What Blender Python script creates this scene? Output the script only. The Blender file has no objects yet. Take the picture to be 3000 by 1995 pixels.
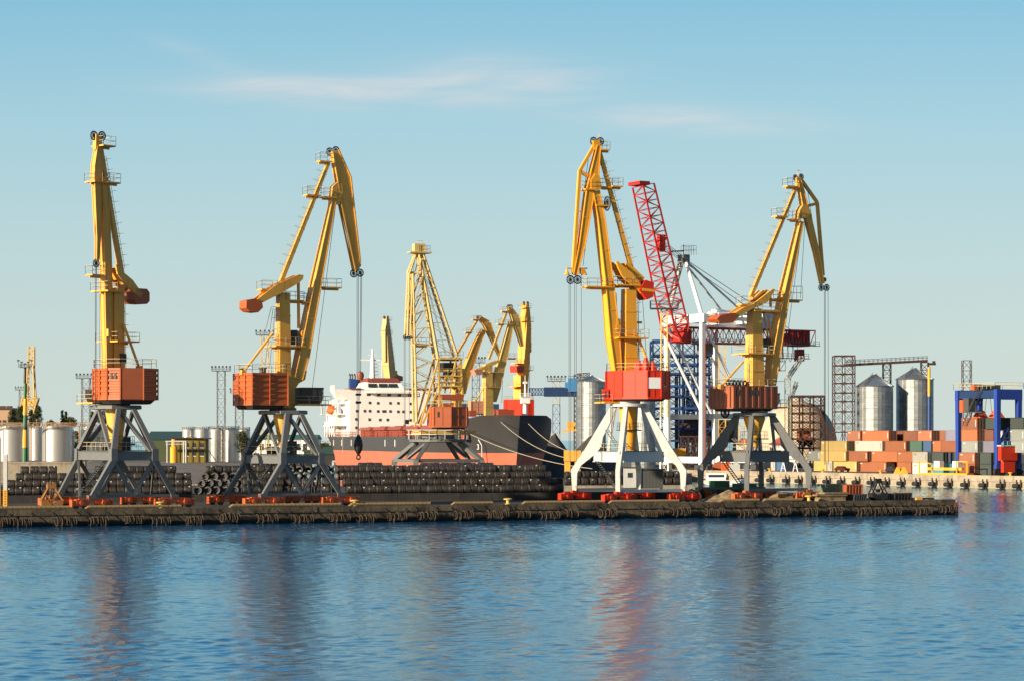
import bpy, math, random
import numpy as np
from mathutils import Vector, Matrix
R = math.radians
rnd = random.Random(7)
S = bpy.context.scene
COL = S.collection

# ------------------------------------------------------------------ camera
FPX, CX, HY, CAMZ = 7100.0, 1500.0, 1288.0, 10.5      # focal length in photo pixels, horizon row, eye height (m)
cam_d = bpy.data.cameras.new('camera'); cam = bpy.data.objects.new('camera', cam_d); COL.objects.link(cam)
cam.location = (0, 0, CAMZ); cam.rotation_euler = (R(90), 0, 0)
cam_d.sensor_width = 36; cam_d.lens = 36*FPX/3000; cam_d.shift_y = (HY-997.5)/3000
cam_d.clip_start = 1; cam_d.clip_end = 60000
S.camera = cam

# ------------------------------------------------------------------ light
SUN = Vector((-0.82, -0.56, 0)).normalized(); SUN_EL = R(15)
SUN = Vector((SUN.x*math.cos(SUN_EL), SUN.y*math.cos(SUN_EL), math.sin(SUN_EL)))
sl = bpy.data.lights.new('sun', 'SUN'); so = bpy.data.objects.new('sun', sl); COL.objects.link(so)
sl.energy = 4.9; sl.angle = R(0.5); sl.color = (1.0, 0.83, 0.60)
so.rotation_euler = SUN.to_track_quat('Z', 'Y').to_euler()
S.view_settings.view_transform = 'Standard'; S.view_settings.look = 'None'
S.view_settings.exposure = 0.95; S.view_settings.gamma = 1

W = bpy.data.worlds.new('World'); S.world = W; W.use_nodes = True
nt = W.node_tree; nt.nodes.clear()
def nn(t, kind, **kw):
    n = t.nodes.new(kind)
    for k, v in kw.items(): setattr(n, k, v)
    return n
def mth(t, op, a, b=None, clamp=False):
    n = nn(t, 'ShaderNodeMath', operation=op, use_clamp=clamp)
    for i, v in enumerate((a, b)):
        if v is None: continue
        if isinstance(v, (int, float)): n.inputs[i].default_value = v
        else: t.links.new(v, n.inputs[i])
    return n.outputs[0]
def mixc(t, f, a, b, mode='MIX'):
    n = nn(t, 'ShaderNodeMix', data_type='RGBA', blend_type=mode)
    for i, v in ((0, f), (6, a), (7, b)):
        if isinstance(v, (int, float)): n.inputs[i].default_value = v
        elif isinstance(v, (tuple, list)): n.inputs[i].default_value = (*v[:3], 1)
        else: t.links.new(v, n.inputs[i])
    return n.outputs[2]
out = nn(nt, 'ShaderNodeOutputWorld'); bg = nn(nt, 'ShaderNodeBackground')
sky = nn(nt, 'ShaderNodeTexSky', sky_type='NISHITA', sun_disc=False)
sky.sun_elevation = SUN_EL; sky.sun_rotation = math.atan2(SUN.x, SUN.y)
sky.air_density = 1.0; sky.dust_density = 0.6; sky.ozone_density = 2.0
bg.inputs[1].default_value = 0.055
tc = nn(nt, 'ShaderNodeTexCoord'); sp = nn(nt, 'ShaderNodeSeparateXYZ')
nt.links.new(tc.outputs['Generated'], sp.inputs[0])
yy = mth(nt, 'MAXIMUM', sp.outputs[1], 0.02)
az = mth(nt, 'DIVIDE', sp.outputs[0], yy); el = mth(nt, 'DIVIDE', sp.outputs[2], yy)
# thin cirrus streaks: a noise stretched along the horizon, kept to a few soft patches of the sky
cb = nn(nt, 'ShaderNodeCombineXYZ')
nt.links.new(mth(nt, 'ADD', mth(nt, 'MULTIPLY', az, 17.0), mth(nt, 'MULTIPLY', el, -20.0)), cb.inputs[0])
nt.links.new(mth(nt, 'MULTIPLY', el, 120.0), cb.inputs[1])
nz = nn(nt, 'ShaderNodeTexNoise'); nz.inputs['Scale'].default_value = 1.0; nz.inputs['Detail'].default_value = 5; nz.inputs['Roughness'].default_value = 0.5
nz.inputs['Distortion'].default_value = 0.7
nt.links.new(cb.outputs[0], nz.inputs['Vector'])
def patch(a0, e0, wa, we, tilt, amp):
    da = mth(nt, 'SUBTRACT', az, a0); de = mth(nt, 'SUBTRACT', mth(nt, 'SUBTRACT', el, e0), mth(nt, 'MULTIPLY', da, tilt))
    q = mth(nt, 'ADD', mth(nt, 'POWER', mth(nt, 'ABSOLUTE', mth(nt, 'DIVIDE', da, wa)), 2.0), mth(nt, 'POWER', mth(nt, 'ABSOLUTE', mth(nt, 'DIVIDE', de, we)), 2.0))
    return mth(nt, 'MULTIPLY', mth(nt, 'POWER', 2.718, mth(nt, 'MULTIPLY', q, -1.0)), amp)
m = mth(nt, 'ADD', patch(-0.080, 0.1435, 0.050, 0.0058, -0.04, 1.25), patch(-0.010, 0.149, 0.042, 0.0085, 0.0, 1.1))
m = mth(nt, 'ADD', m, patch(0.072, 0.1325, 0.045, 0.0055, -0.06, 1.0))
m = mth(nt, 'ADD', m, patch(-0.128, 0.158, 0.020, 0.0040, -0.35, 0.3))
nv = mth(nt, 'MULTIPLY', mth(nt, 'SUBTRACT', nz.outputs[0], 0.22), 1.7, True)
cl = mth(nt, 'MULTIPLY', mth(nt, 'MULTIPLY', m, nv), 0.85, True)
# clear evening air low over the sea: pale grey-green at the horizon, clean blue above
rp_ = nn(nt, 'ShaderNodeValToRGB'); e = rp_.color_ramp.elements
SKYC = ((0.0,(6.2,7.2,6.9)),(0.09,(5.8,6.9,6.7)),(0.22,(5.0,6.7,6.9)),(0.36,(3.9,6.3,7.2)),(0.5,(2.5,5.4,7.1)),(1.0,(0.85,2.9,5.8)))
e[0].position = 0; e[1].position = 1
for p_, c_ in SKYC[1:-1]: e.new(p_)
for k_, (p_, c_) in enumerate(SKYC): e[k_].color = (c_[0]/8, c_[1]/8, c_[2]/8, 1)
nt.links.new(mth(nt, 'DIVIDE', el, 0.36, True), rp_.inputs[0])
six = mixc(nt, 1.0, rp_.outputs[0], (8, 8, 8), 'MULTIPLY')
low = nn(nt, 'ShaderNodeMapRange'); low.interpolation_type = 'SMOOTHSTEP'
for i_, v_ in ((1, 0.25), (2, 1.1), (3, 0.85), (4, 0.35)): low.inputs[i_].default_value = v_
nt.links.new(el, low.inputs[0])
front = mth(nt, 'MULTIPLY', low.outputs[0], mth(nt, 'ADD', mth(nt, 'MULTIPLY', sp.outputs[1], 2.0), 0.6, True), True)
skyc = mixc(nt, front, sky.outputs[0], six)
skyc = mixc(nt, cl, skyc, (7.0, 6.9, 6.9))
nt.links.new(skyc, bg.inputs[0]); nt.links.new(bg.outputs[0], out.inputs[0])

# ------------------------------------------------------------------ helpers
def PX(px, py, D):
    """point seen at photo pixel (px, py) at depth D"""
    return Vector(((px-CX)/FPX*D, D, CAMZ-(py-HY)/FPX*D))
def V(*a): return Vector(a)

class MB:
    """collects primitive shapes, builds ONE mesh object"""
    def __init__(s): s.v = []; s.f = []
    def add(s, vs, fs):
        o = len(s.v); s.v += [Vector(p) for p in vs]; s.f += [tuple(o+i for i in f) for f in fs]; return s
    def hexa(s, b, t):
        n = len(b)
        fs = [tuple(range(n-1, -1, -1)), tuple(range(n, 2*n))] + [(i, (i+1) % n, n+(i+1) % n, n+i) for i in range(n)]
        return s.add(list(b)+list(t), fs)
    def box(s, lo, hi):
        (a, b, c), (d, e, f) = lo, hi
        return s.hexa([(a,b,c),(d,b,c),(d,e,c),(a,e,c)], [(a,b,f),(d,b,f),(d,e,f),(a,e,f)])
    def obox(s, c, ex, ey, ez):
        """box centred at c with half-axis vectors"""
        c, ex, ey, ez = map(Vector, (c, ex, ey, ez))
        return s.hexa([c-ex-ey-ez, c+ex-ey-ez, c+ex+ey-ez, c-ex+ey-ez], [c-ex-ey+ez, c+ex-ey+ez, c+ex+ey+ez, c-ex+ey+ez])
    def beam(s, p, q, w, h, up=(0,0,1), w2=None, h2=None):
        p, q = Vector(p), Vector(q); d = (q-p)
        if d.length < 1e-6: return s
        d.normalize(); up = Vector(up)
        x = d.cross(up)
        if x.length < 1e-4: x = d.cross(Vector((1,0,0)))
        x.normalize(); z = x.cross(d).normalized()
        w2 = w if w2 is None else w2; h2 = h if h2 is None else h2
        a = [p+x*(i*w/2)+z*(j*h/2) for i, j in ((-1,-1),(1,-1),(1,1),(-1,1))]
        b = [q+x*(i*w2/2)+z*(j*h2/2) for i, j in ((-1,-1),(1,-1),(1,1),(-1,1))]
        return s.hexa(a, b)
    def tube(s, p, q, r0, r1=None, n=8):
        p, q = Vector(p), Vector(q); r1 = r0 if r1 is None else r1; d = q-p
        if d.length < 1e-6: return s
        d.normalize(); x = d.orthogonal().normalized(); y = d.cross(x)
        c = [(math.cos(2*math.pi*i/n), math.sin(2*math.pi*i/n)) for i in range(n)]
        return s.hexa([p+(x*a+y*b)*r0 for a, b in c], [q+(x*a+y*b)*r1 for a, b in c])
    def pipe(s, pts, r, n=6):
        for a, b in zip(pts, pts[1:]): s.tube(a, b, r, r, n)
        return s
    def prism(s, poly, vec):
        """polygon (3d points) extruded symmetrically by vec (full thickness)"""
        vec = Vector(vec); return s.hexa([Vector(p)-vec/2 for p in poly], [Vector(p)+vec/2 for p in poly])
    def lathe(s, prof, n=24, c=(0,0,0), axis=(0,0,1), cap=True):
        c = Vector(c); ax = Vector(axis).normalized(); x = ax.orthogonal().normalized(); y = ax.cross(x)
        vs = []; m = len(prof)
        for r, z in prof:
            for i in range(n):
                a = 2*math.pi*i/n; vs.append(c+ax*z+(x*math.cos(a)+y*math.sin(a))*r)
        fs = [(k*n+i, k*n+(i+1) % n, (k+1)*n+(i+1) % n, (k+1)*n+i) for k in range(m-1) for i in range(n)]
        if cap: fs += [tuple(range(n-1, -1, -1)), tuple(range((m-1)*n, m*n))]
        return s.add(vs, fs)
    def ring(s, c, axis, r, t, n=16, k=6):
        """torus"""
        c = Vector(c); ax = Vector(axis).normalized(); x = ax.orthogonal().normalized(); y = ax.cross(x); vs = []
        for i in range(n):
            a = 2*math.pi*i/n; e = x*math.cos(a)+y*math.sin(a)
            for j in range(k):
                b = 2*math.pi*j/k; vs.append(c+e*(r+t*math.cos(b))+ax*(t*math.sin(b)))
        fs = [(i*k+j, ((i+1) % n)*k+j, ((i+1) % n)*k+(j+1) % k, i*k+(j+1) % k) for i in range(n) for j in range(k)]
        return s.add(vs, fs)
    def rail(s, pts, h=1.05, t=0.05, step=1.6, closed=False):
        """handrail: two rails and posts along a path of floor points"""
        pts = [Vector(p) for p in pts]
        if closed: pts = pts+[pts[0]]
        for a, b in zip(pts, pts[1:]):
            L = (b-a).length; n = max(1, round(L/step))
            for k in (1.0, 0.52): s.beam(a+V(0,0,h*k), b+V(0,0,h*k), t, t)
            for i in range(n+1):
                p = a.lerp(b, i/n); s.beam(p, p+V(0,0,h), t, t)
        return s
    def ladder(s, p, q, side, w=0.5, step=0.45, t=0.05, cage=None):
        p, q, side = Vector(p), Vector(q), Vector(side).normalized()
        for k in (-1, 1): s.beam(p+side*k*w/2, q+side*k*w/2, t, t)
        n = int((q-p).length/step)
        for i in range(n+1):
            m = p.lerp(q, i/max(n,1)); s.beam(m-side*w/2, m+side*w/2, t*.8, t*.8)
        if cage is not None:
            cg = Vector(cage); n = max(2, int((q-p).length/1.3))
            for i in range(n+1):
                m = p.lerp(q, i/n)
                s.pipe([m-side*w/2, m-side*w/2+cg*.8, m+cg, m+side*w/2+cg*.8, m+side*w/2], t*.45, 4)
        return s
    def truss(s, p, q, w, h, n, c=0.12, b=0.07, up=(0,0,1), w2=None, h2=None, rnd_=False, x=False):
        """four-chord lattice girder from p to q"""
        p, q = Vector(p), Vector(q); d = (q-p).normalized(); up = Vector(up)
        sx = d.cross(up)
        if sx.length < 1e-4: sx = d.cross(V(1,0,0))
        sx.normalize(); sz = sx.cross(d).normalized(); w2 = w if w2 is None else w2; h2 = h if h2 is None else h2
        co = ((-1,-1),(1,-1),(1,1),(-1,1))
        P = []
        for i in range(n+1):
            t = i/n; m = p.lerp(q, t); W_ = w+(w2-w)*t; H_ = h+(h2-h)*t
            P.append([m+sx*(a*W_/2)+sz*(e*H_/2) for a, e in co])
        fb = (lambda u, v, r: s.tube(u, v, r/2, r/2, 6)) if rnd_ else (lambda u, v, r: s.beam(u, v, r, r))
        for k in range(4): fb(P[0][k], P[n][k], c)
        for i in range(n+1):
            for k in range(4): s.beam(P[i][k], P[i][(k+1) % 4], b, b)
        for i in range(n):
            for k in range(4):
                k2 = (k+1) % 4
                if x or (i+k) % 2 == 0: s.beam(P[i][k], P[i+1][k2], b, b)
                if x or (i+k) % 2 == 1: s.beam(P[i][k2], P[i+1][k], b, b)
        return s
    def build(s, name, mat, parent=None, base=None, smooth=False):
        """links the mesh as one object. parent: its thing (or part). base: world origin of a top-level mesh"""
        if parent is not None: org = ORG[parent.name]
        elif base is not None: org = Vector(base)
        else:
            xs = [p.x for p in s.v]; ys = [p.y for p in s.v]; zs = [p.z for p in s.v]
            org = V((min(xs)+max(xs))/2, (min(ys)+max(ys))/2, min(zs))
        me = bpy.data.meshes.new(name); me.from_pydata([tuple(p-org) for p in s.v], [], s.f); me.update()
        me.materials.append(mat)
        if smooth:
            for p in me.polygons: p.use_smooth = True
            try: me.set_sharp_from_angle(angle=R(40))
            except Exception: pass
        o = bpy.data.objects.new(name, me); COL.objects.link(o)
        if parent is not None: o.parent = parent
        else: o.location = org
        ORG[o.name] = org
        return o
ORG = {}
def thing(name, base, label, cat, group=None):
    o = bpy.data.objects.new(name, None); COL.objects.link(o); o.location = base; o.empty_display_size = 0.5
    ORG[o.name] = Vector(base); o['label'] = label; o['category'] = cat
    if group: o['group'] = group
    return o
def tag(o, label, cat, group=None):
    o['label'] = label; o['category'] = cat
    if group: o['group'] = group
    return o
def struct(o, kind='structure'): o['kind'] = kind; return o
KIDS = {}
def kids(o): return [c for c in bpy.data.objects if c.parent == o]
def dup(o, loc, rotz=0.0, tree=None, label=None, group=None, scale=None):
    """copy of a thing with its parts and sub-parts (tree = cached child list)"""
    c = o.copy(); COL.objects.link(c); c.location = loc; c.rotation_euler = (0, 0, rotz)
    if scale: c.scale = scale
    if label: c['label'] = label
    if group: c['group'] = group
    for ch, sub in (tree or []):
        d = ch.copy(); COL.objects.link(d); d.parent = c
        for g in sub:
            e = g.copy(); COL.objects.link(e); e.parent = d
    return c
def tree_of(o): return [(c, kids(c)) for c in kids(o)]

# ------------------------------------------------------------------ materials
def newmat(name):
    m = bpy.data.materials.new(name); m.use_nodes = True; t = m.node_tree
    return m, t, t.nodes['Principled BSDF']
def pos(t, sc=(1,1,1)):
    g = nn(t, 'ShaderNodeNewGeometry'); mp = nn(t, 'ShaderNodeMapping'); mp.inputs['Scale'].default_value = sc
    t.links.new(g.outputs['Position'], mp.inputs['Vector']); return mp.outputs[0]
def noise(t, vec, scale, detail=4, rough=0.6):
    n = nn(t, 'ShaderNodeTexNoise'); n.inputs['Scale'].default_value = scale; n.inputs['Detail'].default_value = detail
    n.inputs['Roughness'].default_value = rough; t.links.new(vec, n.inputs['Vector']); return n.outputs[0]
def ramp(t, v, a, b):
    n = nn(t, 'ShaderNodeMapRange'); n.interpolation_type = 'SMOOTHSTEP'
    n.inputs['From Min'].default_value = a; n.inputs['From Max'].default_value = b; t.links.new(v, n.inputs['Value']); return n.outputs[0]
def paint(name, col, dirt=(0.10,0.06,0.035), amt=0.5, rough=0.5, metal=0.0, streak=0.5, big=0.22, spec=0.4):
    """weathered paint: large blotches, vertical streaks and rust spots"""
    m, t, b = newmat(name)
    n1 = noise(t, pos(t), big, 5); n2 = noise(t, pos(t, (2.2, 2.2, 0.22)), 1.0, 4); n3 = noise(t, pos(t), 1.9, 6, 0.7)
    c = mixc(t, mth(t, 'MULTIPLY', ramp(t, n1, 0.35, 0.75), 0.42*amt+0.1), col, tuple(x*0.66 for x in col))
    c = mixc(t, mth(t, 'MULTIPLY', ramp(t, n2, 0.5, 0.8), streak*amt), c, dirt)
    c = mixc(t, mth(t, 'MULTIPLY', ramp(t, n3, 0.60, 0.74), amt), c, dirt)
    t.links.new(c, b.inputs['Base Color']); b.inputs['Roughness'].default_value = rough; b.inputs['Metallic'].default_value = metal
    b.inputs['Specular IOR Level'].default_value = spec
    bp = nn(t, 'ShaderNodeBump'); bp.inputs['Strength'].default_value = 0.12; bp.inputs['Distance'].default_value = 0.05
    t.links.new(n3, bp.inputs['Height']); t.links.new(bp.outputs[0], b.inputs['Normal'])
    return m
def concrete(name, col, dark, scale=0.4, rough=0.85, streak=0.6):
    m, t, b = newmat(name)
    n1 = noise(t, pos(t), scale, 7, 0.65); n2 = noise(t, pos(t, (1.0, 1.0, 0.15)), 1.3, 5); n3 = noise(t, pos(t), 3.5, 4, 0.7)
    c = mixc(t, ramp(t, n1, 0.35, 0.68), col, dark)
    c = mixc(t, mth(t, 'MULTIPLY', ramp(t, n2, 0.48, 0.7), streak), c, tuple(x*0.45 for x in dark))
    c = mixc(t, mth(t, 'MULTIPLY', ramp(t, n3, 0.55, 0.75), 0.4), c, tuple(x*1.4 for x in col))
    t.links.new(c, b.inputs['Base Color']); b.inputs['Roughness'].default_value = rough; b.inputs['Specular IOR Level'].default_value = 0.25
    bp = nn(t, 'ShaderNodeBump'); bp.inputs['Strength'].default_value = 0.5; bp.inputs['Distance'].default_value = 0.08
    t.links.new(n1, bp.inputs['Height']); t.links.new(bp.outputs[0], b.inputs['Normal'])
    return m
def plain(name, col, rough=0.5, metal=0.0, spec=0.4, var=0.25, scale=1.5):
    m, t, b = newmat(name)
    c = mixc(t, mth(t, 'MULTIPLY', noise(t, pos(t), scale, 4), var*2), col, tuple(x*0.4 for x in col))
    t.links.new(c, b.inputs['Base Color']); b.inputs['Roughness'].default_value = rough; b.inputs['Metallic'].default_value = metal
    b.inputs['Specular IOR Level'].default_value = spec
    return m
M = {}
M['yellow'] = paint('worn yellow paint', (0.74, 0.375, 0.06), (0.14, 0.06, 0.03), 0.95)
M['yellow_fresh'] = paint('fresh yellow paint', (0.82, 0.36, 0.025), (0.20, 0.09, 0.03), 0.28)
M['yellow_far'] = paint('far yellow paint', (0.66, 0.42, 0.11), (0.15, 0.08, 0.03), 0.5)
M['cab'] = paint('dark cab paint', (0.07, 0.032, 0.022), (0.03,0.02,0.015), 0.4)
M['cream'] = paint('cream paint', (0.58, 0.41, 0.15), (0.18, 0.11, 0.06), 0.35)
M['orange'] = paint('faded orange paint', (0.43, 0.095, 0.022), (0.07, 0.03, 0.02), 0.85)
M['rust'] = paint('rust brown paint', (0.34, 0.088, 0.034), (0.06, 0.03, 0.02), 0.75)
M['red'] = paint('red paint', (0.56, 0.028, 0.004), (0.20, 0.02, 0.01), 0.35)
M['redorange'] = paint('bogie red paint', (0.52, 0.095, 0.024), (0.05, 0.025, 0.02), 0.6)
M['grey'] = paint('grey portal paint', (0.135, 0.14, 0.14), (0.05, 0.04, 0.03), 0.5, spec=0.25)
M['dgrey'] = paint('dark grey paint', (0.06, 0.063, 0.065), (0.03, 0.025, 0.02), 0.5)
M['lgrey'] = paint('light grey paint', (0.46, 0.475, 0.465), (0.18, 0.12, 0.09), 0.45)
M['boomred'] = paint('boom red paint', (0.40, 0.016, 0.008), (0.15, 0.02, 0.015), 0.35)
M['white'] = paint('white paint', (0.80, 0.79, 0.76), (0.35, 0.24, 0.15), 0.22)
M['railing'] = paint('railing paint', (0.42, 0.36, 0.22), (0.15, 0.10, 0.06), 0.3)
M['steel'] = plain('dark steel', (0.055, 0.05, 0.045), 0.5, 0.4)
M['black'] = plain('black steel', (0.02, 0.02, 0.02), 0.55)
M['cable'] = plain('wire rope', (0.09, 0.09, 0.085), 0.6)
M['glass'] = plain('dark glass', (0.025, 0.035, 0.045), 0.08, 0.0, 0.8, 0.1)
M['hull_black'] = paint('black hull paint', (0.045, 0.043, 0.042), (0.11, 0.075, 0.05), 0.35, 0.45)
M['hull_red'] = paint('red antifouling', (0.47, 0.125, 0.068), (0.30, 0.13, 0.08), 0.5, 0.6)
M['deck_red'] = paint('red oxide deck', (0.25, 0.05, 0.022), (0.10, 0.04, 0.03), 0.45)
M['galv'] = plain('galvanised steel', (0.58, 0.60, 0.60), 0.33, 0.85, 0.5, 0.3, 0.8)
M['blue'] = paint('blue paint', (0.015, 0.055, 0.20), (0.02, 0.02, 0.03), 0.4)
M['dblue'] = paint('navy blue paint', (0.010, 0.032, 0.10), (0.01, 0.012, 0.02), 0.4)
M['rtgblue'] = paint('bright blue paint', (0.016, 0.05, 0.28), (0.02, 0.02, 0.05), 0.25)
M['brown'] = paint('rusted lattice', (0.06, 0.03, 0.021), (0.05, 0.03, 0.02), 0.5)
M['green'] = paint('green paint', (0.03, 0.14, 0.06), (0.03, 0.04, 0.03), 0.4)
M['rope'] = plain('mooring rope', (0.42, 0.36, 0.28), 0.9)
M['concrete_l'] = concrete('pale concrete', (0.30, 0.26, 0.20), (0.19, 0.16, 0.12))
M['rubber'] = plain('worn fender rubber', (0.075, 0.058, 0.043), 0.85, 0, 0.2, 0.5, 2.5)
M['tyre'] = plain('tyre rubber', (0.018, 0.018, 0.018), 0.8)
# ------------------------------------------------------------------ the setting: water, pier, land
TH = R(22.0)
RD = V(math.cos(TH), math.sin(TH), 0); GD = V(-math.sin(TH), math.cos(TH), 0)     # along the rails / away from the water
E0 = V(-61.7, 292, 0); DECK = 2.0
def edge_at(px):
    k = (px-CX)/FPX
    t = (k*E0.y-E0.x)/(RD.x-k*RD.y); return E0+RD*t
def pier(px, back, z=DECK):
    o = E0+GD*back; k = (px-CX)/FPX; t = (k*o.y-o.x)/(RD.x-k*RD.y)
    p = o+RD*t; p.z = z; return p
TIP = edge_at(2798)

def water_mat():
    """harbour water: blue body colour under a Fresnel mirror; the waves themselves are geometry, the bump only adds capillary ripples"""
    m, t, b = newmat('sea water'); t.nodes.remove(b); o = t.nodes['Material Output']
    v2 = pos(t, (2.6, 2.2, 1)); v3 = pos(t, (0.014, 0.035, 1))
    c = noise(t, v2, 1.0, 3, 0.6); d = noise(t, v3, 1.0, 3, 0.5)
    h = mth(t, 'MULTIPLY', c, mth(t, 'ADD', mth(t, 'MULTIPLY', ramp(t, d, 0.3, 0.7), 0.6), 0.5))
    bp = nn(t, 'ShaderNodeBump'); bp.inputs['Strength'].default_value = 1.0; bp.inputs['Distance'].default_value = 0.025
    t.links.new(h, bp.inputs['Height'])
    df = nn(t, 'ShaderNodeBsdfDiffuse'); df.inputs['Color'].default_value = (0.005, 0.09, 0.235, 1)
    gl = nn(t, 'ShaderNodeBsdfGlossy'); gl.inputs['Color'].default_value = (0.68, 0.87, 0.93, 1); gl.inputs['Roughness'].default_value = 0.07
    fr = nn(t, 'ShaderNodeFresnel'); fr.inputs['IOR'].default_value = 1.4; mx = nn(t, 'ShaderNodeMixShader')
    for n in (df, gl, fr): t.links.new(bp.outputs[0], n.inputs['Normal'])
    t.links.new(fr.outputs[0], mx.inputs[0]); t.links.new(df.outputs[0], mx.inputs[1]); t.links.new(gl.outputs[0], mx.inputs[2]); t.links.new(mx.outputs[0], o.inputs[0])
    return m
M['water'] = water_mat()
def wave_sheet(x0, x1, ys, dx, rms=0.070, seed=4):
    """harbour chop as real geometry: a sum of wind waves running mostly across the basin, ruffled in patches, fading out at the sheet's rim"""
    g = np.random.default_rng(seed); xs = np.arange(x0, x1+1e-6, dx); X, Y = np.meshgrid(xs, ys); Z = np.zeros_like(X); n = 46
    for i in range(n):
        lam = 0.55*(2.6/0.55)**(i/(n-1))*g.uniform(.93, 1.07); th = g.normal(-0.5, 0.75); k = 2*np.pi/lam
        sl = rms*math.sqrt(2/n)*(1.1 if lam < 1.3 else .9); Z += sl/k*np.sin(k*(X*math.cos(th)+Y*math.sin(th))+g.uniform(0, 6.28))
    P = sum(np.sin(2*np.pi*(X/a+Y/b)+c) for a, b, c in ((61, 83, 1.0), (-97, 41, 2.2), (37, -120, 4.0), (160, 29, .4)))
    Z *= np.clip(1.0+.13*P, .45, 1.6)
    rim = np.minimum.reduce([(X-x0)/6, (x1-X)/6, (Y-ys[0])/4, (ys[-1]-Y)/4]); Z *= np.clip(rim, 0, 1)
    R_, C_ = X.shape; co = np.stack([X, Y, Z], -1).reshape(-1, 3).astype(np.float32); i0 = (np.arange(R_-1)[:, None]*C_+np.arange(C_-1)[None]).ravel()
    q = np.stack([i0, i0+1, i0+C_+1, i0+C_], -1).ravel().astype(np.int32); nf = len(i0)
    me = bpy.data.meshes.new('water'); me.vertices.add(len(co)); me.vertices.foreach_set('co', co.ravel()); me.loops.add(len(q)); me.loops.foreach_set('vertex_index', q)
    me.polygons.add(nf); me.polygons.foreach_set('loop_start', np.arange(0, 4*nf, 4, dtype=np.int32)); me.polygons.foreach_set('use_smooth', np.ones(nf, bool)); me.update(calc_edges=True); me.validate()
    me.materials.append(M['water']); o = bpy.data.objects.new('water', me); COL.objects.link(o); struct(o)
WX0, WX1 = -100.0, 130.0; WYS = np.concatenate([np.arange(62, 350, .24), np.arange(350, 540, .6)])
wave_sheet(WX0, WX1, WYS, .25); WX1 = WX0+.25*int((WX1-WX0)/.25+1e-6); WY0, WY1 = float(WYS[0]), float(WYS[-1])
w = MB()
for a_, b_, c_, d_ in ((-30000,30000,-200,WY0),(-30000,WX0,WY0,WY1),(WX1,30000,WY0,WY1),(-30000,30000,WY1,45000)): w.add([(a_,c_,0),(b_,c_,0),(b_,d_,0),(a_,d_,0)], [(0,1,2,3)])
struct(w.build('open_water', M['water'], base=(0,0,0)))

def slab(name, pts, z0, z1, mat, kind='structure'):
    b = MB(); b.hexa([V(p[0],p[1],z0) for p in pts], [V(p[0],p[1],z1) for p in pts])
    o = b.build(name, mat, base=(pts[0][0], pts[0][1], z0)); o['kind'] = kind; return o
def pier_mat():
    m, t, b = newmat('stained pier concrete')
    n1 = noise(t, pos(t, (1,1,1)), 0.35, 8, 0.7); n2 = noise(t, pos(t, (1.3,1.3,0.25)), 1.0, 6, 0.7); n3 = noise(t, pos(t), 2.2, 6, 0.75)
    c = mixc(t, ramp(t, n1, 0.38, 0.66), (0.118, 0.092, 0.06), (0.04, 0.03, 0.022))
    c = mixc(t, mth(t, 'MULTIPLY', ramp(t, n2, 0.48, 0.68), 0.8), c, (0.022, 0.018, 0.014))
    c = mixc(t, mth(t, 'MULTIPLY', ramp(t, n3, 0.60, 0.72), 0.7), c, (0.18, 0.135, 0.085))
    # wet band with weed below the tide mark
    g = nn(t, 'ShaderNodeNewGeometry'); s = nn(t, 'ShaderNodeSeparateXYZ'); t.links.new(g.outputs['Position'], s.inputs[0])
    wet = ramp(t, mth(t, 'ADD', s.outputs[2], mth(t, 'MULTIPLY', n2, -0.5)), 0.5, 0.1)
    c = mixc(t, wet, c, (0.012, 0.014, 0.010))
    t.links.new(c, b.inputs['Base Color']); b.inputs['Roughness'].default_value = 0.8; b.inputs['Specular IOR Level'].default_value = 0.3
    bp = nn(t, 'ShaderNodeBump'); bp.inputs['Strength'].default_value = 0.8; bp.inputs['Distance'].default_value = 0.15
    t.links.new(n3, bp.inputs['Height']); t.links.new(bp.outputs[0], b.inputs['Normal'])
    return m
M['pier'] = pier_mat()
M['deck'] = concrete('pier deck', (0.095, 0.078, 0.06), (0.045, 0.037, 0.03), 0.3)
M['ground'] = concrete('yard ground', (0.22, 0.19, 0.15), (0.12, 0.10, 0.08), 0.06)
M['quay'] = concrete('quay concrete', (0.34, 0.285, 0.21), (0.22, 0.18, 0.13), 0.3, streak=0.5)
far_l = E0-RD*90
tipb = TIP+GD*11
PIER = [far_l, TIP, tipb, V(52,356,0), V(44,402,0), V(22,428,0), V(-33,450,0), V(-150,470,0), far_l+GD*150]
slab('pier', [(p.x,p.y) for p in PIER], -4, DECK-0.02, M['pier'])
# deck paving as a thin sheet on the pier
dk = MB(); dk.hexa([V(p.x,p.y,DECK-0.015) for p in PIER], [V(p.x,p.y,DECK) for p in PIER]); struct(dk.build('pier_deck', M['deck'], base=(0,300,DECK-0.015)))
# coping beam with a lip along the edge: blocks with joints
cb_ = MB(); Ltot = (TIP-far_l).length; tt = 0
while tt < Ltot-0.2:
    L = min(rnd.uniform(6, 9), Ltot-tt); a = far_l+RD*(tt+0.03); b_ = far_l+RD*(tt+L-0.03)
    dz = rnd.uniform(-0.05, 0.05); o_ = -GD*rnd.uniform(0.10, 0.2)
    cb_.hexa([V(*(a+o_).xy, 1.35), V(*(b_+o_).xy, 1.35), V(*(b_+GD*0.9).xy, 1.35), V(*(a+GD*0.9).xy, 1.35)],
             [V(*(a+o_).xy, DECK+.10+dz), V(*(b_+o_).xy, DECK+.10+dz), V(*(b_+GD*0.9).xy, DECK+.10+dz), V(*(a+GD*0.9).xy, DECK+.10+dz)])
    tt += L
struct(cb_.build('pier_coping', M['pier'], base=far_l))
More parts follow.
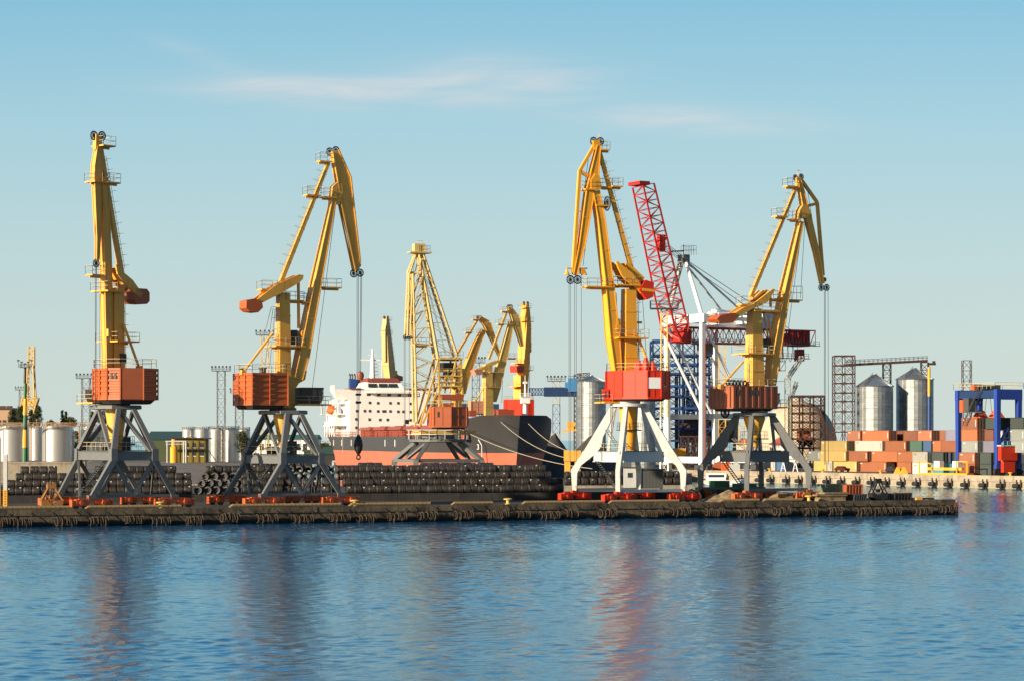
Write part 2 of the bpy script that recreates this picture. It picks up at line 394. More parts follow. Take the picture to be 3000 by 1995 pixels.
# rounded end pier head block (reddish steel guard on the corner)
g_ = MB(); g_.beam(TIP+V(0,0,-0.5)-GD*.15+RD*.1, TIP+V(0,0,1.75)-GD*.15+RD*.1, 0.35, 0.5, up=RD)
tag(g_.build('corner_fender', M['rust']), 'rusty steel guard on the right corner of the pier head', 'fender')

# kerb logs: long round timber and rope wrapped kerb pieces lying on the coping
M['log'] = plain('weathered kerb timber', (0.33, 0.235, 0.12), 0.85, 0, 0.2, 0.4, 3.0)
KL = [(-20,205,'pale ridged kerb log at the left frame edge of the pier'),(258,532,'pale ridged kerb log below the orange bogies of the leftmost crane'),(680,1000,'pale ridged kerb log below the second crane from the left'),
      (1030,1262,'brown kerb pipe below the left half of the black coil stack'),(1330,1445,'short kerb pipe bent down at its left end under the coil stack'),
      (1537,1765,'kerb pipe beside the yellow bollard near the red cabin crane'),(1790,1990,'kerb pipe below the red cabin crane'),
      (2115,2225,'kerb pipe before the sand heap'),(2240,2350,'short kerb pipe before the rusty bogies of the rightmost yellow crane')]
for a, b_, lab in KL:
    p = pier(a, 0.35, DECK+0.32); q = pier(b_, 0.35, DECK+0.32); k = MB(); L = (q-p).length; n = int(L/0.55)
    for i in range(n):
        u0 = p+RD*(i*L/n); u1 = p+RD*((i+1)*L/n); k.tube(u0, u1-RD*0.07, 0.2, 0.2, 8)
    k.tube(p, q, 0.14, 0.14, 6); k.tube(p+RD*.05, p+RD*-0.35+V(0,0,-0.28), 0.17, 0.17, 8)
    tag(k.build('kerb_log', M['log']), lab, 'kerb log', 'kerb logs along the pier edge')
# mooring bollards on the edge
M['bollard'] = paint('bollard yellow', (0.55, 0.40, 0.10), (0.15,0.08,0.04), 0.5)
def bollard(p, lab, s=1.0, mat='bollard'):
    b = MB(); b.lathe([(0.34*s,0),(0.36*s,.06*s),(0.2*s,.12*s),(0.2*s,.42*s),(0.5*s,.52*s),(0.52*s,.62*s),(0.3*s,.7*s)], 14, p)
    tag(b.build('bollard', M[mat], base=p, smooth=True), lab, 'bollard', 'mooring bollards')
for px, lab in ((470,'yellow topped bollard beside the leftmost crane bogies'),(1039,'yellow topped bollard right of the second crane'),(1488,'pale yellow bollard between two kerb pipes below the coil stack'),
                (2370,'yellow bollard before the rightmost crane')):
    bollard(pier(px, 0.55, DECK+.10), lab, 1.15)
# clusters of old tyres hung on the pier face
def tyre_cluster(seed, n):
    q = random.Random(seed); r0 = thing('tyre_fender', (0,0,0), 'row of old ring fenders hung low on the dark pier wall', 'fender', 'ring fenders along the pier wall')
    x = -1.15*n/8
    for i in range(n):
        x += 2.3/8*q.uniform(.85, 1.12)
        t = MB(); t.ring((x, -0.62+q.uniform(-.06,.06), 0.62+q.uniform(-.09,.06)), (1,.14+q.uniform(-.05,.05),q.uniform(-.04,.04)), q.uniform(.46,.54), q.uniform(.075,.10), 14, 6)
        t.build('ring', M['rubber'], r0, smooth=True)
    k = MB(); w = 1.4*n/8
    k.beam((-w,-0.55,0.98),(w,-0.55,0.9),0.12,0.12); k.beam((-w*.9,-0.5,0.95),(-w*.85,-0.05,1.9),0.06,0.06); k.beam((w*.85,-0.5,0.95),(w*.95,-0.05,1.9),0.06,0.06)
    k.build('hanging_bar', M['steel'], r0); return r0
TFP = [tyre_cluster(5, 9), tyre_cluster(11, 7), tyre_cluster(23, 10), tyre_cluster(31, 8)]; TFT = [tree_of(o) for o in TFP]; TFU = set()
FP = [-20,62,186,285,388,460,562,676,772,880,985,1065,1150,1245,1345,1440,1525,1605,1675,1765,1905,1990,2090,2185,2275,2362,2440,2512,2565,2610,2685,2765]
for i, px in enumerate(FP):
    px += rnd.uniform(-9, 9); p = edge_at(px); p.z = rnd.uniform(-0.1, 0.2); k = rnd.choice((0,0,1,2,3)); rz = TH+rnd.uniform(-.02,.02)
    if k not in TFU: o = TFP[k]; o.location = p-GD*0.05; o.rotation_euler = (0,0,rz); TFU.add(k)
    else: o = dup(TFP[k], p-GD*0.05, rz, TFT[k])
    o.scale = (rnd.uniform(.9, 1.12), 1, rnd.uniform(0.85, 1.05))
assert len(TFU) == 4
# ---- left land, right land
LAND = 2.2
slab('land', [(-150,471),(-33,451),(-50,560),(-66,680),(-92,1000),(-150,1700),(-900,1700),(-900,471)], -4, LAND, M['ground'])
QD = V(47,-78,0).normalized(); QM = V(-QD.y, QD.x, 0)*1.0           # along the container quay (towards camera right) / inland
if QM.x < 0: QM = -QM
Q0 = V(62, 596, 0); QZ = 2.5
def quay_at(px, back=0.0):
    o = Q0+QM*back; k = (px-CX)/FPX; t = (k*o.y-o.x)/(QD.x-k*QD.y); return o+QD*t
qa = quay_at(1985); qb = Q0+QD*330
slab('container_quay', [(qa.x,qa.y),(qb.x,qb.y),(qb.x+500,qb.y+200),(900,1700),(qa.x+40,1700)], -4, QZ, M['quay'])
sh = MB(); sh.hexa([V(*(qa+QM*1.2).xy,QZ+.004),V(*(qb+QM*1.2).xy,QZ+.004),V(qb.x+498,qb.y+210,QZ+.004),V(qa.x+45,1690,QZ+.004)],[V(*(qa+QM*1.2).xy,QZ+.008),V(*(qb+QM*1.2).xy,QZ+.008),V(qb.x+498,qb.y+210,QZ+.008),V(qa.x+45,1690,QZ+.008)])
M['asphalt'] = concrete('worn asphalt', (0.12, 0.105, 0.09), (0.07, 0.062, 0.055), 0.15)
struct(sh.build('yard_paving', M['asphalt'], base=(60,600,QZ)))
# coping of the container quay: a raised edge beam
cp = MB(); cp.hexa([V(*(qa-QM*.25).xy,QZ-1.0),V(*(qb-QM*.25).xy,QZ-1.0),V(*(qb+QM*.9).xy,QZ-1.0),V(*(qa+QM*.9).xy,QZ-1.0)],[V(*(qa-QM*.25).xy,QZ+.3),V(*(qb-QM*.25).xy,QZ+.3),V(*(qb+QM*.9).xy,QZ+.3),V(*(qa+QM*.9).xy,QZ+.3)])
struct(cp.build('quay_coping', M['quay'], base=qa))
# quay of the basin behind the pier (right of the ship)
slab('ship_quay', [(24,478),(38,560),(45,606),(qa.x-.3,qa.y+.5),(qa.x+39,1700),(-150,1700),(-62,1000),(-20,660),(0,560)], -4, LAND, M['ground'])
# rubber fenders along the container quay: a black block with two posts above
def quay_fender():
    r = thing('quay_fender', (0,0,0), 'black cylinder fender with an upright post on the pale container quay wall', 'fender', 'cylinder fenders along the container quay')
    k = MB(); k.tube((-.85,-.75,0.55),(.85,-.75,0.55),0.5,0.5,12); k.build('cylinder', M['tyre'], r, smooth=True)
    k = MB(); k.box((0.78,-.42,0.3),(1.1,-.22,1.9)); k.build('post', M['steel'], r)
    k = MB(); k.box((-.55,-.42,0.6),(-.25,-.22,1.9)); k.build('post', M['steel'], r); return r
qf = quay_fender(); tr = tree_of(qf); ang = math.atan2(QD.y, QD.x)
for i, px in enumerate((2128,2178,2228,2262,2308,2345,2385,2427,2469,2513,2557,2600,2645,2690,2738,2783,2832,2886,2937,2985,3040)):
    p = quay_at(px); p.z = 0.1
    if i == 0: qf.location = p; qf.rotation_euler = (0,0,ang)
    else: dup(qf, p, ang, tr)
for px, lab in ((2410,'small yellow bollard on the container quay left of the black grab'),(2580,'small yellow bollard on the container quay behind the black grab'),(2960,'small yellow bollard on the quay before the blue yard crane'),(2255,'small yellow bollard on the quay behind the rightmost crane legs')):
    p = quay_at(px, .5); p.z = QZ+.3; bollard(p, lab, 1.1, 'yellow_fresh')
# ------------------------------------------------------------------ big level-luffing portal cranes
class Crane:
    """one portal crane; its jib plane passes through the slewing axis and contains the direction u"""
    def __init__(s, name, base, ang, label, group, mats, cat='crane'):
        s.c = Vector(base); s.u = V(math.cos(R(ang)), math.sin(R(ang)), 0); s.n = V(s.u.y, -s.u.x, 0)
        if s.n.y > 0: s.n = -s.n                      # n looks towards the camera side
        s.t = thing(name, base, label, cat, group); s.m = mats; s.k = FPX/s.c.y
    def P(s, px, py, w=0.0):
        """point of the jib plane (shifted w along n) that stands where the photo shows it"""
        d = V((px-CX)/FPX, 1, -(py-HY)/FPX); o = V(0,0,CAMZ)
        a = (s.c+s.n*w-o).dot(s.n)/d.dot(s.n); return o+d*a
    def z(s, py): return CAMZ-(py-HY)/FPX*s.c.y
    def at(s, a, b, z): return V(s.c.x, s.c.y, 0)+s.u*a+s.n*b+V(0,0,z)
    def w(s, dx, dy, z): return V(s.c.x+dx, s.c.y+dy, z)

def railing(mb, parent): return mb.build('railing', M['railing'], parent)
def platform(cr, p, la, lb, sides=None, shift=(0,0), mat=None, posts=1.1):
    """walkway plate centred at p: la along u, lb along n"""
    p = Vector(p)+cr.u*shift[0]+cr.n*shift[1]; b = MB()
    b.obox(p-V(0,0,.08), cr.u*la/2, cr.n*lb/2, V(0,0,.09))
    b.obox(p-V(0,0,.28), cr.u*la/2*.9, cr.n*.1, V(0,0,.14))
    f = b.build('platform', mat or cr.m['main'], cr.t)
    k = MB(); c = [p+cr.u*(i*la/2)+cr.n*(j*lb/2) for i, j in ((-1,-1),(1,-1),(1,1),(-1,1))]
    k.rail(c, posts, 0.045, 1.3, closed=True); railing(k, f); return f
def sheave(cr, p, r, w=0.25, axis=None, parent=None):
    ax = axis or cr.n; b = MB(); b.ring(p, ax, r*.86, r*.14, 20, 6); b.tube(Vector(p)-ax*w/2, Vector(p)+ax*w/2, r*.22, r*.22, 8)
    x = V(0,0,1); y = ax.cross(x)
    for i in range(6):
        a = math.pi*i/6; e = (x*math.cos(a)+y*math.sin(a))*r*.86; b.beam(Vector(p)-e, Vector(p)+e, .07, .07, up=ax)
    return b.build('sheave', M['steel'], parent or cr.t, smooth=True)
def boxbeam(cr, pts_w, wid, name, mat=None, bands=True, parent=None):
    """box girder in the jib plane: list of (point, in-plane depth, width)"""
    b = MB()
    for (p, d0, w0), (q, d1, w1) in zip(pts_w, pts_w[1:]):
        b.beam(p, q, w0, d0, up=cr.u, w2=w1, h2=d1)
    if bands:
        for (p, d0, w0), (q, d1, w1) in zip(pts_w, pts_w[1:]):
            L = (q-p).length; n = max(1, int(L/3.2)); ax = (q-p).normalized()
            for i in range(1, n):
                t = i/n; m = p.lerp(q, t); b.beam(m-ax*.05, m+ax*.05, (w0+(w1-w0)*t)+.07, (d0+(d1-d0)*t)+.07, up=cr.u)
            # longitudinal flanges standing proud of the web
            x = (q-p).normalized().cross(cr.u).normalized(); zz = x.cross((q-p).normalized())
            for sg in (-1, 1):
                for e in (-1, 1):
                    b.beam(p+x*(e*w0/2)+zz*(sg*d0/2), q+x*(e*w1/2)+zz*(sg*d1/2), .12, .12, up=cr.u)
    return b.build(name, mat or cr.m['main'], parent or cr.t)

def house(cr, poly, z0, z1, style, mat, n=7, name='machinery_house'):
    """machinery house on a plan polygon (world offsets); corrugated 'h'orizontally, 'v'ertically or plain"""
    b = MB(); pc = V(sum(p[0] for p in poly)/len(poly), sum(p[1] for p in poly)/len(poly), 0)
    def ringp(z, k): return [V(cr.c.x, cr.c.y, 0)+pc+(V(x, y, 0)-pc)*k+V(0,0,z) for x, y in poly]
    if style == 'h':
        zs = []; H = z1-z0
        for i in range(n):
            a = z0+H*(0.08+0.84*i/n); c = z0+H*(0.08+0.84*(i+1)/n); zs += [(a, 1.0), (a+(c-a)*.42, 1.0), (a+(c-a)*.52, .972), (a+(c-a)*.9, .972)]
        zs = [(z0, 1.012), (z0+H*.07, 1.012)]+zs+[(z1-H*.075, 1.012), (z1, 1.012)]
        vs = []; m = len(poly)
        for z, k in zs: vs += ringp(z, k)
        b.add(vs, [(i*m+j, i*m+(j+1) % m, (i+1)*m+(j+1) % m, (i+1)*m+j) for i in range(len(zs)-1) for j in range(m)]+[tuple(range(m-1,-1,-1)), tuple(range((len(zs)-1)*m, len(zs)*m))])
        for j in range(m):                                   # corner posts
            p = ringp(0, 1.015)[j]; b.beam(p+V(0,0,z0), p+V(0,0,z1), .16, .16)
            q = ringp(0, 1.015)[(j+1) % m]; md = (p+q)/2
            if (p-q).length > 3: b.beam(md+V(0,0,z0+.1), md+V(0,0,z1-.1), .12, .12, up=(q-p))
    elif style == 'v':
        pl = []; m = len(poly)
        for j in range(m):
            p = V(*poly[j], 0); q = V(*poly[(j+1) % m], 0); L = (q-p).length; k = max(1, int(L/1.05)); nrm = (q-p).cross(V(0,0,1)).normalized()
            if nrm.dot(p-pc) < 0: nrm = -nrm
            for i in range(k):
                a = p.lerp(q, i/k); d = p.lerp(q, (i+.5)/k); pl += [a+nrm*.09, a.lerp(d, .7)+nrm*.09, d-nrm*.07, a.lerp(d, 1.7)-nrm*.07]
        o = V(cr.c.x, cr.c.y, 0); b.hexa([o+p+V(0,0,z0) for p in pl], [o+p+V(0,0,z1) for p in pl])
        b.hexa(ringp(z1, 1.02), ringp(z1+.14, 1.02)); b.hexa(ringp(z0-.16, 1.01), ringp(z0, 1.01))
    else:
        b.hexa(ringp(z0, 1.0), ringp(z1, 1.0)); b.hexa(ringp(z1, 1.02), ringp(z1+.12, 1.02)); b.hexa(ringp(z0-.25, 1.03), ringp(z0, 1.03))
        for j in range(len(poly)):
            p = ringp(0, 1.006)[j]; q = ringp(0, 1.006)[(j+1) % len(poly)]; b.beam(p+V(0,0,z0), p+V(0,0,z1), .14, .14); md = p.lerp(q, .5)
            if (q-p).length > 1.6: b.beam(md+V(0,0,z0+.05), md+V(0,0,z1-.05), .07, .05, up=(q-p))
            b.beam(p.lerp(q, .03)+V(0,0,(z0+z1)*.5), p.lerp(q, .97)+V(0,0,(z0+z1)*.5), .04, .06)
    h = b.build(name, mat, cr.t)
    k = MB(); k.rail(ringp(z1+.12, .97), 1.0, .05, 1.5, closed=True); railing(k, h)
    u = MB(); u.hexa(ringp(z0-.5, .8), ringp(z0-.02, .93)); u.build('underframe', M['steel'], h)
    return h
def wall_panel(p, q, s0, s1, z0, z1, d, name, mat, parent):
    """flat plate on the wall between plan points p and q, from fraction s0 to s1"""
    a = p.lerp(q, s0); c = p.lerp(q, s1); n = (q-p).cross(V(0,0,1)).normalized()
    if n.y > 0: n = -n
    b = MB(); b.hexa([V(*a.xy,z0)-n*.05, V(*c.xy,z0)-n*.05, V(*(c+n*d).xy,z0), V(*(a+n*d).xy,z0)], [V(*a.xy,z1)-n*.05, V(*c.xy,z1)-n*.05, V(*(c+n*d).xy,z1), V(*(a+n*d).xy,z1)])
    return b.build(name, mat, parent)

PA = R(31.5); PRD = V(math.cos(PA), math.sin(PA), 0); PGD = V(-math.sin(PA), math.cos(PA), 0)     # the portals' own square
def bogies(cr, corners, mat, L=5.2):
    for p in corners:
        b = MB(); p = Vector(p)
        b.obox(V(p.x,p.y,DECK+1.38), PRD*.5, PGD*.32, V(0,0,.22)); b.obox(V(p.x,p.y,DECK+1.1), PRD*1.7, PGD*.28, V(0,0,.22))
        for sg in (-1, 1):
            q = p+PRD*sg*L*.29; b.obox(V(q.x,q.y,DECK+.72), PRD*L*.2, PGD*.34, V(0,0,.30)); b.obox(V(q.x,q.y,DECK+.98)+PRD*.25*sg, PRD*.42, PGD*.46, V(0,0,.26))
            b.obox(V(q.x,q.y,DECK+.75)+PRD*sg*L*.225, PRD*.1, PGD*.42, V(0,0,.45))
            b.tube(V(q.x,q.y,DECK+.8)-PGD*.62, V(q.x,q.y,DECK+.8)-PGD*.2, .26, .26, 10)
        g = b.build('bogie', mat, cr.t)
        for sg in (-1, 1):
            for k in (-1, 1):
                q = p+PRD*(sg*L*.29+k*.58); w_ = MB(); w_.tube(V(q.x,q.y,DECK+.42)-PGD*.26, V(q.x,q.y,DECK+.42)+PGD*.26, .34, .34, 14); w_.build('wheel', M['steel'], g)
def portal_sickle(cr, L, G, ring_px, zr, mat, z_knee, z_beam):
    c = V(cr.c.x, cr.c.y, 0); rr = ring_px/cr.k
    b = MB(); b.lathe([(rr*.90,zr-.28),(rr,zr-.2),(rr,zr+.12),(rr*.93,zr+.2)], 36, c); b.lathe([(rr*.62,zr+.2),(rr*.62,zr+.55)], 30, c); b.build('slewing_ring', mat, cr.t)
    corners = [c+PRD*(sx*L/2)+PGD*(sy*G/2) for sx, sy in ((-1,-1),(1,-1),(-1,1),(1,1))]
    kn = z_knee; zb = DECK+1.55; bt, bb = z_beam
    for p in corners:
        d = (p-c); dl = d.length; d.normalize()
        # flat sickle plate in the diagonal plane: outline in (distance, height)
        r0 = rr*.86
        ol = [(r0-.55,zr-.25),(r0+.35,zr-.25),(dl*.80,kn+3.0),(dl+.45,kn+.1),(dl+.36,zb+1.2),(dl+.26,zb),(dl-.3,zb),(dl-.36,zb+1.2),(dl-.42,kn-.35),(dl-1.0,kn+.75),(dl*.60,kn+2.35),(dl*.50,kn+3.3),(dl*.47,kn+4.6),(r0+.1,zr-1.9),(r0-.15,zr-1.2)]
        l = MB(); l.prism([c+d*a+V(0,0,z) for a, z in ol], V(-d.y, d.x, 0)*.62)
        l.prism([c+d*a+V(0,0,z) for a, z in ((r0-.5,zr-.3),(r0+.02,zr-.3),(dl*.40,bt+.3),(dl*.40,bt-.2),(dl*.33,bt-.2),(dl*.34,bt+1.2))], V(-d.y, d.x, 0)*.45)
        q = c+d*dl+V(0,0,zb+.55); l.tube(q-V(-d.y,d.x,0)*.36, q+V(-d.y,d.x,0)*.36, .2, .2, 10)
        hole = c+d*(dl*.78)+V(0,0,kn+2.1); l.ring(hole, V(-d.y,d.x,0), .42, .34, 16, 4)
        l.build('leg', mat, cr.t)
    q4 = [corners[0], corners[1], corners[3], corners[2]]
    for i in range(4):
        p, q = q4[i], q4[(i+1) % 4]; k = .62
        a = c+(p-c)*k; e = c+(q-c)*k; t = MB(); zz = (bt+bb)/2
        t.beam(V(a.x,a.y,zz), V(e.x,e.y,zz), .5, bt-bb)
        t.beam(V(a.x,a.y,bt+.05), V(e.x,e.y,bt+.05), .8, .1); t.beam(V(a.x,a.y,bb-.05), V(e.x,e.y,bb-.05), .8, .1); t.build('tie_beam', mat, cr.t)
    for i in (0, 2):
        p, q = q4[i], q4[(i+1) % 4]; t = MB(); t.beam(V(p.x,p.y,zb+.1), V(q.x,q.y,zb+.1), .35, .4); t.build('sill_beam', mat, cr.t)
    # deck inside the portal with a railing, stair down to the pier
    f = MB(); k = .58; f.hexa([V(*(c+(p-c)*k).xy, bt+.12) for p in q4], [V(*(c+(p-c)*k).xy, bt+.2) for p in q4]); fl = f.build('portal_deck', M['dgrey'], cr.t)
    r = MB(); r.rail([V(*(c+(p-c)*k).xy, bt+.2) for p in q4], 1.0, .05, 1.5, closed=True); railing(r, fl)
    r = MB(); r.rail([c+V(math.cos(a)*rr*.62, math.sin(a)*rr*.62, zr-3.4) for a in [math.pi*i/5 for i in range(10)]], 1.0, .05, 1.6, closed=True)
    r.lathe([(rr*.45,zr-3.5),(rr*.66,zr-3.5),(rr*.66,zr-3.35),(rr*.45,zr-3.35)], 20, c, cap=False); r.build('inner_walkway', M['dgrey'], cr.t)
    s = MB(); a = c+PRD*(-L*.12)-PGD*(G*.13)+V(0,0,bt+.2); e = c-PRD*(L*.30)+PGD*(G*.05)+V(0,0,zr-3.4)
    s.ladder(e, a-PRD*1.0, PGD, .8, .35, .09)
    s.ladder(V(*(c-PRD*L*.42+PGD*G*.1).xy, bb), V(*(c-PRD*L*.10+PGD*G*.1).xy, zb+.1), PGD, .8, .35, .1); s.build('stair', M['dgrey'], cr.t)
    return corners
def portal_trestle(cr, L, G, Lm, Gm, ring_px, zr, mat, z_mid, number=None):
    c = V(cr.c.x, cr.c.y, 0); rr = ring_px/cr.k; zb = DECK+1.5; bt, bb = z_mid
    b = MB(); b.lathe([(rr*.92,zr-.25),(rr,zr-.2),(rr,zr+.22),(rr*.93,zr+.28)], 8, c); b.lathe([(rr*.55,zr+.28),(rr*.55,zr+.6)], 30, c); b.build('slewing_ring', mat, cr.t)
    cn = lambda sx, sy, l, g, z: c+PRD*(sx*l/2)+PGD*(sy*g/2)+V(0,0,z)
    SG = ((-1,-1),(1,-1),(1,1),(-1,1)); rl = 2.0; rg = 6.4
    for i in range(4):
        (ax, ay), (bx, by) = SG[i], SG[(i+1) % 4]
        t = MB(); zz = (bt+bb)/2; p, q = cn(ax,ay,Lm,Gm,zz), cn(bx,by,Lm,Gm,zz)
        t.beam(p, q, .45, bt-bb); t.beam(p+V(0,0,(bt-bb)/2), q+V(0,0,(bt-bb)/2), .62, .1); t.beam(p-V(0,0,(bt-bb)/2), q-V(0,0,(bt-bb)/2), .62, .1)
        t.build('tie_beam', mat, cr.t)
    for i, (sx, sy) in enumerate(SG):
        l = MB(); top = cn(sx,sy,rl,rg,zr-.25); mid = cn(sx,sy,Lm,Gm,bt); l.beam(top, mid, .55, .55, up=PRD, w2=.7, h2=.7)
        l.obox(cn(sx,sy,Lm,Gm,(bt+bb)/2+.1), PRD*.42, PGD*.42, V(0,0,(bt-bb)/2+.28))
        low = cn(sx,sy,L,G,zb); l.beam(cn(sx,sy,Lm,Gm,bb), low, .75, .75, up=PRD, w2=.5, h2=.5); l.obox(low, PRD*.5, PGD*.4, V(0,0,.22))
        l.build('leg', mat, cr.t)
        # inclined braces from the ring to the neighbouring corner posts
        nx, ny = SG[(i+1) % 4]; br = MB()
        mtop = (cn(sx,sy,rl,rg,zr-.25)+cn(nx,ny,rl,rg,zr-.25))/2
        br.beam(cn(sx,sy,rl,rg,zr-.3), cn(sx,sy,Lm,Gm,bt).lerp(cn(nx,ny,Lm,Gm,bt), .93), .42, .42, up=PRD)
        if i % 2 == 0:                                       # V between the lower corners on the rail sides
            m0 = (cn(sx,sy,L,G,zb+.1)+cn(nx,ny,L,G,zb+.1))/2
            br.beam(cn(sx,sy,Lm,Gm,bb), m0, .42, .42, up=PGD); br.beam(cn(nx,ny,Lm,Gm,bb), m0, .42, .42, up=PGD)
            br.beam(cn(sx,sy,L,G,zb+.1), cn(nx,ny,L,G,zb+.1), .34, .34)
        else:
            br.beam(cn(sx,sy,Lm,Gm,bb), cn(nx,ny,L,G,zb).lerp(cn(sx,sy,L,G,zb), .35), .25, .25, up=PRD)
        br.build('brace', mat, cr.t)
    f = MB(); f.hexa([cn(sx,sy,Lm*.93,Gm*.93,bt+.1) for sx, sy in SG], [cn(sx,sy,Lm*.93,Gm*.93,bt+.18) for sx, sy in SG]); fl = f.build('portal_deck', M['dgrey'], cr.t)
    r = MB(); r.rail([cn(sx,sy,Lm*.9,Gm*.9,bt+.18) for sx, sy in SG], 1.0, .05, 1.5, closed=True); railing(r, fl)
    w_ = MB(); w_.rail([c+V(math.cos(a)*rr*.72, math.sin(a)*rr*.72, zr-4.6) for a in [math.pi*i/5 for i in range(10)]], 1.0, .05, 1.6, closed=True)
    w_.lathe([(rr*.45,zr-4.75),(rr*.75,zr-4.75),(rr*.75,zr-4.5),(rr*.45,zr-4.5)], 20, c, cap=False); w_.build('inner_walkway', M['dgrey'], cr.t)
    s = MB(); s.ladder(cn(-.2,.5,Lm,Gm,zr-4.6), cn(.45,.6,Lm,Gm,bt), PGD, .8, .35, .09); s.ladder(cn(-.3,.2,Lm,Gm,bb), cn(-.9,.1,L,G,zb), PGD, .8, .35, .1); s.build('stair', M['dgrey'], cr.t)
    box = MB(); box.obox(cn(.55,.1,Lm,Gm,bt+1.0), PRD*.5, PGD*.6, V(0,0,.85)); box.build('switch_cabinet', M['dgrey'], cr.t); box = MB(); box.obox(cn(-.3,.3,Lm,Gm,bt+.7), PRD*.5, PGD*.5, V(0,0,.5)); box.build('switch_cabinet', M['dgrey'], cr.t)
    return [cn(sx,sy,L,G,0) for sx, sy in SG]

def upper(cr, c0, c1, top, sec, ped=None):
    """column: bottom z, top z, (bottom width, top width)"""
    b = MB(); a = cr.at(0,0,c0); e = cr.at(0,0,c1)
    b.beam(a, e, sec[0], sec[0], up=cr.u, w2=sec[1], h2=sec[1])
    for i in range(1, 5):
        z = c0+(c1-c0)*i/5; k = sec[0]+(sec[1]-sec[0])*i/5+.1; b.obox(cr.at(0,0,z), cr.u*k/2, cr.n*k/2, V(0,0,.07))
    col = b.build('column', cr.m['main'], cr.t)
    if ped:
        p = MB(); zt, zb, r0, r1 = ped; p.lathe([(r1,zb),(r1*1.02,zb+(zt-zb)*.18),(r0,zt-.8),(r0,zt)], 16, V(cr.c.x,cr.c.y,0)); p.build('pedestal', cr.m['main'], cr.t, smooth=True)
    l = MB(); w0 = sec[0]/2; l.ladder(cr.at(-w0-.25,sec[0]*.25,c0+.5), cr.at(-sec[1]/2-.25,sec[1]*.2,c1-.5), cr.n, .55, .5, .05, cage=-cr.u*.7); l.build('ladder', M['railing'], col)
    return col
def cables(cr, pairs, r=.035):
    b = MB()
    for p, q in pairs: b.tube(p, q, r, r, 5)
    return b.build('cable', M['cable'], cr.t)
def tie(cr, p, q, d, lad=1):
    """strut from the head of the fly jib down to the column, ladder on its upper side"""
    t = boxbeam(cr, [(p, d, d), (q, d*1.15, d*1.15)], 0, 'tie_strut', bands=False)
    b = MB(); L = (q-p).length; ax = (q-p).normalized()
    up = ax.cross(cr.n); up = up if up.z > 0 else -up
    for i in range(1, int(L/1.6)):
        m = p+ax*i*1.6; b.obox(m, ax*.05, cr.n*(d/2+.07), up*(d/2+.07))
    off = up*(d/2+.25)
    b.ladder(p+ax*1.2+off, q-ax*1.0+off, cr.n, .5, .5, .04)
    for i in range(int(L/1.35)):
        m = p+ax*(1.5+i*1.35)+off
        if (m-p).length > L-1: break
        b.pipe([m-cr.n*.25, m-cr.n*.25+up*.75, m+cr.n*.25+up*.75, m+cr.n*.25], .022, 4)
    b.build('ladder', M['railing'], t); return t
YM = {'main': M['yellow']}; FM = {'main': M['yellow_fresh']}
G1, L1 = 10.9, 10.9; G3, L3 = 10.7, 10.7
def centre(px, G): return pier(px, 7.6)
def hanging_hook(cr, p, kind='hook'):
    b = MB(); p = Vector(p)
    b.lathe([(.12,1.5),(.3,1.25),(.5,.75),(.62,.1),(.5,-.5),(.25,-.95),(.1,-1.2)], 10, p); b.ring(p-V(0,0,1.45), cr.n, .28, .1, 12, 5)
    return b.build('hook_block', M['black'], cr.t, smooth=True)
def tip_sheaves(cr, pts, r):
    for p in pts: sheave(cr, p, r)
def strut(cr, p, q, d=.32, mat=None):
    b = MB(); b.tube(p, q, d/2, d/2, 8); b.obox(q, cr.u*.3, cr.n*.35, V(0,0,.3)); return b.build('brace_rod', mat or cr.m['main'], cr.t)
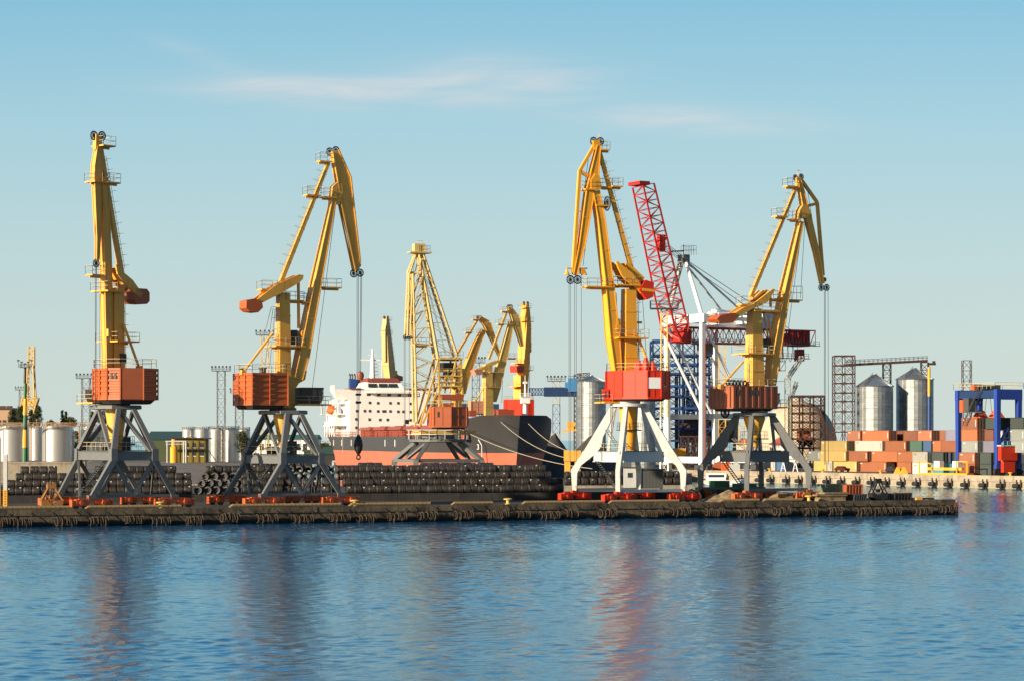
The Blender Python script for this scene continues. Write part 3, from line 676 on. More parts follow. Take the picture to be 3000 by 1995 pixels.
def cab(cr, lo, hi, mat, zo=0):
    """driver's cab in (u, n, z) ranges with window panes between posts"""
    (a0,b0,z0),(a1,b1,z1) = lo, hi; b = MB(); mid = z0+(z1-z0)*.3
    f = lambda a, bb, z: cr.at(a, bb, z)
    b.hexa([f(a0,b0,z0),f(a1-.35,b0,z0),f(a1-.35,b1,z0),f(a0,b1,z0)], [f(a0,b0,mid),f(a1,b0,mid),f(a1,b1,mid),f(a0,b1,mid)])
    b.hexa([f(a0,b0,z1-.25),f(a1+.1,b0,z1-.25),f(a1+.1,b1,z1-.25),f(a0,b1,z1-.25)], [f(a0,b0,z1),f(a1+.15,b0,z1),f(a1+.15,b1,z1),f(a0,b1,z1)])
    b.hexa([f(a0,b0,mid),f(a0+(a1-a0)*.5,b0,mid),f(a0+(a1-a0)*.5,b1,mid),f(a0,b1,mid)], [f(a0,b0,z1-.25),f(a0+(a1-a0)*.5,b0,z1-.25),f(a0+(a1-a0)*.5,b1,z1-.25),f(a0,b1,z1-.25)])
    for a, bb in ((a1,b0),(a1,b1),(a1,(b0+b1)/2),(a0+(a1-a0)*.75,b0),(a0+(a1-a0)*.75,b1)): b.beam(f(a,bb,mid), f(a,bb,z1-.2), .12, .12)
    b.beam(f(a1,b0,(mid+z1)/2), f(a1,b1,(mid+z1)/2), .1, .1)
    c = b.build('cab', mat, cr.t)
    g = MB(); g.hexa([f(a0+(a1-a0)*.5,b0+.06,mid),f(a1-.06,b0+.06,mid),f(a1-.06,b1-.06,mid),f(a0+(a1-a0)*.5,b1-.06,mid)], [f(a0+(a1-a0)*.5,b0+.06,z1-.26),f(a1-.06,b0+.06,z1-.26),f(a1-.06,b1-.06,z1-.26),f(a0+(a1-a0)*.5,b1-.06,z1-.26)])
    g.build('window', M['glass'], c)
    p = MB(); p.obox(f((a0+a1)/2,(b0+b1)/2,z0-.12), cr.u*((a1-a0)/2+.9), cr.n*((b1-b0)/2+.7), V(0,0,.1)); pl = p.build('platform', cr.m['main'], cr.t)
    r = MB(); A, B = (a1-a0)/2+.85, (b1-b0)/2+.65; m = f((a0+a1)/2,(b0+b1)/2,z0-.02); r.rail([m+cr.u*(i*A)+cr.n*(j*B) for i, j in ((-1,1),(1,1),(1,-1),(-1,-1))], 1.0, .05, 1.4, closed=True); railing(r, pl)
    return c

# ================================================================== leftmost crane (jib towards the camera and left)
c1 = Crane('portal_crane', centre(340, G1), 229, 'leftmost yellow crane on the pier, jib folded almost upright, orange cabin on a grey trestle', 'yellow portal cranes on the near pier', YM)
p = c1.P; z = c1.z
portal_trestle(c1, L1, G1, 5.4, 11.6, 75, z(1193), M['grey'], (z(1322), z(1345)))
bogies(c1, [V(*(V(c1.c.x,c1.c.y,0)+PRD*(sx*L1/2)+PGD*(sy*G1/2)).xy, 0) for sx in (-1,1) for sy in (-1,1)], M['redorange'], 5.0)
upper(c1, z(1185), z(845), 0, (1.65, 1.45), (z(1187), z(1320), 1.35, .75))
tg = MB(); rg = lambda a: c1.at(0,0,a)
h1 = house(c1, [(-2.6,-1.7),(-.47,-3.9),(1.24,-4.4),(3.93,-3.4),(5.34,-.9),(4.2,2.4),(-1,2.9),(-2.9,.4)], z(1172), z(1080), 'h', M['orange'], 5)
P_ = [c1.w(x,y,0) for x, y in ((-.47,-3.9),(1.24,-4.4),(3.93,-3.4),(5.34,-.9))]
wall_panel(P_[0], P_[1], .25, .42, z(1112), z(1093), .04, 'window', M['glass'], h1); wall_panel(P_[0], P_[1], .55, .72, z(1112), z(1093), .04, 'window', M['glass'], h1)
wall_panel(P_[1], P_[2], .04, .98, z(1170), z(1080), .10, 'side_plate', M['rust'], h1)
boxbeam(c1, [(p(314,1080), .8, .9), (p(311,850), 1.1, .95), (p(310,760), 1.0, .95), (p(303,545), .85, .85), (p(300,520), .8, .8)], 0, 'boom')
boxbeam(c1, [(p(286,430), .45, .6), (p(284,490), 1.25, .75), (p(284,540), 1.1, .6), (p(286,700), .5, .45), (p(284,762), .35, .4)], 0, 'fly_jib')
b = MB(); b.beam(p(286,395), p(285,440), .55, .9, up=c1.u); b.build('jib_head', M['yellow'], c1.t)
tip_sheaves(c1, [p(277,398)-c1.n*.1, p(299,399)], .62); sheave(c1, p(282,772), .55)
tie(c1, p(294,434), p(357,812), .5)
platform(c1, p(303,428), 2.0, 2.4); platform(c1, p(285,533), 2.4, 2.0); platform(c1, p(325,535,.4), 2.0, 1.4); platform(c1, p(277,805), 1.8, 1.4)
platform(c1, p(318,853), 3.0, 3.4); platform(c1, c1.P(345,1000), 3.6, 4.2)
lv = MB()
for sg in (-1.0,1.0): lv.prism([q+c1.n*sg for q in [p(x,y) for x, y in ((322,776),(331,778),(348,802),(372,822),(400,862),(394,874),(362,846),(340,822),(328,806))]], c1.n*.3)
lv.prism([p(x,y) for x, y in ((328,786),(338,790),(352,812),(344,820))], c1.n*1.9); lv.prism([p(x,y) for x, y in ((352,816),(362,814),(372,828),(362,834))], c1.n*2.2); lv.build('rocker_lever', M['yellow'], c1.t)
cw = MB(); q = p(399,869); ax = (p(425,890)-p(385,845)).normalized()
cw.prism([q+c1.u*a+V(0,0,zz) for a, zz in ((-1.25,-.6),(-.8,-.98),(.8,-.98),(1.25,-.5),(1.25,.55),(.8,.95),(-.8,.95),(-1.25,.5))], c1.n*2.3); cw.build('counterweight', M['rust'], c1.t)
strut(c1, p(362,950,1.0), p(408,1078,1.0), .34)
cables(c1, [(p(279,398), p(279,1190)), (p(282,770), p(281,1192)), (p(293,860), p(292,1190)), (p(296,400), p(352,812))])
cab(c1, (.8,-2.4,z(1178)), (2.9,-.7,z(1140)), M['cab'])
mt = MB()
for k in (-1,1): mt.tube(c1.at(.4,k*.5,z(1090)), c1.at(.4,k*.5,z(1000)), .22, .22, 8)
mt.build('rack_guide', M['yellow'], c1.t)
jl = MB(); jl.obox(p(348,1050), c1.u*.5, c1.n*.9, V(0,0,.6)); jl.build('winch', M['steel'], c1.t); jl = MB(); jl.obox(p(318,975,.6), c1.u*.3, c1.n*.3, V(0,0,.45)); jl.build('switch_box', M['yellow'], c1.t)

# ================================================================== second crane
c2 = Crane('portal_crane', centre(829, G1), 30, 'yellow crane with a closed plate fly jib and a black hook hanging before the ship', 'yellow portal cranes on the near pier', YM)
p = c2.P; z = c2.z
portal_trestle(c2, L1, G1, 5.4, 10.8, 72, z(1208), M['grey'], (z(1333), z(1355)))
bogies(c2, [V(*(V(c2.c.x,c2.c.y,0)+PRD*(sx*L1/2)+PGD*(sy*G1/2)).xy, 0) for sx in (-1,1) for sy in (-1,1)], M['redorange'], 5.0)
upper(c2, z(1200), z(858), 0, (1.75, 1.35), (z(1202), z(1310), 1.25, .62))
h2 = house(c2, [(-6.3,-.5),(-5.4,-2.9),(-3.42,-5.2),(.85,-2.9),(-1.6,2.1),(-4.3,2.9)], z(1188), z(1094), 'h', M['orange'], 5)
for dx, dy in ((-5.0,-1.5),(-2.4,-2.0)):
    b = MB(); b.lathe([(.42,z(1094)),(.42,z(1094)+.55),(.55,z(1094)+.6),(.55,z(1094)+.75)], 12, c2.w(dx,dy,0)); b.build('roof_vent', M['steel'], h2)
boxbeam(c2, [(p(868,1112), 1.1, 1.5), (p(885,1040), 1.3, 1.8), (p(925,830), .95, 1.55), (p(976,585), .5, .9)], 0, 'boom')
b = MB(); b.prism([p(x,y) for x, y in ((966,600),(990,600),(1000,565),(998,540),(985,535),(970,548))], c2.n*1.0); b.build('boom_head', M['yellow'], c2.t)
fj = MB(); fj.prism([p(x,y) for x, y in ((970,446),(988,440),(1007,478),(1024,520),(1027,545),(1038,640),(1052,772),(1048,795),(1038,795),(1020,690),(991,575),(992,545),(981,505))], c2.n*.8)
for sg in (-1,1):
    for a, e in (((988,440),(1024,520)),((1024,520),(1052,772)),((991,575),(1038,795)),((972,448),(991,560))): fj.beam(p(*a)+c2.n*sg*.42, p(*e)+c2.n*sg*.42, .2, .16, up=c2.u)
fj.build('fly_jib', M['yellow'], c2.t)
tip_sheaves(c2, [p(968,445)-c2.n*.2, p(982,442)+c2.n*.2], .56); tip_sheaves(c2, [p(1036,802), p(1055,800)], .55); sheave(c2, p(1052,777), .3)
tie(c2, p(962,478), p(823,826), .45)
platform(c2, p(949,473), 1.7, 1.3); platform(c2, p(914,572), 2.0, 1.4); platform(c2, p(962,578), 2.0, 1.5); platform(c2, p(967,842), 2.6, 1.6); platform(c2, p(783,848), 2.2, 1.6); platform(c2, p(858,880), 2.6, 1.5); platform(c2, p(893,885), 1.0, 1.3)
platform(c2, c2.P(835,1014), 4.2, 3.6)
b = MB(); b.prism([p(x,y) for x, y in ((869,806),(881,808),(878,822),(868,832),(812,862),(753,892),(744,878),(795,838))], c2.n*.25+V(0,0,0))
lv = MB()
for sg in (-.85,.85): lv.prism([q+c2.n*sg for q in [p(x,y) for x, y in ((866,806),(880,808),(878,820),(868,830),(812,862),(753,892),(746,878),(800,836))]], c2.n*.3)
lv.prism([p(x,y) for x, y in ((850,822),(858,828),(770,876),(764,868))], c2.n*1.7); lv.build('rocker_lever', M['yellow'], c2.t)
cw = MB(); cw.prism([p(x,y) for x, y in ((712,882),(738,876),(758,890),(760,903),(746,917),(722,914),(711,904))], c2.n*2.3); cw.build('counterweight', M['orange'], c2.t)
b = MB(); b.beam(p(874,826), p(875,962), .3, .3); b.build('luffing_rod', M['yellow'], c2.t)
strut(c2, p(800,975,.2), p(712,1090,.6), .34, M['yellow'])
b = MB(); b.prism([p(x,y) for x, y in ((845,1100),(893,1085),(888,1112),(870,1122),(858,1140),(858,1200),(845,1200))], c2.n*1.3); b.build('boom_bracket', M['yellow'], c2.t)
b = MB()
for i in range(3): b.obox(p(860,975+i*14), c2.u*.35, c2.n*.5, V(0,0,.33))
b.build('winch', M['steel'], c2.t); b = MB(); b.tube(p(884,978)-c2.n*.8, p(884,978)+c2.n*.8, .42, .42, 12); b.build('boom_pin', M['yellow'], c2.t); b = MB(); b.tube(p(902,918)-c2.n*.75, p(902,918)+c2.n*.75, .3, .3, 12); b.build('boom_pin', M['yellow'], c2.t)
cab(c2, (2.0,-.7,z(1182)), (5.0,1.5,z(1134)), M['cab'])
cables(c2, [(p(1046,800), p(1046,1300)), (p(1050,803), p(1049,1300)), (p(1057,803), p(1053,1150)), (p(1060,800), p(1056,1150)), (p(1053,1150),p(1049,1300)), (p(985,590), p(915,1135)), (p(983,590),p(940,830)), (p(800,905), p(776,1070)), (p(806,905), p(790,1075)), (p(795,900), p(770,1000))])
b = MB()
for py in (1155, 1178): b.obox(p(1050,py), c2.u*.32, c2.n*.2, V(0,0,.14))
b.build('rope_clamp', M['black'], c2.t); hanging_hook(c2, p(1050,1306))

# ================================================================== third crane: red cabin, jib to the left
c3 = Crane('portal_crane', centre(1842, G3), 204, 'bright yellow crane with a bright red cabin on pale grey sickle legs, jib pointing left', 'yellow portal cranes on the near pier', FM)
p = c3.P; z = c3.z
portal_sickle(c3, L3, G3, 55, z(1186), M['lgrey'], z(1378), (z(1324), z(1350)))
bogies(c3, [V(*(V(c3.c.x,c3.c.y,0)+PRD*(sx*L3/2)+PGD*(sy*G3/2)).xy, 0) for sx in (-1,1) for sy in (-1,1)], M['red'], 4.6)
upper(c3, z(1180), z(848), 0, (2.0, 1.55), (z(1182), z(1318), 1.28, 1.0))
poly = [(-3.13,.6),(-3.1,-.2),(-.98,-2.6),(2.34,-3.9),(4.2,-3.3),(5.56,-1),(4.8,2.8),(-2.0,3.2)]
h3 = house(c3, poly, z(1164), z(1089), 'plain', M['red']); P_ = [c3.w(x,y,0) for x, y in poly]
wall_panel(P_[3], P_[4], -.02, .98, z(1139), z(1107), .06, 'name_plate', M['white'], h3); wall_panel(P_[4], P_[5], .25, .6, z(1150), z(1130), .04, 'window', M['glass'], h3)
b = MB()
for dx, dy, s in ((1.3,-1.6,1.5),(2.2,-1.9,1.9),(3.2,-1.6,1.4)): b.lathe([(.7,z(1089)),(.5,z(1089)+s*.5),(.2,z(1089)+s)], 8, c3.w(dx,dy,0))
b.build('roof_hood', M['red'], h3)
boxbeam(c3, [(p(1806,1085), 1.0, 1.3), (p(1795,990), 1.4, 1.6), (p(1780,830), 1.15, 1.4), (p(1757,640), 1.0, 1.2), (p(1743,560), .9, .9)], 0, 'boom')
b = MB(); b.prism([p(x,y) for x, y in ((1727,560),(1758,556),(1752,520),(1738,512),(1726,528))], c3.n*1.3); b.build('boom_head', M['yellow_fresh'], c3.t)
boxbeam(c3, [(p(1752,428), .5, .7), (p(1738,520), 1.3, .8), (p(1728,556), 1.2, .8), (p(1703,720), .85, .7), (p(1684,806), .5, .5)], 0, 'fly_jib')
b = MB()
for a, e in (((1742,425),(1698,502)),((1698,502),(1679,800)),((1699,503),(1722,516))): b.beam(p(*a), p(*e), .42, .42, up=c3.u)
for yy in (560,620,700): b.tube(p(1698-(yy-502)*.064,yy), p(1727-(yy-556)*.19,yy), .06, .06, 5)
b.build('fly_jib_strut', M['yellow_fresh'], c3.t)
b = MB(); b.beam(p(1745,412), p(1748,440), .6, 1.0, up=c3.u); b.tube(p(1756,412), p(1756,392), .05, .05, 5); b.build('jib_head', M['yellow_fresh'], c3.t)
tip_sheaves(c3, [p(1740,414)-c3.n*.1, p(1759,415)], .58); tip_sheaves(c3, [p(1671,820), p(1692,820)], .62)
b = MB(); b.beam(p(1660,787), p(1720,787), .18, .18)
for x in (1661,1712): b.lathe([(.12,.0),(.2,-.35),(.42,-.75)], 10, p(x,790))
b.obox(p(1706,795), c3.u*.3, c3.n*.3, V(0,0,.4)); b.build('lamp_arm', M['yellow_fresh'], c3.t)
tie(c3, p(1757,448), p(1851,792), .46)
platform(c3, p(1771,439), 1.2, 1.0); platform(c3, p(1803,546), 1.6, 1.5); platform(c3, p(1775,548), 1.4, 1.0); platform(c3, p(1725,555), 1.7, 1.6); platform(c3, p(1760,602), 2.0, 1.5); platform(c3, p(1748,840), 3.8, 2.0)
rl_ = MB(); q = p(1779,597); rl_.ring(q, c3.u, .95, .08, 24, 6); rl_.ring(q, c3.u, .5, .06, 18, 5)
for i in range(8):
    a = math.pi*i/8; e = (c3.n*math.cos(a)+V(0,0,math.sin(a)))*.95; rl_.beam(q-e, q+e, .05, .05)
rl_.build('cable_reel', M['dgrey'], c3.t)
platform(c3, p(1832,835), 3.6, 2.4); platform(c3, p(1838,990), 4.6, 4.0); platform(c3, p(1800,835), 1.6, 1.2)
lv = MB()
for sg in (-.8,.8):
    lv.prism([q+c3.n*sg for q in [p(x,y) for x, y in ((1796,768),(1802,768),(1822,785),(1842,800),(1880,848),(1888,865),(1880,872),(1850,842),(1822,820),(1812,806),(1803,788))]], c3.n*.32)
lv.prism([p(x,y) for x, y in ((1826,772),(1836,772),(1856,790),(1882,815),(1876,825),(1840,800))], c3.n*1.4); lv.build('rocker_lever', M['yellow_fresh'], c3.t)
cw = MB(); cw.prism([p(x,y) for x, y in ((1862,852),(1880,822),(1904,830),(1902,872),(1884,880))], c3.n*2.5); cwo = cw.build('counterweight', M['red'], c3.t); cw = MB(); cw.prism([p(x,y) for x, y in ((1870,846),(1904,850),(1904,858),(1868,854))], c3.n*2.56); cw.build('stripe', M['yellow_fresh'], cwo)
strut(c3, p(1848,936,.6), p(1906,1080,.9), .36)
b = MB(); b.obox(p(1862,945), c3.u*.9, c3.n*.2, V(0,0,.15)); b.build('bracket', M['yellow_fresh'], c3.t); b = MB(); b.obox(p(1808,945,.4), c3.u*.3, c3.n*.4, V(0,0,.5)); b.obox(p(1808,962,.4), c3.u*.35, c3.n*.45, V(0,0,.4)); b.build('winch', M['yellow_fresh'], c3.t)
ld = MB(); ld.ladder(p(1803,985), p(1800,860), c3.u, .6, .5, .06); ld.ladder(p(1868,1090), p(1866,990), c3.u, .6, .5, .06, cage=c3.n*.7); ld.build('ladder', M['railing'], c3.t)
cab(c3, (1.2,-2.0,z(1176)), (3.0,-.3,z(1140)), M['red'])
cables(c3, [(p(1667,824), p(1667,1350)), (p(1671,826), p(1671,1350)), (p(1683,826), p(1684,1350)), (p(1688,826), p(1689,1350)), (p(1703,795), p(1703,1330)), (p(1735,560), p(1708,780)), (p(1727,445), p(1676,800)), (p(1882,870), p(1896,1085)), (p(1872,870), p(1868,1085))])

# ================================================================== fourth crane
c4 = Crane('portal_crane', centre(2210, G3), 30, 'rightmost yellow pier crane, open two strut fly jib, ribbed rust cabin on dark sickle legs', 'yellow portal cranes on the near pier', YM)
p = c4.P; z = c4.z
portal_sickle(c4, L3, G3, 64, z(1213), M['grey'], z(1374), (z(1323), z(1350)))
bogies(c4, [V(*(V(c4.c.x,c4.c.y,0)+PRD*(sx*L3/2)+PGD*(sy*G3/2)).xy, 0) for sx in (-1,1) for sy in (-1,1)], M['redorange'], 4.4)
upper(c4, z(1208), z(905), 0, (2.35, 1.45), (z(1210), z(1311), 1.5, .5))
poly = [(-6.15,.6),(-5.9,-.6),(-4.06,-4.6),(-3.4,-4.8),(3.1,-.9),(3.2,.1),(1.0,3.6),(-3.4,3.2)]
h4 = house(c4, poly, z(1194), z(1134), 'v', M['rust']); P_ = [c4.w(x,y,0) for x, y in poly]
wall_panel(P_[3], P_[4], .08, .15, z(1158), z(1143), .1, 'window', M['glass'], h4); wall_panel(P_[3], P_[4], .38, .45, z(1158), z(1143), .1, 'window', M['glass'], h4); wall_panel(P_[3], P_[4], .5, .57, z(1158), z(1143), .1, 'window', M['glass'], h4)
rl_ = MB(); q = c4.w(-4.2,-1.2,z(1208)); rl_.ring(q, V(.5,-.866,0), .65, .14, 20, 5)
for i in range(8):
    a = math.pi*i/8; e = (V(.866,.5,0)*math.cos(a)+V(0,0,math.sin(a)))*.6; rl_.beam(q-e, q+e, .06, .06)
rl_.build('cable_reel', M['steel'], c4.t)
b = MB()
for i in range(6): b.ring(c4.w(-3.9+i*.5,-2.2+i*.28,z(1134)+.55), V(.866,.5,0), .35, .12, 12, 5)
b.build('rope_drum', M['black'], c4.t)
boxbeam(c4, [(p(2256,1128), .9, 1.4), (p(2267,1030), 1.15, 1.8), (p(2297,862), .9, 1.5), (p(2344,650), .52, 1.0)], 0, 'boom')
b = MB(); b.prism([p(x,y) for x, y in ((2334,642),(2361,640),(2368,620),(2360,602),(2345,604),(2336,618))], c4.n*1.1); b.build('boom_head', M['yellow'], c4.t)
boxbeam(c4, [(p(2340,530), .5, .6), (p(2355,602), .85, .7), (p(2366,640), .8, .7), (p(2391,740), .65, .6), (p(2408,832), .45, .5)], 0, 'fly_jib')
b = MB()
for a, e in (((2349,530),(2394,594)),((2394,594),(2411,808)),((2366,604),(2390,598))): b.beam(p(*a), p(*e), .4, .4, up=c4.u)
b.build('fly_jib_strut', M['yellow'], c4.t)
b = MB(); b.beam(p(2338,520), p(2340,545), .5, .8, up=c4.u); b.tube(p(2338,518), p(2338,500), .05, .05, 5); b.tube(p(2333,500), p(2345,500), .04, .04, 5); b.build('jib_head', M['yellow'], c4.t)
tip_sheaves(c4, [p(2332,521)-c4.n*.15, p(2346,519)+c4.n*.1], .46); tip_sheaves(c4, [p(2406,843), p(2422,843)], .52); sheave(c4, p(2416,820), .34)
tie(c4, p(2333,548), p(2199,870), .44)
platform(c4, p(2315,546), 1.8, 1.2); platform(c4, p(2285,634), 2.0, 1.3); platform(c4, p(2326,643), 1.5, 1.3); platform(c4, p(2326,879), 2.0, 1.4, posts=1.9); platform(c4, p(2272,876), 1.6, 1.2)
platform(c4, p(2236,911), 4.4, 2.2); platform(c4, p(2182,892), 2.0, 1.4); platform(c4, c4.P(2208,1036), 4.6, 4.0)
lv = MB()
for sg in (-.85,.85): lv.prism([q+c4.n*sg for q in [p(x,y) for x, y in ((2252,848),(2259,850),(2238,885),(2222,895),(2192,906),(2160,925),(2130,944),(2122,932),(2170,900),(2195,892))]], c4.n*.32)
lv.prism([p(x,y) for x, y in ((2225,852),(2236,852),(2205,878),(2196,880))], c4.n*1.3); lv.prism([p(x,y) for x, y in ((2200,890),(2198,902),(2135,938),(2130,928))], c4.n*1.6); lv.build('rocker_lever', M['yellow'], c4.t)
cw = MB(); cw.prism([p(x,y) for x, y in ((2086,936),(2096,925),(2138,918),(2148,930),(2132,947),(2094,946))], c4.n*2.5); cw.build('counterweight', M['orange'], c4.t)
b = MB(); b.beam(p(2255,852), p(2258,900), .28, .28); b.beam(p(2236,910), p(2252,1000), .2, .2); b.beam(p(2250,925), p(2260,1000), .2, .2); b.build('luffing_rod', M['yellow'], c4.t)
strut(c4, p(2178,1058,.3), p(2112,1132,.8), .32)
b = MB(); b.tube(p(2277,1001)-c4.n*.75, p(2277,1001)+c4.n*.75, .42, .42, 12); b.build('boom_pin', M['yellow'], c4.t); b = MB(); b.obox(p(2247,1005), c4.u*.4, c4.n*.5, V(0,0,.6)); b.build('winch', M['steel'], c4.t)
cab(c4, (2.4,-1.6,z(1190)), (4.3,.0,z(1150)), M['cab'])
cables(c4, [(p(2415,848), p(2415,1360)), (p(2418,848), p(2418,1360)), (p(2426,848), p(2427,1360)), (p(2352,650), p(2310,960)), (p(2358,650), p(2345,875)), (p(2366,560), p(2405,800))])
# ------------------------------------------------------------------ coil yard on the pier: low wall and stacks of wire rod coils
CA = R(14.0); CD = V(math.cos(CA), math.sin(CA), 0); CN = V(-math.sin(CA), math.cos(CA), 0); C0 = V(7.5, 345, 0)
WZ = 3.05
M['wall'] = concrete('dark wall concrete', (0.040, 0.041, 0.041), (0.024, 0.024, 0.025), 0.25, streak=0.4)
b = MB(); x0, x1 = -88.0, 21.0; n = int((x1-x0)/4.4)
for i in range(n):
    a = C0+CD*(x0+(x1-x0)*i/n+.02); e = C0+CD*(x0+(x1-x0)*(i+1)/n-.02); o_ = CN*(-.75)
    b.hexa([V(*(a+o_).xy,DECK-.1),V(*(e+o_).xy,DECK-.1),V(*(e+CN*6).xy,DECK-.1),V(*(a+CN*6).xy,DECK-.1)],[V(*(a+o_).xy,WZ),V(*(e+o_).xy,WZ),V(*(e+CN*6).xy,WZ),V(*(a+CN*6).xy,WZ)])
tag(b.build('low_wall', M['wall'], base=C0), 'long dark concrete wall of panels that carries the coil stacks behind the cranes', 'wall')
def coil_mat():
    m, t, bs = newmat('wire rod coil')
    g = nn(t, 'ShaderNodeTexCoord'); oi = nn(t, 'ShaderNodeObjectInfo')
    mp = nn(t, 'ShaderNodeMapping'); mp.inputs['Scale'].default_value = (16, 1.2, 1.2); t.links.new(g.outputs['Object'], mp.inputs['Vector'])
    ad = nn(t, 'ShaderNodeVectorMath', operation='ADD'); t.links.new(mp.outputs[0], ad.inputs[0]); t.links.new(oi.outputs['Random'], ad.inputs[1])
    n1 = noise(t, ad.outputs[0], 1.0, 5, 0.7); n2 = noise(t, pos(t), 0.7, 4)
    c = mixc(t, ramp(t, n1, 0.35, 0.7), (0.016, 0.0145, 0.014), (0.085, 0.074, 0.064))
    c = mixc(t, mth(t, 'MULTIPLY', ramp(t, n2, 0.45, 0.75), 0.5), c, (0.045, 0.03, 0.02))
    c = mixc(t, mth(t, 'MULTIPLY', oi.outputs['Random'], 0.45), c, (0.02, 0.02, 0.02))
    t.links.new(c, bs.inputs['Base Color']); bs.inputs['Roughness'].default_value = 0.58; bs.inputs['Metallic'].default_value = 0.25
    bp = nn(t, 'ShaderNodeBump'); bp.inputs['Strength'].default_value = 1.0; bp.inputs['Distance'].default_value = 0.04
    t.links.new(n1, bp.inputs['Height']); t.links.new(bp.outputs[0], bs.inputs['Normal'])
    return m
M['coil'] = coil_mat()
def coil_mesh(seed):
    """hollow coil with a slightly sagging, uneven outside; axis along local X, resting at z = 0"""
    r = random.Random(seed); n = 20; L = 1.10; prof = [(-.5,.54),(-.5,.36),(-.46,.34),(.46,.34),(.5,.36),(.5,.54),(.45,.585),(.25,.60),(.05,.585),(-.2,.60),(-.43,.588)]
    vs = []; m = len(prof); lob = [r.uniform(-.02,.02) for _ in range(n)]
    for i in range(n):
        a = 2*math.pi*i/n
        for k, (x, rr) in enumerate(prof):
            q = rr+(lob[i]+r.uniform(-.012,.012) if rr > .45 else 0); zz = math.sin(a)*q*(0.94 if math.sin(a) < 0 else 0.97)
            vs.append((x*L+r.uniform(-.02,.02), math.cos(a)*q, zz+.56))
    fs = [(i*m+k, ((i+1) % n)*m+k, ((i+1) % n)*m+(k+1) % m, i*m+(k+1) % m) for i in range(n) for k in range(m)]
    b = MB(); b.add(vs, fs)
    for x in (-.3, 0.05, .33):                               # binding straps
        b.ring((x*L, 0, .56), (1,0,0), .592, .02, 18, 4)
    return b
def coil(seed, with_tag):
    r = thing('wire_rod_coil', (0,0,0), 'dark wire rod coil stacked on the long wall behind the portal cranes', 'steel coil', 'stacked wire rod coils')
    coil_mesh(seed).build('winding', M['coil'], r, smooth=True)
    if with_tag:
        t = MB(); a = random.Random(seed).uniform(.3, 1.0); y, z = -math.cos(a)*.62, math.sin(a)*.6+.56
        t.obox((.2*(-1)**seed, y, z), (.09,0,0), (0,.02,.02), (0,-.045,.07)); t.build('label_tag', M['white'], r)
    return r
protos = [coil(s, s % 3 == 0) for s in range(6)]; trees = [tree_of(p) for p in protos]; used = [False]*6
def put_coil(p, rz, label=None, group=None):
    k = rnd.randrange(6)
    if not used[k]:
        o = protos[k]; o.location = p; o.rotation_euler = (0,0,rz); used[k] = True
        if label: o['label'] = label
        if group: o['group'] = group
    else: o = dup(protos[k], p, rz, trees[k], label, group)
    o.rotation_euler.x = 0; return o
LH = 0.93; NC = [0]
def row(s0, s1, layer, pitch, dep, ang=0.0, jit=.05):
    n = int(round((s1-s0)/pitch))
    for i in range(n):
        s = s0+(i+.5)*(s1-s0)/n+rnd.uniform(-jit, jit)
        p = C0+CD*s+CN*(dep+rnd.uniform(-.08,.08)); p.z = WZ+layer*LH+rnd.uniform(-.03,.03)
        put_coil(p, CA+ang+rnd.uniform(-.05,.05)); NC[0] += 1
# side-on rows (right and middle), rows turned end-on behind crane legs, long bundles at the far left
for k in range(4):
    row(-31.5-.4*k, -0.3-k*.75, k, 1.05, .45*k, 0, .03)
row(-29.5, -26, 3.4, 1.1, 2.3); row(-20.5, -10, 3.35, 1.1, 2.3)
for k in range(4): row(-46, -40.5+.3*k, k, 1.1, .45*k); row(-40.5+.3*k, -32.2, k, 1.22 if k > 1 else 1.30, .3+.4*k, R(68) if k > 1 else R(-14), .04)
row(-46, -36, 3.5, 1.3, 2.2, R(12))
for k in range(4): row(-52.5+.5*k, -46.2, k, 1.2, .3+.35*k, R(62) if k < 3 else 0)
for k in range(3): row(-79+k*1.2, -53.0, k, 1.12, .4*k, R(-3), .05)
row(-76, -71, 3, 1.12, 1.2, R(-6)); row(-66, -55, 3, 1.12, 1.2, R(4))
# second, lighter stack on its pale plinth beside the red cabin crane
D0 = PX(1845, 1400, 366); D0.z = 0
M['plinth'] = concrete('pale plinth concrete', (0.42, 0.38, 0.31), (0.28, 0.25, 0.2), 0.4)
b = MB(); b.obox(V(D0.x-1, D0.y+3, DECK+.8), CD*10.2, CN*3.0, V(0,0,.85)); tag(b.build('coil_plinth', M['plinth'], base=V(D0.x-1,D0.y+3,DECK)), 'pale concrete plinth under the brown coils between the red cabin crane legs', 'wall')
for k in range(2):
    for i in range(14):
        p = V(D0.x-1, D0.y+1, 0)+CD*(-8.7+i*1.32+.3*k)+CN*(k*.45); p.z = DECK+1.65+k*1.0
        put_coil(p, CA+rnd.uniform(-.06,.06), 'brownish wire rod coil on the pale plinth seen between the red cabin crane legs', 'wire rod coils on the pale plinth'); NC[0] += 1
print('coils', NC[0])
# corrugated shed and hut standing before the second stack
p = PX(1903, 1420, 357); b = MB(); n = 16
o_ = V(p.x, p.y, DECK); r0 = thing('corrugated_shed', o_, 'dark ribbed metal shed standing between the legs of the red cabin crane', 'shed')
for i in range(n): b.obox(o_+V(-1.9+i*.245, -.02*(i % 2), 2.75), V(.122,0,0), V(0,1.2,0), V(0,0,1.35))
b.build('wall', M['dgrey'], r0); k = MB(); k.obox(o_+V(0,0,4.18), V(2.1,0,0), V(0,1.4,0), V(0,0,.08)); k.build('roof', M['steel'], r0)
k = MB()
for x in (-1.7, 1.7): k.box((o_.x+x-.1, o_.y-1, DECK), (o_.x+x+.1, o_.y+1, DECK+1.42))
k.build('stilts', M['steel'], r0)
p = PX(1845, 1420, 356); o_ = V(p.x, p.y, DECK); r0 = thing('site_hut', o_, 'small pale hut with one dark window left of the ribbed shed', 'hut')
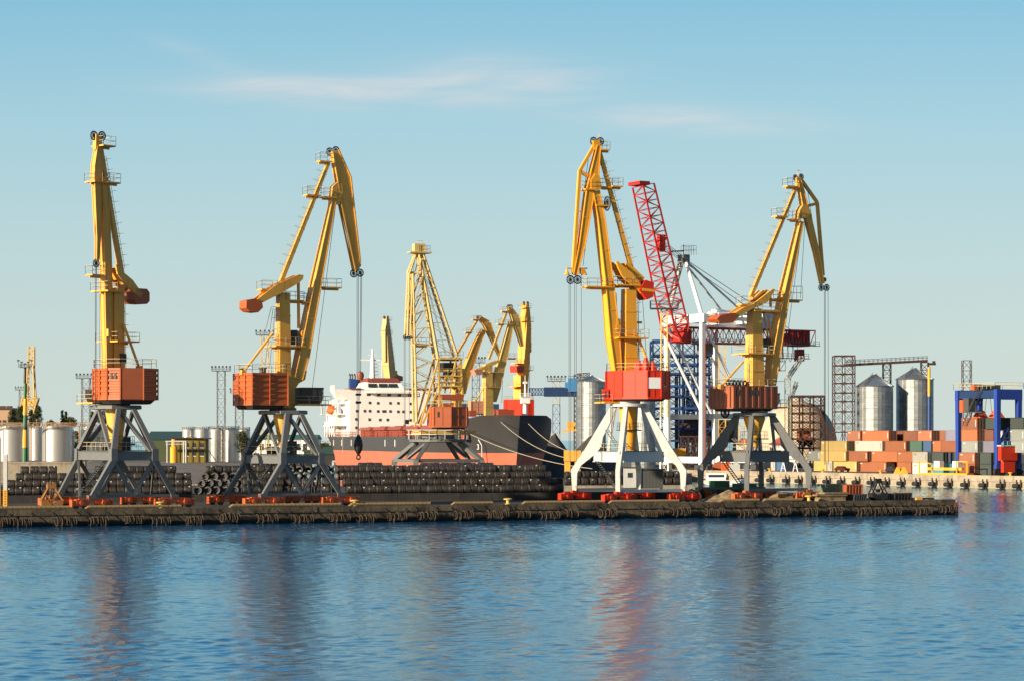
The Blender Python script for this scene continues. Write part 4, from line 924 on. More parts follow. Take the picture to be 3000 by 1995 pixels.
b = MB(); b.box((o_.x-.9,o_.y-.9,DECK+1.5),(o_.x+.9,o_.y+.9,DECK+4.4)); b.build('wall', M['lgrey'], r0); b = MB(); b.box((o_.x-1.05,o_.y-1.05,DECK+4.4),(o_.x+1.05,o_.y+1.05,DECK+4.52)); b.build('roof', M['steel'], r0)
b = MB(); b.box((o_.x-.35,o_.y-.95,DECK+3.0),(o_.x+.35,o_.y-.9,DECK+3.7)); b.build('window', M['glass'], r0)
b = MB(); b.box((o_.x-.75,o_.y-.8,DECK),(o_.x+.75,o_.y+.8,DECK+1.5)); b.build('base', M['plinth'], r0)
# lattice lamp mast beside the shed (yellow upper part, crow's nest)
def lattice_mast(px, py_top, D, base_z, w, label, mat, lamps=0, mats=None, n=None, plat=True, name='lamp_mast', cat='light mast', group=None, wt=None):
    top = PX(px, py_top, D); o = V(top.x, top.y, base_z); r = thing(name, o, label, cat, group); H = top.z-base_z; n = n or max(6, int(H/(w*1.15)))
    mats = mats or [(1.0, mat)]; a = 0.0
    for f, mm in mats:
        b = MB(); k = max(2, int(n*(f-a))); wt_ = w if wt is None else wt
        b.truss(o+V(0,0,H*a), o+V(0,0,H*f), w+(wt_-w)*a, w+(wt_-w)*a, k, w*.08, w*.042, up=V(0,1,0), w2=w+(wt_-w)*f, h2=w+(wt_-w)*f); b.build('mast', mm, r); a = f
    if plat:
        b = MB(); s = w*.5+.7; b.obox(o+V(0,0,H), V(s*1.6,0,0), V(0,s,0), V(0,0,.08)); b.rail([o+V(i*s*1.6,j*s,H+.08) for i, j in ((-1,-1),(1,-1),(1,1),(-1,1))], 1.1, .07, 1.4, closed=True); b.build('platform', M['dgrey'], r)
    for i in range(lamps):
        b = MB(); x = (-1+2*i/max(1,lamps-1))*(w*.5+.7)*1.6; q = o+V(x,-.5,H+1.6); b.obox(q, V(.3,0,0), V(0,.22,-.08), V(0,.08,.2)); b.tube(q, q-V(0,0,1.5), .05, .05, 5); b.build('floodlight', M['steel'], r)
    return r
lattice_mast(1946, 905, 372, DECK, 1.25, 'slim yellow and white lattice mast with a railed top right of the red cabin crane', M['yellow_far'], 0, [(.42, M['white']), (1.0, M['yellow_far'])], wt=.9)
# ------------------------------------------------------------------ middle lattice crane behind the coils
c5 = Crane('lattice_crane', V(PX(1283,1300,388).x, 388, DECK), 200, 'cream yellow lattice jib crane standing before the ship on a low railed portal', 'yellow cranes by the ship', {'main': M['yellow_far']}); p = c5.P; z = c5.z
CRM = M['cream']
cc = V(c5.c.x, c5.c.y, 0); zt = z(1286)
b = MB(); b.lathe([(4.2,zt-.5),(4.6,zt-.4),(4.6,zt),(4.2,zt+.05)], 24, cc); b.lathe([(2.6,zt+.05),(2.6,zt+1.2)], 20, cc); dk5 = b.build('portal_deck', M['grey'], c5.t)
b = MB(); b.rail([cc+V(math.cos(a)*5.0,math.sin(a)*5.0,zt) for a in [math.pi*i/6 for i in range(12)]], 1.5, .10, 1.3, closed=True)
b.build('railing', M['lgrey'], dk5)
for sx in (-1,1):
    for sy in (-1,1):
        l = MB(); k = cc+RD*(sx*5.6)+GD*(sy*5.2); tp = cc+RD*(sx*2.6)+GD*(sy*2.6)
        l.beam(tp+V(0,0,zt-.4), V(k.x,k.y,zt-3.5), .8, .6, up=RD); l.beam(V(k.x,k.y,zt-3.3), V(k.x,k.y,DECK), .8, .8)
        l.beam(tp+V(0,0,zt-.4), V(*(cc+RD*(sx*5.6)).xy, zt-3.4), .4, .4, up=RD); l.beam(V(k.x,k.y,zt-4), V(*(k-RD*sx*2.5).xy, DECK+.4), .35, .35, up=RD); l.build('leg', M['grey'], c5.t)
for sx, sy, ex, ey in ((-1,-1,1,-1),(1,-1,1,1),(1,1,-1,1),(-1,1,-1,-1)):
    l = MB(); l.beam(V(*(cc+RD*sx*5.6+GD*sy*5.2).xy, zt-3.4), V(*(cc+RD*ex*5.6+GD*ey*5.2).xy, zt-3.4), .5, .5); l.build('tie_beam', M['grey'], c5.t)
# slewing platform and house
b = MB(); b.obox(c5.at(-1.0,0,z(1266)), c5.u*4.6, c5.n*2.6, V(0,0,.28)); b.build('turntable', M['yellow_far'], c5.t)
h5 = [(-1.4,-1.8),(-.5,-3.6),(2.2,-3.9),(4.6,-2.6),(4.8,.6),(3.6,2.6),(-.8,2.4)]
hh = house(c5, h5, z(1247), z(1194), 'plain', M['rust']); Q = [c5.w(x,y,0) for x, y in h5]
wall_panel(Q[1], Q[2], .2, .32, z(1222), z(1206), .05, 'door', M['black'], hh); wall_panel(Q[2], Q[3], .3, .38, z(1224), z(1216), .05, 'window', M['glass'], hh); wall_panel(Q[2], Q[3], .6, .68, z(1224), z(1216), .05, 'window', M['glass'], hh)
b = MB(); b.prism([p(x,y) for x, y in ((1284,1155),(1352,1155),(1348,1168),(1340,1172),(1288,1170))], c5.n*3.2); b.build('counterweight', M['rust'], c5.t)
def tubes(pairs, r, name, mat=CRM, w=1.2, cross=True):
    """two parallel tube chords per line, joined by rungs"""
    b = MB()
    for a, e in pairs:
        A, E = p(*a), p(*e); 
        for sg in (-1,1): b.tube(A+c5.n*sg*w*.55, E+c5.n*sg*w, r, r, 6)
        if cross:
            L = (A-E).length; n = max(2, int(L/2.6))
            for i in range(n+1):
                t = i/n; m = A.lerp(E, t); k = w*.55+(w*.45)*t; b.beam(m-c5.n*k, m+c5.n*k, .1, .1)
                if i < n:
                    t2 = (i+1)/n; m2 = A.lerp(E, t2); k2 = w*.55+w*.45*t2; sg = 1 if i % 2 else -1; b.beam(m+c5.n*k*sg, m2-c5.n*k2*sg, .07, .07)
    return b.build(name, mat, c5.t)
tubes([((1207,800),(1216,1235))], .20, 'boom_chord', w=.9); tubes([((1225,745),(1278,1050))], .26, 'tie_chord', w=1.0); tubes([((1236,742),(1335,1045))], .20, 'stay_chord', w=1.0)
b = MB()
for i in range(8):
    t0, t1 = i/8, (i+1)/8
    A0, A1 = p(1208,850).lerp(p(1215,1160), t0), p(1208,850).lerp(p(1215,1160), t1); B0, B1 = p(1230,760).lerp(p(1268,1160), t0), p(1230,760).lerp(p(1268,1160), t1)
    for sg in (-.9,.9):
        b.beam(A0+c5.n*sg, B0+c5.n*sg, .13, .13); b.beam(A0+c5.n*sg, B1+c5.n*sg, .11, .11)
b.build('boom_lattice', CRM, c5.t)
b = MB()
for i in range(1, 6):
    A, B = p(1225,745).lerp(p(1278,1050), i/6), p(1236,742).lerp(p(1335,1045), i/6)
    for sg in (-.9,.9): b.beam(A+c5.n*sg, B+c5.n*sg, .1, .1); b.beam(A+c5.n*sg, p(1236,742).lerp(p(1335,1045), (i+.9)/6)+c5.n*sg, .06, .06)
b.build('stay_lattice', CRM, c5.t)
tubes([((1217,745),(1197,800)),((1197,800),(1190,985)),((1207,800),(1198,985)),((1197,800),(1222,800))], .18, 'fly_jib', w=.7)
b = MB(); b.obox(p(1227,732), c5.u*.9, c5.n*.7, V(0,0,.9)); b.obox(p(1229,741), c5.u*1.8, c5.n*1.0, V(0,0,.1)); b.rail([p(1240,741)+c5.u*i*.9+c5.n*j*.8 for i, j in ((-1,-1),(1,-1),(1,1),(-1,1))], 1.1, .05, 1.2, closed=True)
b.beam(p(1222,722), p(1222,706), .07, .07); b.beam(p(1237,722), p(1238,706), .07, .07); b.beam(p(1221,706), p(1239,706), .07, .07); b.build('jib_head', CRM, c5.t)
sheave(c5, p(1188,988), .45); sheave(c5, p(1199,988), .45); platform(c5, p(1231,1010), 2.6, 1.6, mat=CRM)
# A-frame tower with its machinery
b = MB()
for sg in (-1.3,1.3):
    for a, e in (((1278,1050),(1280,1190)),((1278,1050),(1222,1250)),((1343,1050),(1348,1180)),((1272,1150),(1232,1240)),((1252,1195),(1272,1250)),((1282,1160),(1300,1245)),((1282,1050),(1343,1050)),((1282,1085),(1343,1085)),((1282,1120),(1345,1120)),((1282,1145),(1300,1100)),((1300,1100),(1340,1140)),((1343,1060),(1310,1110)),((1330,1045),(1310,1150))): b.beam(p(*a)+c5.n*sg, p(*e)+c5.n*sg, .26, .26, up=c5.u)
for y in (1050,1085,1120,1150):
    for x in (1280,1343): b.beam(p(x,y)-c5.n*1.3, p(x,y)+c5.n*1.3, .2, .2)
b.build('tower_frame', M['yellow_far'], c5.t)
b = MB(); b.obox(p(1312,1075), c5.u*1.1, c5.n*.8, V(0,0,.7)); b.tube(p(1312,1095)-c5.n, p(1312,1095)+c5.n, .55, .55, 12); b.build('luffing_gear', M['steel'], c5.t)
platform(c5, p(1314,1050), 3.9, 3.2); platform(c5, p(1314,1100), 3.6, 3.0); platform(c5, p(1312,1130), 3.6, 3.0)
cables(c5, [(p(1184,990), p(1184,1255)), (p(1199,990), p(1199,1235)), (p(1215,760), p(1190,980)), (p(1187,990), p(1187,1255))])
b = MB(); b.obox(p(1192,1235), c5.u*.3, c5.n*.2, V(0,0,.35)); b.build('hook_block', M['black'], c5.t)
b = MB(); A = p(1237,760)+c5.u*.3; b.ladder(A, p(1306,1040), c5.n, .5, .6, .05); b.ladder(p(1213,840), p(1220,1150), c5.n, .5, .6, .05); b.build('ladder', M['railing'], c5.t)

# ------------------------------------------------------------------ smaller cranes on the quay behind the ship
def far_crane(base, ang, label, mats, pts, hpoly, hz, hmat, col, ring_y, style='plain'):
    c = Crane('portal_crane', base, ang, label, 'yellow cranes by the ship', mats); p = c.P; z = c.z
    zr = z(ring_y); L = 10.4; cc = V(c.c.x, c.c.y, 0)
    for sx in (-1,1):
        for sy in (-1,1):
            l = MB(); l.beam(cc+RD*sx*1.8+GD*sy*1.8+V(0,0,zr), cc+RD*sx*L/2+GD*sy*L/2+V(0,0,LAND), .7, .7, up=RD); l.build('leg', M['grey'], c.t)
    b = MB(); b.lathe([(3.0,zr-.3),(3.1,zr)], 16, cc); b.lathe([(1.2,LAND+5),(1.3,zr)], 12, cc); b.build('slewing_ring', M['grey'], c.t)
    upper(c, zr, z(col[0]), 0, (col[1], col[2]))
    h = house(c, hpoly, z(hz[1]), z(hz[0]), style, hmat)
    for nm, seq in pts.items():
        if nm in ('boom', 'fly_jib'): boxbeam(c, [(p(x,y), d, w) for x, y, d, w in seq], 0, nm)
        elif nm == 'tie': tie(c, p(*seq[0]), p(*seq[1]), .5)
        elif nm == 'plat':
            for x, y, a, e in seq: platform(c, p(x,y), a, e)
        elif nm == 'lever':
            l = MB()
            for sg in (-.8,.8): l.prism([p(*q)+c.n*sg for q in seq], c.n*.4)
            l.build('rocker_lever', mats['main'], c.t)
        elif nm == 'cw': l = MB(); l.prism([p(*q) for q in seq], c.n*2.4); l.build('counterweight', hmat, c.t)
        elif nm == 'cables': cables(c, [(p(*a), p(*e)) for a, e in seq], .05)
        elif nm == 'rod': strut(c, p(*seq[0]), p(*seq[1]), .4)
        elif nm == 'sheaves':
            for x, y in seq: sheave(c, p(x,y), .6)
    return c
def qb_(px, D): q = PX(px, 1300, D); return V(q.x, q.y, LAND)
far_crane(qb_(1428, 625), 28, 'yellow crane with bent plate jib and salmon cabin behind the ship bow', {'main': M['yellow_far']},
    dict(boom=[(1443,1175,1.5,1.3),(1450,1135,2.4,1.5),(1476,1035,1.9,1.3),(1499,942,1.2,.9)], fly_jib=[(1491,900,.8,.9),(1510,935,2.2,1.0),(1520,975,1.4,.9),(1529,1015,.7,.7)],
         tie=[(1487,908),(1432,1052)], plat=[(1478,912,2,1.4),(1467,949,2.2,1.6),(1492,949,1.6,1.4),(1497,1048,3,1.8),(1447,1090,4,3),(1436,1133,4,3.4)], lever=[(1457,1054),(1462,1060),(1434,1072),(1398,1092),(1394,1083),(1430,1064)],
         cw=[(1383,1085),(1392,1080),(1411,1088),(1404,1098),(1390,1098)], rod=[(1422,1128),(1393,1173)], sheaves=[(1490,899),(1497,899)], cables=[((1527,1017),(1527,1260)),((1400,1098),(1395,1170)),((1473,1080),(1470,1180))]),
    [(-5.0,.6),(-4.2,-2.4),(-.7,-1.0),(-.2,2.2),(-3,3)], (1176,1208), paint('salmon paint', (0.58,0.26,0.15), (0.2,0.1,0.06), .3), (1068,2.4,1.9), 1222)
far_crane(qb_(1523, 660), 232, 'upright yellow crane with a bright red cabin behind the bow mast of the ship', {'main': M['yellow_fresh']},
    dict(boom=[(1527,1170,2.0,2.2),(1533,1060,2.3,2.4),(1540,960,2.0,2.2),(1540,905,1.4,1.6)], fly_jib=[(1540,890,1.0,1.3),(1538,930,2.0,1.6),(1536,985,1.2,1.2)],
         tie=[(1546,905),(1553,1028)], plat=[(1538,902,3,2.0),(1540,941,4.4,2.2),(1515,1064,3,2.4),(1545,1083,2.6,2.2),(1512,1132,3,2.6)],
         cw=[(1503,1072),(1507,1071),(1526,1072),(1526,1090),(1505,1091)], sheaves=[(1535,890),(1546,890),(1553,1027)], cables=[((1552,1030),(1552,1165)),((1548,900),(1550,1170))]),
    [(-4.4,.2),(-3.6,-2.6),(.6,-3.4),(1.4,-3.0),(3.6,-2.2),(3.8,2),(-2,3)], (1171,1218), M['red'], (1100,2.6,2.4), 1224)
far_crane(qb_(1338, 700), 30, 'dull yellow crane in shade whose bent jib shows right of the lattice crane', {'main': M['yellow']},
    dict(boom=[(1349,1150,2.4,1.8),(1362,1100,2.6,1.7),(1395,1010,1.9,1.4),(1416,968,1.2,1.0)], fly_jib=[(1404,931,.8,1.0),(1426,950,2.3,1.1),(1440,985,1.6,1.0),(1462,1040,.7,.7)],
         tie=[(1399,938),(1338,1038)], plat=[(1372,973,2.4,1.6),(1392,936,2,1.4),(1408,974,2,1.6)], sheaves=[(1400,931),(1408,931),(1463,1043)]),
    [(-5.4,.6),(-4.6,-2.4),(-.7,-1.0),(-.2,2.2),(-3,3)], (1180,1215), M['orange'], (1075,2.4,1.9), 1224)
far_crane(qb_(1150, 800), 236, 'pale cream crane with an upright jib rising behind the white superstructure of the ship', {'main': M['cream']},
    dict(boom=[(1140,1110,2.2,2.4),(1136,1070,2.6,2.6),(1132,990,2.0,2.2),(1130,935,1.4,1.5)], fly_jib=[(1131,930,1.0,1.2),(1128,970,2.0,1.6),(1128,1060,1.2,1.2)], tie=[(1137,935),(1155,1085)],
         plat=[(1132,976,4,2.2),(1134,938,2.6,2)], sheaves=[(1126,931),(1136,931)], cw=[(1150,1102),(1158,1098),(1172,1102),(1172,1115),(1160,1118),(1150,1112)], lever=[(1138,1082),(1148,1080),(1160,1098),(1150,1104)]),
    [(-4.4,.2),(-3.6,-2.6),(.6,-3.4),(3.6,-2.2),(3.8,2),(-2,3)], (1180,1215), M['orange'], (1085,2.6,2.2), 1226)

# ------------------------------------------------------------------ the bulk carrier
SB, SS = V(1.6, 480, 0), V(-39.5, 659, 0)                     # bow tip, stern centre
sd = (SB-SS).normalized(); sn = V(-sd.y, sd.x, 0)             # sn points to the camera-right side
if sn.x < 0: sn = -sn
SL = (SB-SS).length; HB = 12.6
ship = thing('cargo_ship', V(*((SB+SS)/2).xy, 0), 'black and red bulk carrier with a white bridge house moored behind the coil stacks', 'ship')
def hull_section(f, zf):
    """half breadth of the hull at station f (0 stern, 1 bow tip) and height fraction zf (0 keel line, 1 deck)"""
    full = HB
    if f > .72:
        t = (f-.72)/.28; deck = full*math.sqrt(max(0, 1-t**3.0)); wl = full*max(0.0, 1-(t/.93)**2.4)**.8 if t < .93 else 0.0
        return wl+(deck-wl)*zf**1.6
    if f < .16:
        t = 1-f/.16; deck = full*(1-.14*t**2); wl = full*(1-t**1.7*.97)
        return wl+(deck-wl)*min(1, zf*1.05)**.8
    return full
def deckz(f): return (12.1 if f < .04 else 11.3 if f < .90 else 11.3+3.4*min(1, (f-.90)/.03)+0.7*max(0,(f-.93)/.07)) if f < .97 else 15.4
fs_ = [0,.01,.03,.05,.08,.12,.16,.25,.4,.55,.70,.76,.81,.85,.88,.895,.91,.925,.94,.955,.97,.98,.99,.996,1.0]
ZL = 7.9                                                       # black / red boundary
def hull_part(z0f, z1f, nz, name, mat):
    b = MB(); rows = []
    for f in fs_:
        dz = deckz(f); rowp = []
        for side in (-1, 1):
            for k in range(nz+1):
                zz = z0f(f)+(z1f(f)-z0f(f))*k/nz; zf = max(0.0, (zz+.5)/(dz+.5)); hb = hull_section(f, zf)
                ff = f
                if f > .78: ff = f-.03*((f-.78)/.22)**1.5*(1-min(1, zf))    # raked stem
                rowp.append(SS+sd*(ff*SL)+sn*(side*hb)+V(0,0,zz))
        rows.append(rowp)
    m = 2*(nz+1); vs = [q for r in rows for q in r]; fcs = []
    for i in range(len(rows)-1):
        for k in range(nz): fcs.append((i*m+k, (i+1)*m+k, (i+1)*m+k+1, i*m+k+1))
        for k in range(nz+1, 2*nz+1): fcs.append((i*m+k, i*m+k+1, (i+1)*m+k+1, (i+1)*m+k))
        fcs.append((i*m+nz, (i+1)*m+nz, (i+1)*m+m-1, i*m+m-1))
    for k in range(nz): fcs.append((k, k+1, nz+1+k+1, nz+1+k))
    b.add(vs, fcs); return b.build(name, mat, ship, smooth=True)
hull_part(lambda f: -1.0, lambda f: ZL, 6, 'lower_hull', M['hull_red'])
hull = hull_part(lambda f: ZL+.004, lambda f: deckz(f), 6, 'hull', M['hull_black'])
def sp_(f, s, z): return SS+sd*(f*SL)+sn*s+V(0,0,z)
b = MB(); b.hexa([sp_(.03,-11.5,11.28),sp_(.895,-11.5,11.28),sp_(.895,11.5,11.28),sp_(.03,11.5,11.28)], [sp_(.03,-11.5,11.36),sp_(.895,-11.5,11.36),sp_(.895,11.5,11.36),sp_(.03,11.5,11.36)]); b.build('main_deck', M['deck_red'], ship)
# hatches, coamings and bulwark rails in red oxide
for i in range(6):
    f0, f1 = .21+i*.115, .21+i*.115+.09; b = MB()
    b.hexa([sp_(f0,-8,11.36),sp_(f1,-8,11.36),sp_(f1,8,11.36),sp_(f0,8,11.36)], [sp_(f0,-8,12.9),sp_(f1,-8,12.9),sp_(f1,8,12.9),sp_(f0,8,12.9)])
    b.hexa([sp_(f0-.003,-8.6,12.9),sp_(f1+.003,-8.6,12.9),sp_(f1+.003,8.6,12.9),sp_(f0-.003,8.6,12.9)], [sp_(f0,-8.2,13.7),sp_(f1,-8.2,13.7),sp_(f1,8.2,13.7),sp_(f0,8.2,13.7)]); b.build('hatch', M['deck_red'], ship)
    b = MB(); b.obox(sp_(f1+.012,-5,12.6), sd*.9, sn*1.2, V(0,0,1.3)); b.obox(sp_(f1+.012,4,12.4), sd*.9, sn*1.0, V(0,0,1.1)); b.tube(sp_(f1+.01,0,11.3), sp_(f1+.01,0,14.4), .35, .35, 8); b.build('deck_house', M['deck_red'], ship)
b = MB(); b.rail([sp_(.03+i*.05,-12.2,11.3) for i in range(18)], 1.2, .12, 2.2); b.rail([sp_(.0,-9,12.1), sp_(.0,9,12.1)], 1.1, .1, 2)
b.build('deck_railing', M['deck_red'], ship)
# superstructure
WH = M['white']; f1 = .155; fa = .045; zs0 = 11.3
zt_ = CAMZ+(HY-1140)/FPX*(SS+sd*(f1*SL)).y                     # top of the flat front at photo row 1135
sup = MB(); sup.hexa([sp_(fa+.03,-9.2,zs0),sp_(f1,-9.2,zs0),sp_(f1,11.2,zs0),sp_(fa+.03,11.2,zs0)], [sp_(fa+.03,-9.2,zt_-2.6),sp_(f1,-9.2,zt_-2.6),sp_(f1,11.2,zt_-2.6),sp_(fa+.03,11.2,zt_-2.6)])
sup.hexa([sp_(f1-.045,-11.6,zt_-2.6),sp_(f1,-9.4,zt_-2.6),sp_(f1,11.4,zt_-2.6),sp_(f1-.045,11.6,zt_-2.6)], [sp_(f1-.045,-13.3,zt_),sp_(f1+.001,-13.3,zt_),sp_(f1+.001,12.6,zt_),sp_(f1-.045,12.6,zt_)])
st = sup.build('superstructure', WH, ship)
b = MB(); b.hexa([sp_(f1-.05,-6.6,zt_-.25),sp_(f1+.002,-6.0,zt_-.25),sp_(f1+.002,5.2,zt_-.25),sp_(f1-.05,5.8,zt_-.25)], [sp_(f1-.05,-5.2,zt_+1.9),sp_(f1-.002,-4.6,zt_+1.9),sp_(f1-.002,4.2,zt_+1.9),sp_(f1-.05,4.8,zt_+1.9)]); b.build('wheelhouse', WH, st)
b = MB(); b.hexa([sp_(f1-.05,-4.9,zt_+1.9),sp_(f1+.0,-4.6,zt_+1.9),sp_(f1+.0,4.2,zt_+1.9),sp_(f1-.05,4.6,zt_+1.9)], [sp_(f1-.045,-4.2,zt_+3.0),sp_(f1-.012,-4.0,zt_+3.0),sp_(f1-.012,3.6,zt_+3.0),sp_(f1-.045,3.8,zt_+3.0)]); b.build('wheelhouse_roof', M['deck_red'], st)
b = MB()
b.hexa([sp_(f1-.046,-9.4,zt_),sp_(f1+.003,-9.4,zt_),sp_(f1+.003,-6.2,zt_),sp_(f1-.046,-6.2,zt_)],[sp_(f1-.046,-9.4,zt_+.3),sp_(f1+.003,-9.4,zt_+.3),sp_(f1+.003,-6.2,zt_+.3),sp_(f1-.046,-6.2,zt_+.3)])
b.hexa([sp_(f1-.046,5.4,zt_),sp_(f1+.003,5.4,zt_),sp_(f1+.003,12.5,zt_),sp_(f1-.046,12.5,zt_)],[sp_(f1-.046,5.4,zt_+.3),sp_(f1+.003,5.4,zt_+.3),sp_(f1+.003,12.5,zt_+.3),sp_(f1-.046,12.5,zt_+.3)])
b.build('bulwark_trim', M['deck_red'], st)
for s0 in (-4.4,-1.6,1.0):
    b = MB(); b.hexa([sp_(f1+.0005,s0,zt_+.55),sp_(f1+.0022,s0,zt_+.55),sp_(f1+.0022,s0+2.2,zt_+.55),sp_(f1+.0005,s0+2.2,zt_+.55)],[sp_(f1-.003,s0,zt_+1.5),sp_(f1-.0006,s0,zt_+1.5),sp_(f1-.0006,s0+2.2,zt_+1.5),sp_(f1-.003,s0+2.2,zt_+1.5)]); b.build('bridge_window', M['glass'], st)
yy_ = (SS+sd*(f1*SL)).y
def supx(px, py):                                              # front wall point at a photo pixel
    A = sp_(f1, 0, 0); k = (px-CX)/FPX; s = (k*A.y-A.x)/(sn.x-k*sn.y); q = A+sn*s; return s, CAMZ-(py-HY)/FPX*q.y
WIN = [(1080,1155,1.1),(1110,1155,1.1),(1140,1156,1.1),(1170,1157,1.1),(1200,1157,1.1),(1046,1178,.6),(1083,1179,.6),(1107,1180,.6),(1143,1180,.6),(1166,1180,.6),(1203,1182,.6),
       (1045,1203,.6),(1068,1203,.6),(1083,1203,.6),(1107,1204,.6),(1125,1204,1.1),(1143,1204,.6),(1166,1205,.6),(1181,1205,.6),(1203,1206,.6),(1043,1227,.6),(1082,1228,.6),(1113,1229,.6),(1135,1229,.6),(1203,1230,.6),(1043,1252,.5),(1082,1253,.5)]
for px, py, ww in WIN:
    s, zz = supx(px, py); b = MB(); b.hexa([sp_(f1-.0003,s-ww*.44,zz-.33),sp_(f1+.0006,s-ww*.44,zz-.33),sp_(f1+.0006,s+ww*.44,zz-.33),sp_(f1-.0003,s+ww*.44,zz-.33)],[sp_(f1-.0003,s-ww*.44,zz+.33),sp_(f1+.0006,s-ww*.44,zz+.33),sp_(f1+.0006,s+ww*.44,zz+.33),sp_(f1-.0003,s+ww*.44,zz+.33)]); b.build('window', M['glass'], st)
s0, z0_ = supx(1070, 1150); s1, _ = supx(1195, 1150)
b = MB(); b.obox(sp_(f1+.004,(s0+s1)/2,z0_), sd*.6, sn*((s1-s0)/2), V(0,0,.1)); b.rail([sp_(f1+.007,s0,z0_),sp_(f1+.007,s1,z0_)], 1.0, .08, 1.2); b.build('bridge_walkway', WH, st)
# open side decks with stanchions and stairs, aft of the front
b = MB()
for i, zd in enumerate((zs0+3.0, zs0+6.0, zs0+8.8)):
    w0 = -12.4+.5*i; b.obox(sp_(.075,(-9.2+w0)/2,zd), sd*SL*(.055-.008*i), sn*((-9.2-w0)/2+.1), V(0,0,.12))
    b.rail([sp_(.13-.008*i,w0,zd), sp_(.022+.008*i,w0,zd), sp_(.022+.008*i,-4,zd)], 1.0, .1, 1.6)
    for k in range(5): b.tube(sp_(.03+k*.022,w0+.1,zd-2.9), sp_(.03+k*.022,w0+.1,zd), .12, .12, 6)
for i in range(3): b.beam(sp_(.06+.01*i,-11,zs0+i*3.0), sp_(.09+.01*i,-11,zs0+3.0+i*2.9), .5, .14)
for k in range(7): b.tube(sp_(.012+k*.008,-11.2+k*.5,zs0), sp_(.012+k*.008,-11.2+k*.5,zs0+5.6), .14, .14, 6)
b.obox(sp_(.04,-6,zs0+3.0), sd*4.5, sn*4.5, V(0,0,3.0)); b.build('side_decks', WH, ship)
b = MB(); b.tube(sp_(.005,-12.4,zs0+6.2), sp_(.004,-12.7,zs0+10.0), .22, .22, 6); b.tube(sp_(.01,-11.4,zs0+6.2), sp_(.012,-10.9,zs0+9.6), .16, .16, 6); b.obox(sp_(.012,-11.5,zs0+6.1), sd*2.0, sn*1.4, V(0,0,.15)); b.build('davit', M['lgrey'], ship)
b = MB()
q0 = sp_(.085,-12.2,zs0+7.0); ax = sd
b.lathe([(.05,-3.4),(.7,-2.8),(1.05,-1.2),(1.1,1.2),(.75,2.8),(.05,3.4)], 12, q0, ax); b.obox(q0+V(0,0,.6), sd*1.4, sn*.7, V(0,0,.7)); b.build('lifeboat', paint('lifeboat orange', (0.75,0.13,0.03), (0.3,0.08,0.03), .2), ship, smooth=True)
b = MB(); b.hexa([sp_(.075,-7.2,zt_-.5),sp_(.09,-7.2,zt_-.5),sp_(.09,-4.9,zt_-.5),sp_(.075,-4.9,zt_-.5)],[sp_(.076,-7.2,zt_+3.1),sp_(.09,-7.2,zt_+3.1),sp_(.09,-4.9,zt_+2.8),sp_(.076,-4.9,zt_+2.8)]); fu = b.build('funnel', M['blue'], ship)
for s in (-6.9,-6.3,-5.6):
    b = MB(); b.tube(sp_(.08,s,zt_+2.9), sp_(.08,s,zt_+3.9), .2, .2, 8); b.tube(sp_(.08,s,zt_+3.8), sp_(.076,s,zt_+4.3), .22, .22, 8); b.build('exhaust_pipe', M['steel'], fu)
b = MB(); b.lathe([(.7,0),(.75,2.6),(1.0,3.4),(.8,4.3),(.3,4.6)], 12, sp_(.085,-4.3,zt_+.4)); b.build('ventilator', M['rust'], ship, smooth=True)
b = MB(); m0 = sp_(.115,-2.0,zt_+1.5); b.tube(m0, m0+V(0,0,7.0), .75, .5, 10); b.tube(m0+V(0,0,7.0), m0+V(0,0,9.2), .3, .2, 8); b.beam(m0+V(0,0,6.3)-sn*3.2, m0+V(0,0,6.3)+sn*2.2, .4, .3); b.beam(m0+V(0,0,7.6)-sn*1.0, m0+V(0,0,7.6)+sn*1.0, .25, .2); b.beam(m0+V(0,0,9.1)-sn*.7, m0+V(0,0,9.1)+sn*.5, .2, .15)
for k in range(6): b.beam(m0+V(0,0,.6+k*.95), m0+V(0,0,.6+k*.95)+sn*2.4, .1, .14)
b.tube(m0+sn*2.4, m0+sn*2.4+V(0,0,6), .08, .08, 5); b.build('radar_mast', WH, ship)
b = MB(); b.tube(sp_(.13,-5.6,zt_+.2), sp_(.13,-5.6,zt_+2.6), .1, .1, 5); b.rail([sp_(f1,-13.2,zt_),sp_(f1-.04,-13.2,zt_)], 1.0, .08, 2); b.rail([sp_(f1-.04,5,zt_+1),sp_(f1-.04,11,zt_)], 1.1, .08, 2); b.build('bridge_railing', WH, st)
# fore mast, anchor, windlass, marks on the bow
m0 = sp_(.945, 3.4, 15.0); b = MB(); b.tube(m0, m0+V(0,0,3.2), .5, .42, 10); b.obox(m0+V(0,0,3.5), sd*.7, sn*.85, V(0,0,.6)); b.obox(m0+V(0,0,4.2), sd*.9, sn*1.1, V(0,0,.07)); b.rail([m0+V(0,0,4.25)+sd*i*.85+sn*j*1.05 for i, j in ((-1,-1),(1,-1),(1,1),(-1,1))], .7, .05, 1.0, closed=True); b.tube(m0+V(0,0,4.2), m0+V(0,0,7.2), .2, .14, 8); b.obox(m0+V(0,0,7.1), sd*.3, sn*.4, V(0,0,.2)); b.tube(m0+V(0,0,7.2), m0+V(0,0,8.6), .07, .05, 6); b.build('fore_mast', WH, ship)
b = MB(); b.obox(sp_(.95,-1,15.9), sd*1.2, sn*1.6, V(0,0,.7)); b.obox(sp_(.955,-8,15.8), sd*.8, sn*.7, V(0,0,.6)); b.tube(sp_(.93,-1,16.0)-sn*1.5, sp_(.93,-1,16.0)+sn*1.5, .8, .8, 10); b.build('windlass', M['deck_red'], ship)
b = MB(); b.rail([sp_(.90+i*.012,-hull_section(.90+i*.012,1)+.4,15.2) for i in range(6)], .9, .09, 1.6); b.build('bow_railing', M['deck_red'], ship)
